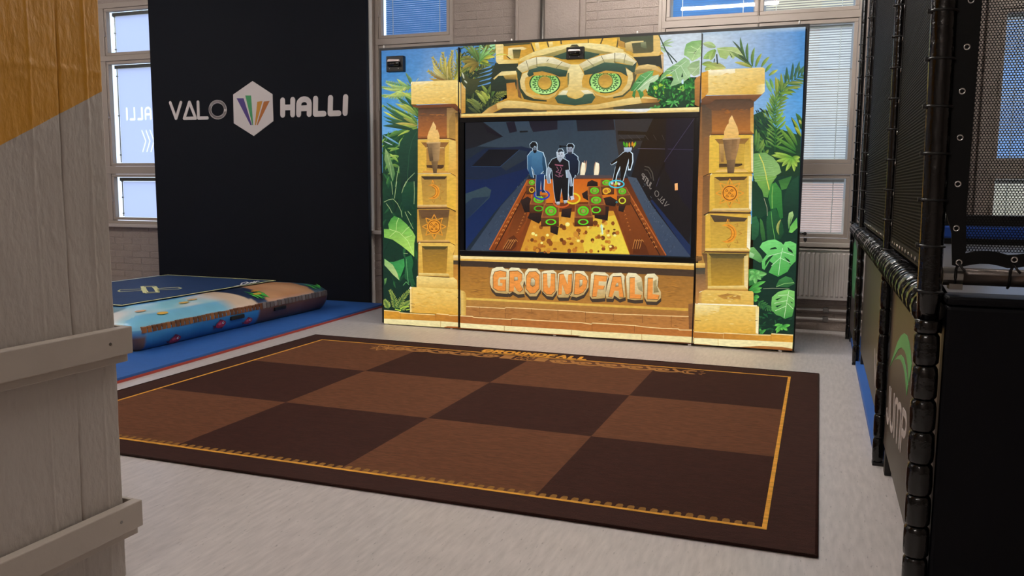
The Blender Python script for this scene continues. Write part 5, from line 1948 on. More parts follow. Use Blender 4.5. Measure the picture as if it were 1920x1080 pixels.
# upper right niche
A.P(C3((60, 128), (568, 100), (582, 310), (552, 358), (240, 372), (250, 330), (140, 262), (60, 240)), '#d4a848', '#e4c070', 0)
A.P(C3((75, 125), (490, 102), (492, 300), (465, 318), (250, 328), (140, 255), (140, 190), (80, 170)), '#3e4a34', '#5c5634')
A.P(C3((60, 165), (140, 190), (140, 262), (60, 238)), '#c8943c', '#b0802f')
A.P(C3((145, 200), (220, 180), (370, 172), (372, 190), (225, 205), (245, 315), (150, 292)), '#e4cc88', '#b08c44')
A.P(C3((335, 188), (400, 185), (410, 270), (340, 250)), '#8c9068', '#5c6444')
A.P(C3((240, 372), (552, 360), (585, 342), (605, 530), (560, 490), (420, 460), (310, 478), (285, 420), (262, 395)), '#2c3024', '#22261c')
A.P(C3((270, 525), (308, 482), (420, 460), (515, 474), (610, 548), (602, 575), (500, 530), (370, 522), (262, 585)), '#e4c884', '#c09048')
A.P(C3((272, 530), (370, 520), (480, 520), (430, 560), (262, 588)), '#a08850', '#8a7848')
A.P(C3((582, 345), (618, 330), (614, 545), (600, 530)), '#d4b890', '#c0a070')
# sky, vines and leaves of the centre panel
A.P(C3((570, 102), (1082, 72), (1082, 620), (615, 620), (618, 330), (585, 300)), '#c6d2dc', '#d6e0ea')
for (p, q, w_) in (((590, 240), (750, 185), 26), ((590, 230), (730, 250), 24), ((600, 220), (720, 150), 22), ((580, 250), (640, 320), 40)):
    A.leaf(*C3(p, q), w_ / 6.5, '#8cb070', '#c0dcb0', -.12)
A.line(C3((560, 102), (630, 260), (730, 455)), 2.2, '#2c4436')
A.line(C3((638, 285), (700, 350), (780, 438)), 2.2, '#2c4436')
A.P(C3((420, 660), (480, 600), (620, 620), (800, 700), (1000, 620), (1000, 1000), (560, 1000), (590, 900), (420, 840)), '#1f5a2a', '#0f2f1e')
A.bush(C3((440, 640), (1000, 640), (1000, 960), (600, 960), (440, 830)), 150, 5, 11, ['#2f8a34', '#1f6a2c', '#40a040', '#256f30', '#185024', '#55b048'], .42)
A.bush(C3((480, 680), (640, 740), (620, 810), (470, 790)), 14, 4, 8, ['#a8d038', '#c4e048', '#7cc038'], .5)
A.bush(C3((810, 730), (880, 740), (880, 800), (820, 800)), 8, 4, 8, ['#98d058', '#7cc048'], .5)
for t in ((640, 920), (800, 920), (700, 985), (790, 985), (760, 900)):
    A.leaf(*C3((745, 930), t), 2.6, '#3fa048', '#8cdc80')
for t in ((440, 1000), (520, 960), (585, 970), (580, 1000)):
    A.leaf(*C3((500, 1000), t), 4, '#2f7a34', '#5cb058')


def monstera(poly, c0, c1, ang, ribs, slots, ribc='#d8ecc0', slotc='#123a22', rw=0.8):
    A.P(poly, c0, c1, ang)
    for s in slots:
        A.P(s, slotc)
    for r_ in ribs:
        A.line(r_, rw, ribc)


monstera(C3((868, 350), (872, 290), (895, 212), (960, 180), (1082, 165), (1082, 360), (1020, 400), (965, 428), (915, 375)), '#7aae60', '#b0d090', 60,
         [C3((1080, 230), (1000, 330), (960, 425)), C3((1040, 285), (950, 240)), C3((1010, 320), (900, 310)), C3((1060, 260), (1080, 330))], [C3((985, 320), (1035, 285), (1000, 340))], '#cfe4ac')
monstera(C3((875, 375), (790, 440), (660, 520), (590, 600), (565, 690), (620, 640), (700, 600), (740, 640), (690, 740), (780, 710), (860, 680), (940, 620), (960, 520), (935, 410)), '#6aa45c', '#aecf9c', 20,
         [C3((900, 420), (760, 530), (600, 640)), C3((830, 480), (900, 600)), C3((760, 530), (800, 660)), C3((820, 480), (720, 470)), C3((760, 530), (650, 540))],
         [C3((690, 540), (780, 520), (720, 548)), C3((830, 620), (850, 560), (858, 620))], '#d4e8c8')
A.P(C3((635, 610), (660, 585), (725, 590), (720, 605)), '#d4d040', '#b8c440')
monstera(C3((905, 510), (960, 440), (1060, 410), (1060, 580), (990, 610), (940, 570)), '#8cac74', '#a8c090', 90, [C3((1060, 480), (960, 590)), C3((1020, 520), (930, 510))], [], '#c8d8b0')
monstera(C3((205, 790), (250, 700), (330, 590), (425, 548), (495, 538), (480, 600), (420, 670), (350, 750), (375, 840), (335, 888), (305, 800), (280, 770), (262, 880), (230, 850), (245, 790)), '#2f7a3a', '#6cb064', -45,
         [C3((470, 560), (330, 700), (250, 790)), C3((400, 630), (340, 600)), C3((350, 680), (280, 690))], [C3((330, 660), (290, 650), (330, 672))], '#b8e0a8')
monstera(C3((475, 605), (560, 588), (552, 640), (500, 680), (450, 690), (420, 800), (400, 760), (350, 800), (320, 770), (280, 790), (380, 680)), '#9cc088', '#c8dcb4', 20, [C3((540, 600), (400, 690), (300, 780))], [], '#e4f0d8')
A.P(C3((835, 665), (860, 640), (862, 700), (840, 705)), '#c8e0f0')
A.P(C3((998, 660), (1020, 625), (1068, 600), (1062, 985), (1000, 960)), '#c08440', '#94602c', 80)
A.P(C1((70, 600), (128, 700), (126, 1020), (70, 1030)), '#dcb060', '#c08a34', 70)
# trims round the screen
A.P([(864.5, 213.8), (1311.5, 200.8), (1311.5, 210.2), (864.5, 222.2)], '#f2dc90', '#c8903c', 90)
A.P([(864.5, 214.5), (1311.5, 201.5), (1311.5, 205.5), (864.5, 218)], '#f6e8a8', '#e8c870', 90)
A.P(C3((0, 1018), (470, 1005), (400, 1050), (300, 1055)), '#e8ecf0', '#dcd4c0')
A.P(j(G1((25, 0), (1656, 40)), [(1302, 492), (1302, 506)], G1((1656, 118), (25, 62))), '#e8b858', '#c8923c')
A.P(j(G1((25, 0), (1656, 40)), [(1302, 492.5), (1302, 498.5)], G1((1656, 80), (25, 35))), '#f8e0a0', '#f0cc7c')
A.P(j(G1((25, 62), (1656, 118)), [(1302, 506), (1302, 640)], G1((1656, 1080)), [(864, 617)]), '#6a4a30', '#b07434')
A.P(j(G1((25, 62), (1656, 118)), [(1302, 506), (1302, 519)], G1((1656, 205), (25, 140))), '#3a2e26', '#4c3828')
A.P(j(G1((25, 140), (1656, 205)), [(1302, 519), (1302, 583)], G1((1656, 640), (100, 565), (25, 560))), '#9a6a30', '#b47a34')
A.P(G1((25, 140), (400, 150), (420, 570), (25, 560)), '#a06c30', '#b88034')
# ledge and the two courses of blocks
A.P(j(G1((105, 560), (1656, 638)), G2((1335, 625), (1335, 655), (0, 600)), G1((1656, 668), (105, 590))), '#e4bc58', '#d4a040')
A.P(j(G1((100, 592), (1656, 668)), G2((1335, 655), (1345, 715), (0, 655)), G1((1656, 742), (95, 672))), '#b4803c', '#a46c34')
A.P(j(G1((95, 674), (1656, 744)), G2((1345, 716), (1345, 880), (0, 790)), G1((1656, 905), (95, 800))), '#a8703a', '#b8783a')
A.line(j(G1((90, 680), (275, 690), (400, 695), (620, 708), (640, 695), (960, 712), (1240, 728), (1656, 748)), G2((110, 668), (440, 690), (780, 702), (1130, 715), (1345, 720))), 1.5, '#f0c888')
for l in (G1((285, 690), (288, 800)), G1((632, 710), (632, 835)), G1((985, 712), (985, 800)), G1((1340, 730), (1340, 860)), G2((112, 668), (112, 785)), G2((445, 690), (445, 765)), G2((790, 702), (790, 800)), G2((1135, 716), (1135, 845))):
    A.line(l, 0.7, '#6a4424')
A.P(j(G1((25, 810), (190, 822), (700, 860), (1656, 905)), G2((0, 795), (180, 810), (700, 830), (1225, 870), (1400, 880), (1400, 975), (0, 890)), G1((1656, 1005), (25, 905))), '#a86430', '#b87030')
A.line(j(G1((25, 808), (180, 815), (205, 828), (700, 858), (722, 845), (840, 855), (1080, 870), (1656, 900)), G2((185, 812), (195, 798), (370, 808), (690, 828), (820, 845), (1020, 862), (1220, 868), (1230, 880), (1400, 884))), 1.6, '#f4d090')
for l in (G1((718, 850), (715, 940)), G2((190, 800), (192, 890)), G2((695, 830), (695, 915))):
    A.line(l, 0.7, '#7a4a24')
A.P(j(G1((25, 905), (1656, 1005)), G2((0, 888), (1398, 965), (1398, 1040), (0, 962)), G1((1656, 1075), (25, 972))), '#f2e4ac', '#ead698')
A.P(j(G1((25, 968), (480, 1000), (560, 1020), (1656, 1075)), G2((0, 955), (1398, 1035), (1398, 1050), (0, 970)), G1((1656, 1090), (25, 990))), '#7a4420', '#5c3018')
for l in (G1((615, 945), (618, 1020)), G1((1522, 1000), (1520, 1070)), G2((782, 930), (785, 1005))):
    A.line(l, 0.9, '#a87a44')
A.P(G1((32, 462), (65, 470), (92, 495), (106, 560), (95, 802), (32, 802)), '#e8c46c', '#c8963c', 0)
A.P(G2((1338, 570), (1410, 560), (1400, 870), (1345, 870)), '#8a5c34', '#744a2c')
A.nxt(3)

# ---- right panel: sky
A.field([(1316, 61), (1511, 50), (1503, 420), (1309, 420)], 26, 40, lambda u, v: mix(mix(lin('#c2d0dc'), lin('#4a8ac8'), max(0, min(1, u * 1.15 - .05 + .25 * mnoise.noise(Vector((u * 3, v * 6, 1)))))),
        lin('#58a8e2'), max(0, min(1, v * 1.4 - .1))) if v > .02 else lin('#a8c0d4'))
A.P(R2((868, 120), (1000, 60), (1180, 300), (1560, 420), (1540, 1080), (868, 1080)), '#1f4a2a', '#12331f')
A.P([(1412, 330), (1504, 330), (1488, 650), (1412, 640)], '#12382a', '#0e2a20')
for (p, q, w_, c0, c1, b_) in [   # pale leaves top left
        ((250, 290), (105, 250), 70, '#9cbc74', '#c0d498', .1), ((250, 320), (110, 420), 80, '#78a848', '#a8cc74', -.1), ((240, 320), (190, 440), 70, '#88b050', '#b4cc78', .1)]:
    A.leaf(*R1(p, q), w_ / 6, c0, c1, b_)
monstera(R1((262, 300), (340, 290), (440, 288), (530, 300), (565, 390), (500, 372), (445, 425), (400, 380), (370, 428), (300, 405), (280, 350)), '#9cb868', '#b8c884', 0, [R1((265, 310), (420, 330), (550, 380))], [R1((400, 340), (430, 410), (440, 400))], '#d4dca8', '#4a5c3c')
A.leaf(*R1((130, 540), (370, 525), ), 16, '#a8b858', '#c8c878', -.2)
A.leaf(*R1((100, 480), (260, 520)), 11, '#88a84c', '#c0cc70', -.2)
A.line(R1((262, 370), (272, 480)), 2.6, '#2c3c34')
A.line(R1((240, 420), (232, 460)), 2.2, '#3c4c3c')
for (p, q, w_, c0, c1, b_) in [
        ((580, 410), (435, 215), 24, '#3c5038', '#506848', .1), ((590, 420), (530, 175), 30, '#3c6034', '#5c8448', -.12), ((615, 455), (612, 240), 34, '#3f6a38', '#6c9450', -.1), ((665, 505), (690, 290), 36, '#3c6a34', '#8aa84c', -.12),
        ((700, 515), (770, 358), 36, '#5a8838', '#b4bc50', -.1), ((765, 515), (858, 395), 36, '#5f8a3c', '#a8b850', -.1), ((810, 570), (890, 472), 36, '#4f8a44', '#98b850', -.08), ((850, 610), (952, 543), 34, '#5c9048', '#d8d860', -.06),
        ((660, 510), (440, 370), 34, '#3c5c34', '#7c9c50', .1), ((630, 465), (400, 330), 28, '#5c7440', '#8ca860', .06), ((660, 520), (460, 460), 40, '#8a9c40', '#d0c868', .1), ((620, 460), (500, 370), 30, '#2f4a30', '#44643c', .06)]:
    A.leaf(*R1(p, q), w_ / 6, c0, c1, b_)
# fronds right of the capital
A.frond(*R1((960, 830), (1245, 590)), -.1, 9, 26, 4.2, '#2f5c3c', '#6c9044', 66, .3)
A.frond(*R1((830, 1180), (985, 760)), .06, 12, 27, 4.4, '#2a5a34', '#8fae48', 60, .3)
for (p, q, w_, c0, c1, b_) in [
        ((940, 800), (925, 620), 40, '#7c9c3c', '#b8b444', .05), ((990, 780), (985, 580), 34, '#5f8a3c', '#a0a844', .05), ((1030, 700), (1050, 510), 34, '#2c5c48', '#3f6c50', .1), ((1090, 660), (1120, 460), 32, '#2c5848', '#44705a', .1), ((1130, 620), (1195, 445), 32, '#305c4c', '#4c7c60', .1),
        ((1180, 590), (1248, 500), 30, '#305c44', '#4f8054', .1), ((1040, 700), (1230, 690), 30, '#4c7c3c', '#a8a850', -.1), ((1000, 770), (1220, 740), 34, '#4f8434', '#a4a848', -.1), ((970, 810), (1130, 800), 36, '#5a8c34', '#98b440', -.08), ((920, 860), (1080, 870), 32, '#447c30', '#7ca040', -.1),
        ((900, 760), (860, 640), 36, '#88b444', '#5f9c5c', 0), ((880, 800), (810, 650), 44, '#7fb068', '#98c884', 0)]:
    A.leaf(*R1(p, q), w_ / 6, c0, c1, b_)
A.bush(R2((870, 20), (1130, 20), (1180, 300), (1100, 640), (875, 640)), 90, 7, 16, ['#1f4a30', '#2c5c34', '#3f7438', '#17382a', '#5c8c40', '#24503a'], .26, (20, 100))
A.bush(R2((870, 10), (1060, 10), (1060, 260), (880, 300)), 30, 8, 17, ['#16302a', '#1c3c34', '#20463a'], .22, (40, 70))
A.frond(*R2((1180, 640), (1170, -60)), .03, 13, 22, 3.2, '#2f6a34', '#8cb850', 58, .2)
for (p, q, w_, c0, c1, b_) in [
        ((1190, 200), (1300, 60), 40, '#5c9a44', '#a0c850', .1), ((1200, 260), (1335, 130), 44, '#5a9840', '#a8c44c', .1), ((1210, 330), (1340, 200), 40, '#4f8c3c', '#98b844', .1),
        ((1480, 620), (1250, 320), 60, '#2c6c30', '#7ca83c', .05), ((1500, 560), (1320, 250), 60, '#33702f', '#90b440', .06), ((1540, 480), (1410, 145), 60, '#143c28', '#2c5c34', .12), ((1550, 420), (1420, 160), 34, '#6a9434', '#b0bc3c', .1), ((1560, 330), (1480, 90), 70, '#1c4c2c', '#4a7c34', .2),
        ((1560, 430), (1460, 290), 40, '#7c9c34', '#c0bc3c', .1), ((1560, 250), (1530, 190), 34, '#a8a844', '#d0c854', 0), ((1480, 640), (1180, 440), 50, '#2f7030', '#6ca03c', .04), ((1480, 680), (1160, 560), 50, '#2c6830', '#5c9438', .04),
        ((900, 640), (950, 370), 50, '#3a6a38', '#6c9444', .06), ((920, 640), (1020, 470), 46, '#44783c', '#8aa848', .06), ((960, 660), (1030, 530), 40, '#4a7a3c', '#80a444', .06), ((890, 560), (910, 320), 40, '#3f7438', '#7aa448', .04), ((1040, 690), (1085, 620), 40, '#5c8a3c', '#88a844', .05)]:
    A.leaf(*R2(p, q), w_ / 7.7, c0, c1, b_)
for t in ((1125, 700), (1190, 790), (1280, 865), (1335, 935), (1460, 940), (1540, 800), (1545, 730), (1170, 665), (1500, 870)):
    A.leaf(*R2((1430, 735), t), 7.5, '#5a9c34', '#b4d058', RND.uniform(-.08, .08))
A.P(R2((870, 680), (950, 668), (1035, 664), (1150, 730), (1240, 840), (1272, 950), (1180, 1010), (1130, 1090), (900, 1090), (868, 1000)), '#6a9c54', '#8cb46a', 20)
A.P(R3((815, 0), (1130, 0), (1060, 100), (1030, 180), (1005, 292), (950, 282), (930, 200), (880, 130)), '#7aaa4c', '#5c9444', 80)
A.line(j(R2((950, 690), (1010, 820), (1050, 980)), R3((985, 20), (1010, 120), (1025, 190))), 1.9, '#d8d45c')
for k in range(9):
    A.line(R2((985 + 11 * k, 770 + 36 * k), (880, 800 + 34 * k)), 0.5, '#a8c888')
    A.line(R2((985 + 11 * k, 770 + 36 * k), (1130 + 8 * k, 790 + 30 * k)), 0.5, '#a8c888')
A.P(R3((1250, 200), (1330, 60), (1420, 0), (1425, 480), (1330, 500), (1215, 570), (1215, 340)), '#1c4a32', '#112e24')
A.P(R3((1150, 60), (1330, 0), (1310, 60), (1260, 170), (1190, 190)), '#2f6430', '#46803a')
A.P(R3((790, 60), (880, 130), (940, 280), (1000, 300), (1020, 500), (900, 570), (790, 560)), '#123626', '#16402a')
A.P(R3((1025, 200), (1050, 110), (1110, 85), (1190, 200), (1200, 380), (1212, 565), (1170, 585), (1125, 430), (1045, 452), (1012, 320)), '#3f8a3c', '#256a30', 80)
A.line(R3((1075, 130), (1062, 250), (1065, 440)), 1.0, '#98c860')
A.P(R3((985, 620), (1005, 490), (1110, 425), (1165, 560), (1205, 650), (1225, 760), (1180, 850), (1000, 880)), '#225c34', '#174228', 60)
A.line(R3((1050, 480), (1065, 640), (1100, 850)), 1.0, '#6ab054')
A.leaf(*R3((1180, 590), (1160, 800)), 5, '#b8b868', '#88a048', .3)
A.P(R3((785, 560), (850, 540), (890, 640), (880, 800), (830, 865), (785, 860)), '#2c6a40', '#205034')
A.P(R3((900, 570), (930, 600), (960, 720), (975, 860), (930, 880), (905, 760)), '#3f7838', '#28582c')
A.line(R3((955, 300), (995, 430), (1000, 540)), 0.9, '#a8a888')
A.P(R3((1290, 500), (1340, 475), (1355, 530), (1315, 640), (1285, 720), (1275, 600)), '#a8c880', '#4c8844', 90)
A.P(R3((1300, 690), (1400, 560), (1405, 700), (1330, 770), (1285, 760)), '#58a850', '#7cc85c', 80)
A.line(R3((1320, 560), (1290, 760), (1250, 870)), 0.8, '#123020')
monstera(j(R3((895, 960), (930, 900), (1010, 868), (1100, 855), (1190, 900), (1215, 930), (1240, 890), (1310, 880), (1390, 915)), R4((1152, 0), (1148, 110), (1090, 170), (1060, 225), (960, 278), (860, 232), (905, 140), (870, 110), (815, 205), (790, 190), (785, 110), (840, 40))), '#7cd878', '#48a048', 75,
         [R4((1010, -30), (985, 80), (965, 260)), R4((1000, 20), (850, 60)), R4((990, 70), (890, 160)), R4((1000, 10), (1130, 50)), R4((990, 80), (1090, 130))],
         [R4((825, 110), (860, 70), (930, 30), (900, 60), (850, 120), (820, 170)), R4((1020, 60), (1080, 100), (1095, 155), (1060, 110)), R4((930, -40), (880, -25), (870, -10), (950, -20)), R4((1060, -40), (1110, 0), (1120, 30), (1070, 5))], '#d4f4c8')
A.P(R4((648, -30), (700, -40), (770, 40), (800, 100), (770, 130), (700, 90), (650, 70)), '#7ab868', '#4a8a48', 70)
A.P(R4((655, 10), (710, 40), (690, 80), (655, 70)), '#b4d8a0', '#80b878')
A.P(R4((640, 200), (700, 195), (780, 215), (842, 240), (790, 290), (730, 300), (700, 360), (650, 380)), '#4a9a48', '#2c6c34', 80)
for t in ((840, 250), (780, 310), (720, 360), (655, 320), (660, 220), (760, 215)):
    A.leaf(*R4((715, 250), t), 8, '#5cb054', '#8cd078')
A.P(R4((935, 380), (970, 310), (1040, 272), (1100, 290), (1140, 350), (1060, 395)), '#3f8444', '#2a5c34', 80)
A.line(R4((940, 385), (1030, 350), (1130, 340)), 0.9, '#98cc78')
for (p, q) in (((650, 420), (830, 325)), ((660, 440), (790, 395)), ((690, 440), (780, 430)), ((700, 500), (760, 490)), ((700, 520), (740, 530))):
    A.leaf(*R4(p, q), 8, '#2f8a3c', '#6cc858', -.1)
A.frond(*R4((740, 530), (880, 620)), .1, 7, 11, 3, '#2a6434', '#4c8c48', 60)
A.bush(R4((700, 600), (1120, 600), (1110, 880), (760, 880)), 50, 6, 14, ['#14402a', '#1c5030', '#10361f', '#256038'], .3)
monstera(R4((888, 560), (895, 495), (960, 440), (1010, 425), (1062, 412), (1135, 432), (1135, 590), (1110, 700), (1030, 728), (990, 700), (940, 685), (890, 630)), '#86cc6c', '#3f8c40', 80,
         [R4((1075, 430), (1050, 560), (1025, 715)), R4((1070, 470), (960, 480)), R4((1060, 530), (920, 560)), R4((1045, 590), (930, 640)), R4((1070, 480), (1130, 520)), R4((1060, 560), (1120, 620))],
         [R4((930, 520), (1010, 490), (950, 530)), R4((930, 590), (1010, 570), (950, 605)), R4((1090, 540), (1125, 560), (1100, 560))], '#d8f4c0')
for t in ((920, 795), (985, 800), (1090, 790), (940, 880), (1000, 850), (1060, 850), (930, 850)):
    A.leaf(*R4((1010, 800), t), 6, '#2f8c3c', '#7cdc5c', .1)
for t in ((765, 830), (830, 840), (780, 880), (810, 870)):
    A.leaf(*R4((770, 870), t), 5, '#2a7434', '#5cb850', .1)
A.line(R4((800, 405), (900, 400), (1080, 405)), 0.9, '#8c9478')
A.nxt(2)

# right column
A.P(j(R1((95, 900), (680, 890)), R4((640, 430), (100, 440))), '#6a4a30', '#b8863c')
A.P(j(R2((100, -60), (300, -60), (250, 420), (230, 960), (240, 1080), (75, 1080))), '#4c4034', '#a87038')
A.P(j(R2((95, 0), (125, 0), (130, 1080), (78, 1080)), R3((60, 1080), (40, 1000))), '#7a5434', '#c4823c')
A.P(R2((150, 450), (235, 425), (228, 960), (150, 1000), (140, 1080), (120, 1080)), '#8a5c34', '#9a6834')
A.P(R3((60, 0), (130, 0), (120, 1080), (40, 1080)), '#a86c38', '#c8843c')
A.P(R3((130, 0), (220, 0), (210, 480), (130, 540), (160, 560), (160, 1000), (110, 1060)), '#7a5230', '#a0703c')
slabp(R2((262, -80), (872, -80), (872, 390), (270, 396)), '#5a4230', '#b8702a')
A.P(R2((170, -130), (880, -130), (872, 40), (290, 60), (180, 0)), '#4c3a2c', '#6a4830')
A.P(R2((825, 20), (872, 0), (872, 388), (825, 350)), '#b87a38', '#d8a850')
A.P(R2((270, 345), (825, 345), (868, 388), (262, 396)), '#b8783c', '#8a5024')
A.line(R2((258, 402), (868, 396)), 1.5, '#4a2c18')
slabp(R2((235, 430), (250, 414), (850, 408), (866, 425), (866, 955), (226, 966)), '#e6bc48', '#dcae3a', 60, '#f4d888', 1.4)
A.P(R2((310, 470), (812, 458), (740, 540), (730, 900), (372, 905), (372, 540)), '#8a6030', '#cca03c')
A.P(R2((374, 545), (735, 538), (735, 830), (374, 835)), '#a87c40', '#d0a83c', 20)
A.P(R2((375, 540), (440, 540), (440, 800), (400, 800)), '#c89c58', '#8a6438', 70)
A.P(R2((372, 826), (705, 822), (710, 845), (640, 870), (372, 880)), '#3c2c1c', '#5c4426')
A.P(R2((740, 540), (812, 460), (820, 930), (740, 900)), '#c49c38', '#e4bc54')
A.P(R2((372, 905), (740, 900), (800, 940), (310, 945)), '#dca850', '#ecc470')
A.P(R2((832, 430), (866, 425), (866, 955), (838, 930)), '#f0d080', '#f4e0a8')
A.P(R2((480, 765), (612, 760), (582, 995), (496, 995)), '#8a6a48', '#54402a', 150)
A.P(R2((424, 460), (680, 450), (655, 600), (610, 765), (474, 772)), '#6c5238', '#b08454', 0)
A.P(R2((560, 470), (640, 470), (600, 760), (540, 766)), '#7a5c3c', '#a87c4c', 30)
A.P(R2((418, 455), (682, 444), (678, 468), (426, 480)), '#d8b480', '#c49c6c')
A.P(R2((558, 122), (592, 200), (638, 295), (656, 380), (652, 450), (446, 456), (443, 370), (465, 310), (492, 258), (512, 242), (514, 190), (535, 155)), '#eec27c', '#e6b460')
A.line(R2((140, 1010), (235, 968), (866, 960)), 1.7, '#4a3018')
slabp(j(R2((245, 990), (270, 968), (840, 964), (858, 990)), R3((792, 60), (782, 470), (740, 495), (218, 482), (222, 60))), '#e4ba48', '#d4a63c', 60, '#f8ecc0', 1.6)
A.P(j(R2((300, 1020), (785, 1012)), R3((715, 420), (290, 430))), '#c0963c', '#d0a43c')
A.P(R2((300, 1018), (785, 1010), (735, 1062), (380, 1072)), '#4c3820', '#5c4426')
A.P(j(R3((748, 0), (792, 0), (784, 470), (752, 440))), '#f0dc98', '#f4e8bc')
A.P(R3((270, 440), (740, 432), (780, 480), (220, 485)), '#f0d894', '#b8843c')
sun_icon(*R3((492, 232))[0], 14.8)
A.line(R3((140, 530), (220, 488), (780, 500)), 2.2, '#3c2a18')
slabp(R3((165, 530), (200, 512), (770, 516), (782, 540), (768, 1000), (158, 1004)), '#dcb044', '#d8a83c', 70, '#f0d88c', 1.3)
A.P(R3((225, 530), (725, 560), (690, 975), (240, 980)), '#c0963c', '#d4aa40')
A.P(R3((225, 522), (730, 568), (690, 615), (285, 622)), '#5c4a34', '#4a3a28')
A.P(R3((735, 540), (782, 540), (768, 1000), (722, 960)), '#ecd890', '#f8f0d0')
A.P(R3((160, 978), (720, 975), (768, 1008), (160, 1010)), '#ecd084', '#e8c060')
moon_icon(*R3((462, 775))[0], 17.0)
A.line(R3((120, 1062), (160, 1022), (760, 1035)), 2.0, '#4c3420')
slabp(R4((150, 20), (640, 28), (645, 60), (638, 415), (205, 405), (205, 60)), '#a8883c', '#d4a840', 90)
A.P(R4((150, 25), (205, 30), (212, 405), (185, 400), (175, 130)), '#6a4c2c', '#a87840')
A.P(R4((240, 55), (590, 55), (580, 375), (250, 372)), '#7c6430', '#c0922e')
A.P(R4((215, 30), (630, 35), (585, 85), (260, 80)), '#4a4228', '#6a5a30')
A.P(R4((598, 60), (642, 50), (636, 412), (600, 385)), '#dcc078', '#ecd49c')
A.P(R4((210, 378), (600, 372), (636, 415), (205, 405)), '#ecd080', '#d8a84c')
slabp(R4((112, 445), (165, 418), (685, 432), (698, 448), (698, 585), (105, 562)), '#e4bc60', '#dcae4c', 90, '#fbf0d0', 2.0)
A.P(R4((310, 480), (420, 455), (560, 480), (560, 530), (380, 515)), '#b07e3a', '#c08c3c')
A.P(R4((112, 450), (150, 440), (145, 560), (105, 560)), '#c08a44', '#d8a858', 0)
slabp(R4((75, 566), (735, 588), (757, 600), (750, 890), (65, 862)), '#ecca6c', '#dca63c', 90, '#fbf2d0', 2.4)
A.P(R4((78, 575), (340, 590), (330, 650), (120, 720), (75, 720)), '#f2dc98', '#e4bc5c')
A.P(R4((720, 600), (757, 600), (750, 888), (722, 880)), '#f0d68c', '#f8ecc0')
for l in (R4((75, 742), (140, 748)), R4((715, 742), (740, 742))):
    A.line(l, 0.9, '#6a5024')
A.P(R4((65, 860), (380, 876), (700, 895), (880, 898), (888, 882), (1120, 895), (1116, 980), (880, 965), (340, 940), (65, 932)), '#b4702c', '#d89a34', 10)
A.line(R4((65, 864), (370, 882), (390, 878), (700, 896), (882, 900)), 1.5, '#f6dc9c')
A.line(R4((890, 886), (1120, 900)), 1.8, '#f6e0a0')
A.line(R4((378, 882), (376, 940)), 0.7, '#e8c078')
A.line(R4((886, 890), (886, 962)), 0.6, '#a86c28')
A.P(R4((65, 930), (320, 940), (880, 965), (1116, 978), (1112, 1045), (330, 1018), (65, 1002)), '#f4e8b0', '#eedca0', 10)
A.line(R4((320, 942), (322, 1015)), 0.9, '#c09c5c')
A.P(R4((65, 992), (230, 1002), (300, 1020), (560, 1025), (780, 1015), (1000, 1025), (1112, 1045), (1110, 1066), (65, 1006)), '#c08040', '#8a4c20')
A.P(R4((84, 60), (150, 60), (150, 100), (84, 122)), '#8a6034', '#4c3824')
A.P(R4((84, 132), (182, 135), (182, 180), (84, 182)), '#f0c868', '#c08c44')
A.P(R4((84, 184), (186, 182), (180, 250), (84, 250)), '#44443a', '#5c4c3c')
A.P(R4((84, 250), (190, 250), (205, 410), (120, 440), (105, 566), (78, 566)), '#7a5c40', '#c88a48')
A.P(R4((186, 130), (208, 130), (210, 410), (190, 405)), '#8a6234', '#a87840')
# capital of the right column
A.P(R1((88, 880), (135, 838), (770, 822), (803, 795), (690, 905), (640, 872), (250, 880), (178, 930), (90, 945)), '#8a5830', '#5c3c28')
slabp(R1((150, 562), (200, 545), (780, 518), (804, 530), (804, 790), (772, 822), (150, 832)), '#f4dc94', '#dcac3c', 70, '#fbf0d0', 2.0)
A.P(R1((180, 552), (470, 535), (470, 580), (300, 610), (180, 620)), '#fbf2d8', '#f0d890')
A.P(R1((93, 578), (165, 555), (168, 800), (138, 838), (88, 882)), '#e0a43c', '#c8882f')
A.P(R1((700, 720), (804, 700), (804, 790), (772, 820), (690, 820)), '#e0b44c', '#f4e0a0', 0)
for f_, n_ in ((R1((160, 570), (795, 540), (795, 800), (160, 815)), 26), (R2((240, 430), (860, 425), (860, 950), (230, 950)), 0), (R4((80, 590), (740, 610), (740, 870), (75, 850)), 36), (R4((120, 450), (690, 450), (690, 570), (115, 560)), 30)):
    A.grain(f_, n_, ['#e2b450', '#ecc464', '#e6bc58', '#f0d07c', '#dcae48'])
A.grain(R2((290, 30), (860, 30), (860, 115), (280, 115)), 16, ['#7a4c28', '#8a5428', '#a0602a', '#9a5c2c'])
A.bush(R4((650, 80), (1130, 200), (1130, 880), (760, 880), (700, 500)), 0, 5, 9, ['#14402a'])
# capital of the left column
A.P(L1((472, 890), (560, 905), (1110, 880), (1186, 970), (1186, 1020), (1120, 985), (1060, 930), (570, 945), (500, 930)), '#7a4424', '#4a2c1c')
slabp(L1((468, 600), (480, 565), (1130, 538), (1182, 585), (1186, 970), (1110, 882), (840, 885), (600, 895), (472, 890)), '#f4d888', '#dca83c', 80, '#fbf0d0', 1.6)
A.P(L1((1128, 560), (1182, 588), (1186, 968), (1118, 885)), '#f4dc90', '#e4b44c')
A.P(L1((490, 570), (800, 556), (600, 620), (500, 640)), '#f8e8b8', '#f0cc70')
A.grain(L1((480, 580), (1120, 560), (1110, 870), (480, 880)), 26, ['#e8bc58', '#f0cc74', '#eac468', '#f4d888'])
A.grain(L2((580, 20), (980, 20), (980, 125), (580, 125)), 16, ['#7a4a28', '#8e542a', '#a4642c'])
A.grain(L4((435, 530), (1095, 540), (1095, 850), (430, 820)), 40, ['#e0b04c', '#e8c058', '#dcaa48', '#eac468'])
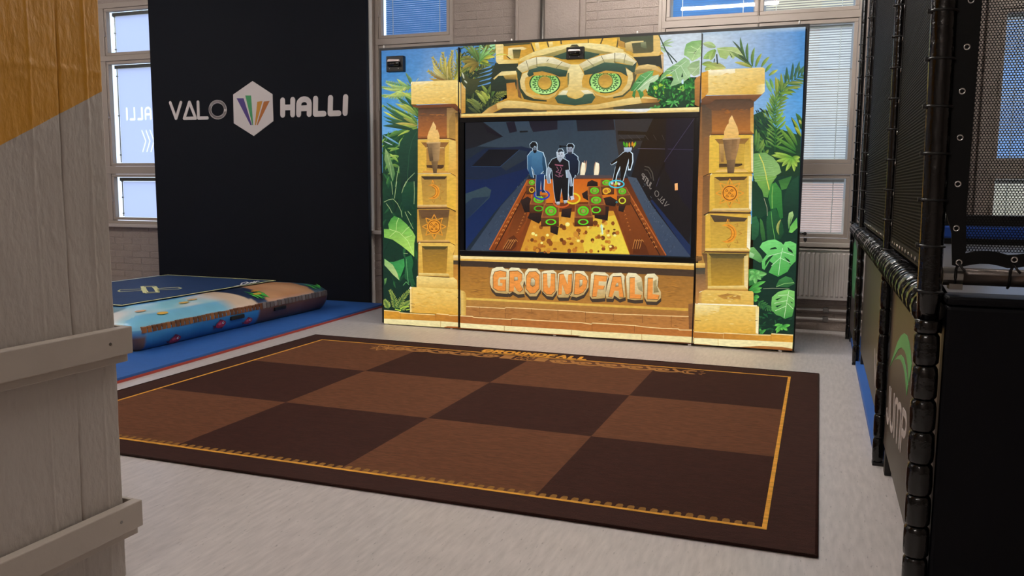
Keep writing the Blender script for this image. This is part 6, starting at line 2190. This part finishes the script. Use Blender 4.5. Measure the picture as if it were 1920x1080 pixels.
A.grain(L4((610, 20), (900, 20), (900, 290), (610, 290)), 18, ['#a87c2a', '#b0842e', '#a0782c'])
A.grain(G1((60, 220), (420, 230), (420, 540), (110, 540)), 30, ['#a8702e', '#b87c34', '#94642c'], 8, 24)
A.grain(G2((1010, 240), (1330, 260), (1320, 600), (1020, 590)), 35, ['#a8702e', '#b87c34', '#94642c'], 8, 24)
A.grain(G1((110, 700), (1640, 770), (1640, 890), (110, 790)), 50, ['#b4783c', '#a06632', '#96602e'], 8, 26)
A.grain(G2((20, 690), (1330, 740), (1330, 860), (20, 770)), 40, ['#b4783c', '#a06632', '#96602e'], 8, 26)
A.nxt(3)
A.lay = round(A.lay, 6)
# the seams between the three panels
g = MB()
for (xt, yt, xb, yb) in ((863.8, 86.5, 863.2, 617.5), (1316.2, 61, 1301.0, 645.5)):
    zt_, zb_ = WH - 0.034, 0.02
    pa, pb = at(xt, yt, y=WY), at(xb, yb, y=WY)
    xm = (pa.x + pb.x) / 2
    g.box(xm - 0.0035, xm + 0.0035, WY - 0.012 - A.lay, WY, zb_, zt_)
g.build('panel_seam', M_black, wall)
SEAM_LAY = A.lay

# ---- stone lettering printed under the screen
def letter(stone, face, holes=(), shadow=None, s=G1):
    sh = [(x + 0.5, y + 6.5) for x, y in s(*stone)]
    A.P(sh, '#3a3028', '#44362a')
    A.P(s(*stone), '#f0e4b8', '#c09a58', 80)
    inner = s(*face)
    cx, cy = sum(p[0] for p in inner) / len(inner), sum(p[1] for p in inner) / len(inner)
    A.P([(cx + (x - cx) * 1.07, cy + (y - cy) * 1.05) for x, y in inner], '#5a3414')
    A.P(inner, '#ee9a48', '#e98e3e')
    for h in holes:
        hh = s(*h)
        hx, hy = sum(p[0] for p in hh) / len(hh), sum(p[1] for p in hh) / len(hh)
        A.P([(hx + (x - hx) * 1.12, hy + (y - hy) * 1.12) for x, y in hh], '#4c2c12')
        A.P(hh, '#e4d8b0', '#8a744c', 100)


letter([(425, 290), (450, 175), (510, 150), (595, 148), (625, 175), (670, 180), (665, 510), (580, 505), (500, 495), (440, 430), (422, 360)],
       [(490, 215), (560, 200), (640, 215), (636, 285), (548, 290), (530, 330), (530, 400), (590, 405), (592, 365), (560, 360), (560, 315), (636, 318), (632, 470), (530, 470), (470, 430), (466, 270)])
letter([(670, 190), (705, 155), (815, 160), (880, 240), (890, 300), (870, 400), (890, 510), (800, 520), (730, 480), (690, 510), (655, 500)],
       [(690, 208), (800, 205), (855, 245), (852, 330), (825, 370), (865, 450), (828, 485), (790, 470), (752, 400), (742, 480), (682, 478)],
       [[(752, 285), (795, 285), (798, 325), (752, 335)]])
letter([(895, 220), (940, 165), (1060, 170), (1105, 220), (1110, 450), (1050, 545), (960, 545), (892, 470), (905, 400), (885, 330)],
       [(955, 215), (1040, 210), (1090, 260), (1085, 440), (1030, 500), (960, 500), (912, 440), (918, 270)],
       [[(980, 305), (1010, 300), (1030, 330), (1028, 390), (1000, 410), (970, 390)]])
letter([(1120, 215), (1160, 200), (1275, 190), (1320, 225), (1330, 460), (1270, 550), (1190, 540), (1120, 470)],
       [(1140, 240), (1195, 240), (1200, 400), (1218, 438), (1240, 400), (1245, 240), (1300, 240), (1300, 470), (1250, 520), (1190, 515), (1142, 470)])
letter([(1340, 240), (1400, 210), (1450, 190), (1530, 205), (1545, 250), (1525, 480), (1480, 560), (1350, 560), (1325, 520)],
       [(1362, 250), (1418, 245), (1470, 390), (1478, 255), (1530, 245), (1518, 480), (1478, 515), (1445, 510), (1400, 380), (1390, 515), (1345, 525)])
letter([(1560, 215), (1600, 200), (1690, 205), (1750, 280), (1752, 420), (1690, 520), (1590, 560), (1500, 540), (1540, 480)],
       [(1578, 240), (1640, 240), (1712, 280), (1738, 340), (1722, 430), (1680, 490), (1610, 518), (1560, 510)],
       [[(1632, 325), (1672, 322), (1668, 390), (1632, 420)]])
letter([(180, 215), (215, 188), (345, 195), (390, 230), (365, 320), (345, 500), (260, 510), (190, 510), (162, 470), (170, 350)],
       [(222, 228), (372, 242), (358, 305), (272, 300), (268, 350), (340, 355), (325, 398), (260, 395), (245, 480), (195, 485), (210, 330)], s=G2)
letter([(400, 240), (440, 205), (540, 200), (580, 240), (575, 300), (590, 490), (520, 515), (455, 470), (440, 510), (360, 505), (352, 440)],
       [(440, 250), (535, 248), (565, 490), (515, 488), (508, 415), (460, 412), (430, 490), (390, 485)], [[(478, 330), (500, 318), (506, 360), (470, 364)]], s=G2)
letter([(595, 245), (620, 200), (715, 205), (780, 260), (800, 400), (795, 520), (700, 525), (610, 510)],
       [(642, 262), (702, 260), (700, 455), (778, 462), (770, 508), (640, 502)], s=G2)
A.P(G2((720, 320), (790, 300), (795, 430), (745, 400)), '#c8b888', '#908058')
letter([(820, 245), (850, 212), (935, 208), (980, 255), (970, 360), (1012, 430), (1012, 500), (960, 545), (840, 540), (812, 480)],
       [(858, 265), (918, 268), (912, 452), (990, 466), (975, 515), (850, 512)], s=G2)
A.P(G2((920, 300), (960, 280), (960, 350), (990, 430), (925, 440)), '#b8a470', '#8a784c')
PRINT = A.build(['left side panel with a torch column under a palm and dark jungle leaves', 'centre panel with a stone temple mask above the screen', 'right side panel with a torch column and bright split leaves'])

# ---- the screen
SY = WY - 0.0045
g = MB()
ZT, ZBt = at(1088, 215.5, y=SY).z, at(1084, 485, y=SY).z
bxl, bxr = at(865, 350, y=SY).x, at(1308, 350, y=SY).x
o_ = [at(865, 222, y=SY), at(1312.0, 209.6, y=SY), at(1303.5, 492.0, y=SY), at(865, 478.8, y=SY)]
i_ = [at(873, 231, y=SY), at(1303.5, 220.5, y=SY), at(1296.5, 482.5, y=SY), at(873.5, 469.5, y=SY)]
xl, xr = (o_[0].x + o_[3].x) / 2, (o_[1].x + o_[2].x) / 2
zt2, zb2 = (o_[0].z + o_[1].z) / 2, (o_[2].z + o_[3].z) / 2
xl2, xr2 = (i_[0].x + i_[3].x) / 2, (i_[1].x + i_[2].x) / 2
zt3, zb3 = (i_[0].z + i_[1].z) / 2, (i_[2].z + i_[3].z) / 2
sc_o = MB()
sf = SY - A.lay - 0.004
sc_o.box(xl, xr, sf, WY, zt3, zt2)
sc_o.box(xl, xr, sf, WY, zb2, zb3)
sc_o.box(xl, xl2, sf, WY, zb3, zt3)
sc_o.box(xr2, xr, sf, WY, zb3, zt3)
bezel = sc_o.build('screen_bezel', pm('glossy_bezel', '#050505', 0.25), wall, bevel=0.002)
B = Art(sf + 0.003, ['screen_picture'], (), M_screen, bezel)
S1, S2, S3, S4 = crop(860, 210, 3.724), crop(970, 250, 7.2), crop(1080, 250, 7.2), crop(870, 380, 4.465)
B.P([(872.5, 230.5), (1304, 220), (1297, 483), (873, 470)], '#1c2632', '#1c2834')
B.P(S1((170, 70), (1090, 45), (1180, 450), (480, 440), (380, 250), (130, 240), (300, 175)), '#2c3c4a', '#36434e')
B.P(S1((48, 60), (160, 62), (310, 172), (255, 190), (130, 240), (48, 262)), '#16171c', '#191b22')
B.P(S1((165, 75), (205, 110), (312, 172), (290, 178), (200, 140)), '#120f1a')
B.P(S1((330, 72), (390, 66), (408, 135), (355, 148)), '#171523')
B.P(S1((490, 62), (690, 55), (690, 122), (520, 140), (500, 100)), '#141420', '#1c1a28')
B.P(S1((820, 52), (1080, 45), (1090, 125), (830, 135)), '#151722', '#1c1d26')
B.P(S1((390, 68), (490, 64), (508, 132), (410, 140)), '#2f3f50', '#34424e')
B.P(S1((690, 56), (800, 54), (795, 200), (700, 205)), '#2a3848', '#303e4a')
B.P(S1((425, 132), (482, 130), (484, 140), (428, 144)), '#12151a')
B.P(S1((1090, 46), (1360, 40), (1270, 240), (1120, 320), (1100, 200)), '#2a2c30', '#302e2e')
B.P(S1((1360, 40), (1660, 32), (1640, 700), (1600, 1000), (1330, 620), (1205, 450), (1280, 210)), '#1c1714', '#141218')
B.P(S1((1450, 45), (1640, 45), (1630, 700), (1560, 620), (1440, 400)), '#191620', '#14111e')
B.P(S1((1110, 130), (1330, 140), (1320, 160), (1110, 158)), '#1a1714')
B.P(S1((1120, 190), (1320, 180), (1320, 200), (1115, 205)), '#1a1816')
for k in range(6):
    B.line(S1((1120 + 60 * k, 160), (1160 + 55 * k, 195)), 0.6, '#4a4440')
B.line(S1((1250, 255), (1440, 258)), 0.8, '#585060')
B.line(S1((1460, 258), (1640, 264)), 0.8, '#403a58')
B.line(S1((1645, 45), (1440, 340), (1380, 520)), 0.7, '#4a4460')
B.line(S1((1440, 350), (1330, 600)), 4, '#120e10')
# trampolines and mats at the left of the picture
B.P(S1((48, 340), (180, 255), (440, 240), (560, 270), (480, 400), (200, 470), (48, 460)), '#14213a', '#16243c')
B.P(S1((90, 380), (210, 262), (425, 262), (290, 380)), '#0d0f16', '#10131c')
B.P(S1((290, 380), (425, 265), (480, 275), (470, 330), (330, 410)), '#22303e', '#262e38')
B.line(S1((90, 380), (290, 382), (425, 264)), 0.9, '#2c4464')
B.P(S1((48, 470), (200, 470), (470, 395), (520, 400), (250, 700), (50, 960)), '#0f2148', '#122a58')
B.P(S1((48, 570), (190, 520), (228, 545), (215, 600), (48, 760)), '#33464f', '#2a3d4c')
B.P(S1((48, 640), (100, 600), (215, 590), (48, 760)), '#1f3048', '#1a2c44')
# grey border of the floor round the pit
B.P(S1((490, 440), (480, 490), (230, 968), (80, 965), (300, 650)), '#2e3a4a', '#38465a')
B.P(S1((1180, 450), (1240, 460), (1340, 640), (1620, 1010), (1440, 1003), (1200, 560)), '#44505f', '#35435a')
B.P(S1((1600, 985), (1340, 620), (1350, 610), (1640, 960), (1630, 1010)), '#16264c', '#1a2c50')
for k in range(60):
    t = RND.random()
    x, y = 480 - 300 * t + RND.uniform(-40, 10), 460 + 500 * t
    B.line(S1((x, y), (x + RND.uniform(-14, 14), y + RND.uniform(4, 16))), 0.5, RND.choice(['#586478', '#4c586a', '#222c38']))
    x, y = 1220 + 250 * t + RND.uniform(0, 60), 470 + 500 * t
    B.line(S1((x, y), (x + RND.uniform(-14, 14), y + RND.uniform(4, 16))), 0.5, RND.choice(['#66707e', '#56606e', '#262e3a']))
B.P(S1((800, 440), (1060, 440), (1100, 470), (790, 470)), '#4a4448', '#5a4440')
# pit: side walls, lava
B.P(S1((478, 468), (1180, 462), (1450, 1003), (215, 965)), '#5c2c14', '#8a4418')
B.P(S1((478, 470), (520, 520), (490, 720), (400, 970), (215, 965)), '#a04f1c', '#7c3a16')
B.P(S1((1110, 600), (1190, 560), (1450, 1003), (1200, 995), (1100, 660)), '#8a451a', '#6e3616')
B.P(S1((420, 640), (490, 620), (470, 760), (330, 960), (300, 958)), '#5c2e16', '#8a461c')
B.line(S1((478, 480), (215, 962)), 2.0, '#c0622a')
B.line(S1((500, 500), (255, 962)), 1.6, '#2a140c')
B.line(S1((1185, 560), (1448, 1000)), 2.0, '#b8602c')
B.line(S1((1165, 570), (1405, 1000)), 1.6, '#2a140c')
B.P(S1((520, 470), (1100, 466), (1110, 620), (500, 640)), '#c8601c', '#d8781c')
for k in range(10):
    t = 0.35 + k / 10 * 0.62
    a, b_ = S1((470 - 260 * t + 30, 480 + 480 * t))[0], S1((1180 + 255 * t - 35, 470 + 520 * t))[0]
    for (x, y) in (a, b_):
        B.line([(x - 2.6, y + 1.5), (x - 1, y - 1.5), (x + 1.6, y - 1.3), (x + 2, y + .6), (x + .2, y + 1)], 0.9, '#d88844')
for k in range(8):
    t = 0.4 + k / 8 * 0.6
    a, b_ = S1((500 - 120 * t + 20, 690 + 290 * (t - .4)))[0], S1((1095 + 110 * t, 640 + 350 * (t - .4)))[0]
    for (x, y) in (a, b_):
        B.line([(x - 1.6, y + 1), (x, y - 1.2), (x + 1.4, y + .6)], 0.8, '#c87838')
for pts in ([(310, 960), (350, 880), (385, 860), (410, 890), (400, 940), (370, 968)], [(1215, 990), (1230, 900), (1270, 885), (1310, 940), (1330, 998)]):
    B.P(S1(*pts), '#5c2c14')
    for k in range(4):
        (ax, ay), (bx, by) = pts[0], pts[2]
        B.line(S1((pts[0][0] + 16 * k, 955), (pts[1][0] + 16 * k, 890), (pts[1][0] + 16 * k + 14, 905)), 0.9, '#d08a44')
B.P(S1((520, 720), (620, 700), (1080, 690), (1110, 760), (1195, 995), (430, 972), (490, 800)), '#c8802a', '#e0b034', 70)
B.P(S1((900, 760), (1090, 720), (1190, 990), (880, 985), (860, 880)), '#e0b838', '#ecd448', 60)
B.P(S1((700, 760), (900, 770), (880, 900), (640, 905)), '#d8982c', '#e4b43c')
for k in range(110):
    t = RND.random()
    x = 500 - 60 * t + RND.random() * (600 + 130 * t)
    y = 745 + 235 * t
    r_ = RND.uniform(7, 19)
    c = RND.choice(['#9a5a20', '#b0661f', '#6c3c1a', '#c07626', '#8c4c1c', '#cc8a30', '#d89a38'])
    P_ = S1((x, y))[0]
    B.ell(P_[0], P_[1], r_ / 3.7, r_ / 3.7 * RND.uniform(.6, 1.3), c, n=RND.choice([6, 7, 9]))
for (x, y, w_) in ((520, 850, 3.5), (540, 860, 2.5), (620, 860, 3), (760, 785, 4.5), (580, 915, 2.6), (835, 900, 3), (1000, 800, 4), (1000, 850, 3.4), (1045, 862, 3), (1090, 862, 3), (1060, 940, 2.6), (690, 815, 2.2), (905, 800, 2.2)):
    P_ = S1((x, y))[0]
    B.ell(P_[0], P_[1], w_, w_ * .9, '#f4f0a0', '#f4e060', n=8)
B.leaf(*S1((1005, 855), (995, 780)), 4, '#e4f8c8', '#c8f4e0')
# dark rocks round the blocks
for pts in ([(430, 620), (480, 590), (530, 620), (520, 700), (460, 700)], [(900, 490), (930, 475), (970, 490), (972, 520), (895, 520)], [(1010, 600), (1060, 590), (1110, 620), (1090, 660), (1030, 650)],
            [(1120, 640), (1170, 640), (1150, 700), (1115, 690)], [(720, 680), (790, 670), (780, 740), (715, 730)], [(520, 660), (580, 660), (590, 740), (560, 780), (480, 740)], [(860, 570), (900, 545), (905, 620), (870, 600)],
            [(940, 650), (1050, 660), (1040, 760), (950, 740)], [(640, 790), (700, 800), (690, 860), (640, 840)]):
    B.P(S1(*pts), '#33231e', '#1c1414')


def cube(top, drop, ringc, front=None, shift=(0, 0)):
    """game block: top face with a ring, front face below it"""
    (a, b_, c, d) = top
    fr = [d, c, (c[0] + shift[0], c[1] + drop), (d[0] + shift[1], d[1] + drop)]
    B.P(S1(*fr), '#6a3c20', '#4a2816')
    B.P(S1(a, b_, c, d), '#9a5c2c', '#a8642f')
    q = [((x + (sum(p[0] for p in top) / 4 - x) * .14), (y + (sum(p[1] for p in top) / 4 - y) * .14)) for x, y in top]
    B.P(S1(*q), '#7a4422', '#80482a')
    cx, cy = sum(p[0] for p in top) / 4, sum(p[1] for p in top) / 4
    rx, ry = (b_[0] - a[0]) * .36, (d[1] - a[1]) * .36
    X, Y = S1((cx, cy))[0]
    B.ell(X, Y, rx / 3.724, ry / 3.724, '#5ad820', '#4cc41c')
    B.ell(X, Y, rx / 3.724 * .66, ry / 3.724 * .66, '#8a5c34')
    B.ell(X + .3, Y, rx / 3.724 * .45, ry / 3.724 * .5, '#58d024', '#6cbc3c')
    B.ell(X + .3, Y, rx / 3.724 * .24, ry / 3.724 * .26, '#b08050')
    if front:
        X, Y = S1((cx, d[1] + drop * .48))[0]
        B.ell(X, Y, rx / 3.724 * .95, drop * .33 / 3.724, ringc)
        B.ell(X, Y, rx / 3.724 * .66, drop * .23 / 3.724, '#5c341c')


cube([(490, 470), (545, 470), (535, 515), (472, 515)], 60, '#e8b828', True)
cube([(990, 470), (1075, 470), (1085, 515), (985, 520)], 60, '#e8b828', True)
cube([(1095, 525), (1170, 525), (1200, 580), (1105, 585)], 70, '#d8e030', True)
cube([(905, 518), (990, 518), (1000, 580), (900, 582)], 10, '#60d020')
cube([(905, 582), (1003, 582), (1025, 648), (905, 650)], 70, '#60d828', True)
cube([(515, 575), (615, 578), (610, 645), (495, 645)], 60, '#48b020', True)
cube([(595, 645), (705, 645), (700, 735), (575, 738)], 62, '#5ce028', True)
cube([(812, 645), (920, 645), (938, 735), (808, 738)], 62, '#5ce028', True)
B.ell(*S1((1027, 553))[0], 6, 5.8, '#e8b030')
B.ell(*S1((1027, 553))[0], 3.6, 3.4, '#b06a24')
# torch fires behind the pit
for x in (866, 962):
    for k in range(6):
        B.leaf(*S1((x - 14 + 5 * k, 440), (x - 8 + 6 * k + RND.uniform(-4, 6), 335 + RND.uniform(0, 30))), 3.4, '#f4e0b0', '#c88a6c')
    B.P(S1((x - 18, 440), (x + 14, 440), (x + 18, 360), (x - 4, 350)), '#fbf6d8', '#f4e4c0')
# players with white outlines
def ringo(cx, cy, rx, ry, c, w):
    pts = [(cx + rx * math.cos(math.radians(k)), cy + ry * math.sin(math.radians(k))) for k in range(0, 361, 15)]
    B.line(S2(*pts), w, c)


ringo(330, 830, 100, 58, '#2440a0', 3.2)
ringo(595, 935, 105, 62, '#cc5a28', 2.8)
ringo(750, 880, 92, 68, '#e4cc30', 3.2)
ringo(1340, 930, 10, 10, '#3cc8d8', 0.5)


def person(parts, glow=2.4):
    for pts, c0, c1 in parts:
        if c0 is None:
            continue
        h = S2(*pts)
        cx, cy = sum(p[0] for p in h) / len(h), sum(p[1] for p in h) / len(h)
        B.P([(x + glow * .5 * (1 if x > cx else -.45), y - glow * .25 * (1 if y < cy else -.3)) for x, y in h], '#c4dcec')
    for pts, c0, c1 in parts:
        B.P(S2(*pts), c0, c1)


person([   # man in a blue jumper
    ([(255, 560), (365, 540), (355, 760), (390, 800), (330, 800), (318, 640), (305, 830), (320, 855), (255, 850), (250, 700)], '#1c3a6c', '#122444'),
    ([(135, 310), (190, 240), (270, 235), (345, 260), (365, 330), (360, 500), (300, 560), (230, 560), (220, 500), (200, 470)], '#4a7a9c', '#2a557c'),
    ([(135, 310), (195, 300), (190, 470), (215, 600), (180, 590), (140, 480)], '#3a6a90', '#244c70'),
    ([(340, 270), (370, 330), (392, 470), (385, 580), (365, 560), (335, 420)], '#28506f', '#18344c'),
    ([(205, 180), (265, 180), (262, 250), (235, 268), (208, 240)], '#7a8898', '#3c4450'),
    ([(168, 150), (205, 115), (245, 118), (265, 150), (262, 185), (235, 170), (205, 200), (175, 190)], '#0e1014', '#15181e')])
B.P(S2((212, 225), (262, 225), (255, 262), (222, 266)), '#12141a')
person([   # man behind in dark blue
    ([(690, 560), (755, 560), (748, 830), (760, 890), (710, 895), (690, 800)], '#14161c', '#0e1014'),
    ([(640, 290), (690, 262), (760, 275), (815, 320), (812, 420), (770, 600), (680, 600)], '#15243c', '#101828'),
    ([(790, 310), (830, 380), (825, 520), (800, 580), (780, 560), (790, 430)], '#14223a', '#0e1624'),
    ([(668, 190), (750, 190), (745, 260), (710, 290), (675, 265)], '#98a0b0', '#5c6474'),
    ([(668, 170), (690, 140), (740, 140), (765, 170), (755, 215), (735, 185), (680, 190)], '#0f1116', '#101218')])
B.P(S2((680, 255), (745, 255), (720, 290), (695, 285)), '#282c36')
person([   # person with tied hair in a printed shirt
    ([(480, 600), (690, 600), (680, 900), (620, 930), (595, 740), (570, 960), (520, 940), (490, 760)], '#14151a', '#0d0e12'),
    ([(420, 430), (470, 350), (530, 325), (610, 335), (690, 380), (700, 490), (650, 495), (665, 620), (480, 620), (470, 500), (425, 465)], '#17171c', '#121216'),
    ([(420, 450), (465, 480), (430, 560), (445, 670), (415, 680), (395, 600), (400, 500)], '#9aa8b8', '#788698'),
    ([(655, 495), (700, 495), (725, 600), (740, 710), (710, 715), (690, 610)], '#a4b0c0', '#8290a4'),
    ([(530, 255), (625, 255), (628, 310), (600, 360), (575, 395), (540, 350)], '#c4ccd6', '#8c98a8'),
    ([(540, 250), (560, 212), (600, 210), (628, 250), (600, 240), (560, 262)], '#23262c', '#30343c')])
def face(ex0, ex1, ey, nose, mouth, w, c='#1a1c22'):
    for ex in (ex0, ex1):
        B.ell(*S2((ex, ey))[0], w * .16, w * .09, c, n=8)
        B.line(S2((ex - w * 1.1, ey - w * 1.3), (ex + w * 1.1, ey - w * 1.5)), 0.55, c)
    B.line(S2(((ex0 + ex1) / 2, ey), ((ex0 + ex1) / 2 - 4, nose), ((ex0 + ex1) / 2 + 5, nose + 3)), 0.5, '#6c7686')
    B.line(S2((ex0 + 4, mouth), ((ex0 + ex1) / 2, mouth + 4), (ex1 - 4, mouth)), 0.6, c)


face(564, 600, 282, 308, 328, 8)
face(692, 728, 216, 238, 258, 7)
face(222, 248, 208, 226, 242, 6, '#0c0e12')
B.P(S2((505, 415), (620, 430), (615, 445), (510, 432)), '#a0566c')
for l in (S2((530, 450), (560, 500), (520, 520), (590, 540)), S2((580, 450), (600, 480), (560, 560), (600, 590)), S2((510, 560), (560, 590), (620, 560))):
    B.line(l, 1.0, '#a0667c')
for pts in ([(565, 160), (600, 165), (670, 170), (660, 185), (600, 180), (570, 200)],):
    B.P(S2(*pts), '#0e0f14')
for x, y in ((550, 945), (648, 925)):
    B.P(S2((x - 26, y - 20), (x + 20, y - 24), (x + 26, y + 10), (x - 14, y + 28)), '#d8dce4', '#5c606c')
B.P(S2((715, 850), (755, 840), (760, 890), (725, 905)), '#c4c8d0')
for f, pts, c0, c1 in ((1, [(555, 330), (640, 250), (720, 230), (770, 270), (775, 380), (740, 500), (700, 500), (720, 380), (690, 470), (640, 640), (600, 660), (610, 450), (560, 560), (530, 690), (490, 650), (525, 470), (560, 390), (480, 430), (462, 410)], '#cfe2ee', None),
                       (0, [(562, 325), (645, 255), (720, 240), (758, 280), (760, 380), (735, 480), (712, 480), (712, 340), (680, 460), (632, 640), (605, 650), (595, 440), (545, 560), (522, 690), (495, 645), (530, 470), (556, 375), (480, 425), (465, 405)], '#191614', '#120f0e'),
                       (0, [(645, 190), (755, 190), (750, 230), (700, 258), (652, 245)], '#b4c4d8', '#8ca0b8')):
    B.P(S3(*pts), c0, c1)
for k, (x, y, c) in enumerate(((655, 140, '#4cb024'), (690, 150, '#7cc030'), (720, 150, '#e0a030'), (755, 140, '#e88c28'), (790, 140, '#6cb028'), (672, 160, '#3a8a20'), (775, 155, '#c8b030'))):
    B.leaf(*S3((x, y + 35), (x + (x - 720) * .2, y - 30)), 3.4, c, c)
ring_ = [(548 + 100 * math.cos(math.radians(k)), 685 + 48 * math.sin(math.radians(k))) for k in range(0, 361, 15)]
B.line(S3(*ring_), 2.4, '#3cc4d8')
B.P(S3((515, 700), (545, 640), (570, 690)), '#b8d84c')
B.P(S3((560, 660), (600, 670), (595, 700), (570, 700)), '#d0d8e4')
B.P(S3((470, 660), (500, 660), (500, 690), (475, 690)), '#d0d8e4')
# mirrored lettering on the dark panel in the picture
def screen_word(word, tl, tr, br, bl, w):
    ls, tw = strokes(word, 0.2)
    P = S3(tl, tr, br, bl)
    for l in ls:
        pts = []
        for px, py in l:
            u = px / tw
            t_ = (P[0][0] + (P[1][0] - P[0][0]) * u, P[0][1] + (P[1][1] - P[0][1]) * u)
            b_ = (P[3][0] + (P[2][0] - P[3][0]) * u, P[3][1] + (P[2][1] - P[3][1]) * u)
            pts.append((b_[0] + (t_[0] - b_[0]) * py, b_[1] + (t_[1] - b_[1]) * py))
        B.line(pts, w, '#8a8078')


screen_word(['V', 'DELTA', 'L', 'O'], (1262, 955), (1080, 760), (1055, 820), (1205, 1000), 1.0)
screen_word(['J', 'U', 'M', 'P'], (1040, 690), (900, 535), (875, 590), (1010, 760), 1.3)
B.line(S3((925, 445), (985, 460), (1030, 530), (1048, 640)), 2.0, '#4c463e')
B.line(S3((925, 490), (970, 500), (1005, 560), (1015, 610)), 1.4, '#4c463e')
B.P(S3((1332, 678), (1372, 670), (1375, 765), (1335, 770)), '#f4b878', '#f0a868')
B.line(S3((1150, 790), (1050, 860)), 0.4, '#1a1614')
B.build()

# ---- sensor boxes, pegs on the top rail, key
M_lens = pm('sensor_gloss', '#060606', 0.1, spec=0.8)
M_shell = pm('sensor_silver', '#e8d8d4', 0.3)
for (x0, y0, x1, y1, hood, lab) in ((725, 106, 757, 134, [(150, 238), (300, 270), (308, 285), (140, 292)], None), (1062.5, 89, 1095, 110.5, None, None)):
    ys = WY - A.lay - 0.006
    a, b_ = at(x0, y0, y=ys), at(x1, y1, y=ys)
    s = MB()
    s.box(a.x, b_.x, ys - 0.012, WY, b_.z, a.z)
    sb = s.build('sensor_box', M_black, wall, bevel=0.004)
    w_, h_ = b_.x - a.x, a.z - b_.z
    s = MB()
    s.tube([(a.x + w_ * .2, ys - 0.024, b_.z + h_ * .48), (a.x + w_ * .8, ys - 0.024, b_.z + h_ * .48)], h_ * .16, 16)
    s.build('lens_bar', M_lens, sb, smooth=True)
    s = MB()
    zc = b_.z + h_ * .62
    s.hexa([(a.x + w_ * .15, ys - 0.012, zc), (a.x + w_ * .82, ys - 0.012, zc), (a.x + w_ * .78, ys - 0.012, zc + h_ * .16), (a.x + w_ * .17, ys - 0.012, zc + h_ * .2)],
           [(a.x + w_ * .15, ys - 0.042, zc), (a.x + w_ * .82, ys - 0.042, zc), (a.x + w_ * .78, ys - 0.034, zc + h_ * .10), (a.x + w_ * .17, ys - 0.034, zc + h_ * .16)])
    s.build('hood', M_shell, sb, bevel=0.003)
    for k in (0.2, 0.72):
        s = MB()
        s.tube([(a.x + w_ * k, ys - 0.011, b_.z + h_ * .2), (a.x + w_ * k, ys - 0.0135, b_.z + h_ * .2)], 0.004, 8)
        s.build('screw', M_steel, sb)
for (px_, py_) in ((719.5, 86), (928, 76), (959, 74), (1195, 59.5), (1499, 40)):
    p = at(px_, py_, y=WY + 0.02)
    s = MB()
    s.tube([(p.x, WY + 0.02, WH - 0.002), (p.x, WY + 0.02, max(p.z, WH + 0.01) - 0.002), (p.x, WY + 0.02, max(p.z, WH + 0.01) + 0.005)], [0.006, 0.007, 0.004], 10)
    s.build('peg', M_white, wall, smooth=True)
zk = at(1503, 438, y=WY + 0.05).z
s = MB()
s.tube([(WX1 - 0.002, WY + 0.05, zk), (WX1 + 0.012, WY + 0.05, zk)], 0.009, 12)
lock = s.build('lock', M_steel, wall)
key = thing('key', 'small black key in the lock on the right edge of the game wall', 'key', (WX1 + 0.02, WY + 0.05, zk))
s = MB()
s.box(WX1 + 0.0125, WX1 + 0.04, WY + 0.046, WY + 0.054, zk - 0.006, zk + 0.006)
s.tube([(WX1 + 0.036, WY + 0.044, zk), (WX1 + 0.036, WY + 0.056, zk)], 0.013, 14)
s.build('blade', M_black, key)
s = MB()
s.ring((WX1 + 0.040, WY + 0.050, zk - 0.022), (0, 1, 0), 0.012, 0.0016, 18, 5)
s.build('key_ring', M_steel, key, smooth=True)
s = MB()
s.prism([(WX1 + 0.030, WY + 0.046, zk - 0.032), (WX1 + 0.050, WY + 0.046, zk - 0.032), (WX1 + 0.053, WY + 0.046, zk - 0.048), (WX1 + 0.040, WY + 0.046, zk - 0.066), (WX1 + 0.027, WY + 0.046, zk - 0.048)], (0, 0.006, 0))
s.build('key_tag', M_black, key)
bpy.context.view_layer.update()
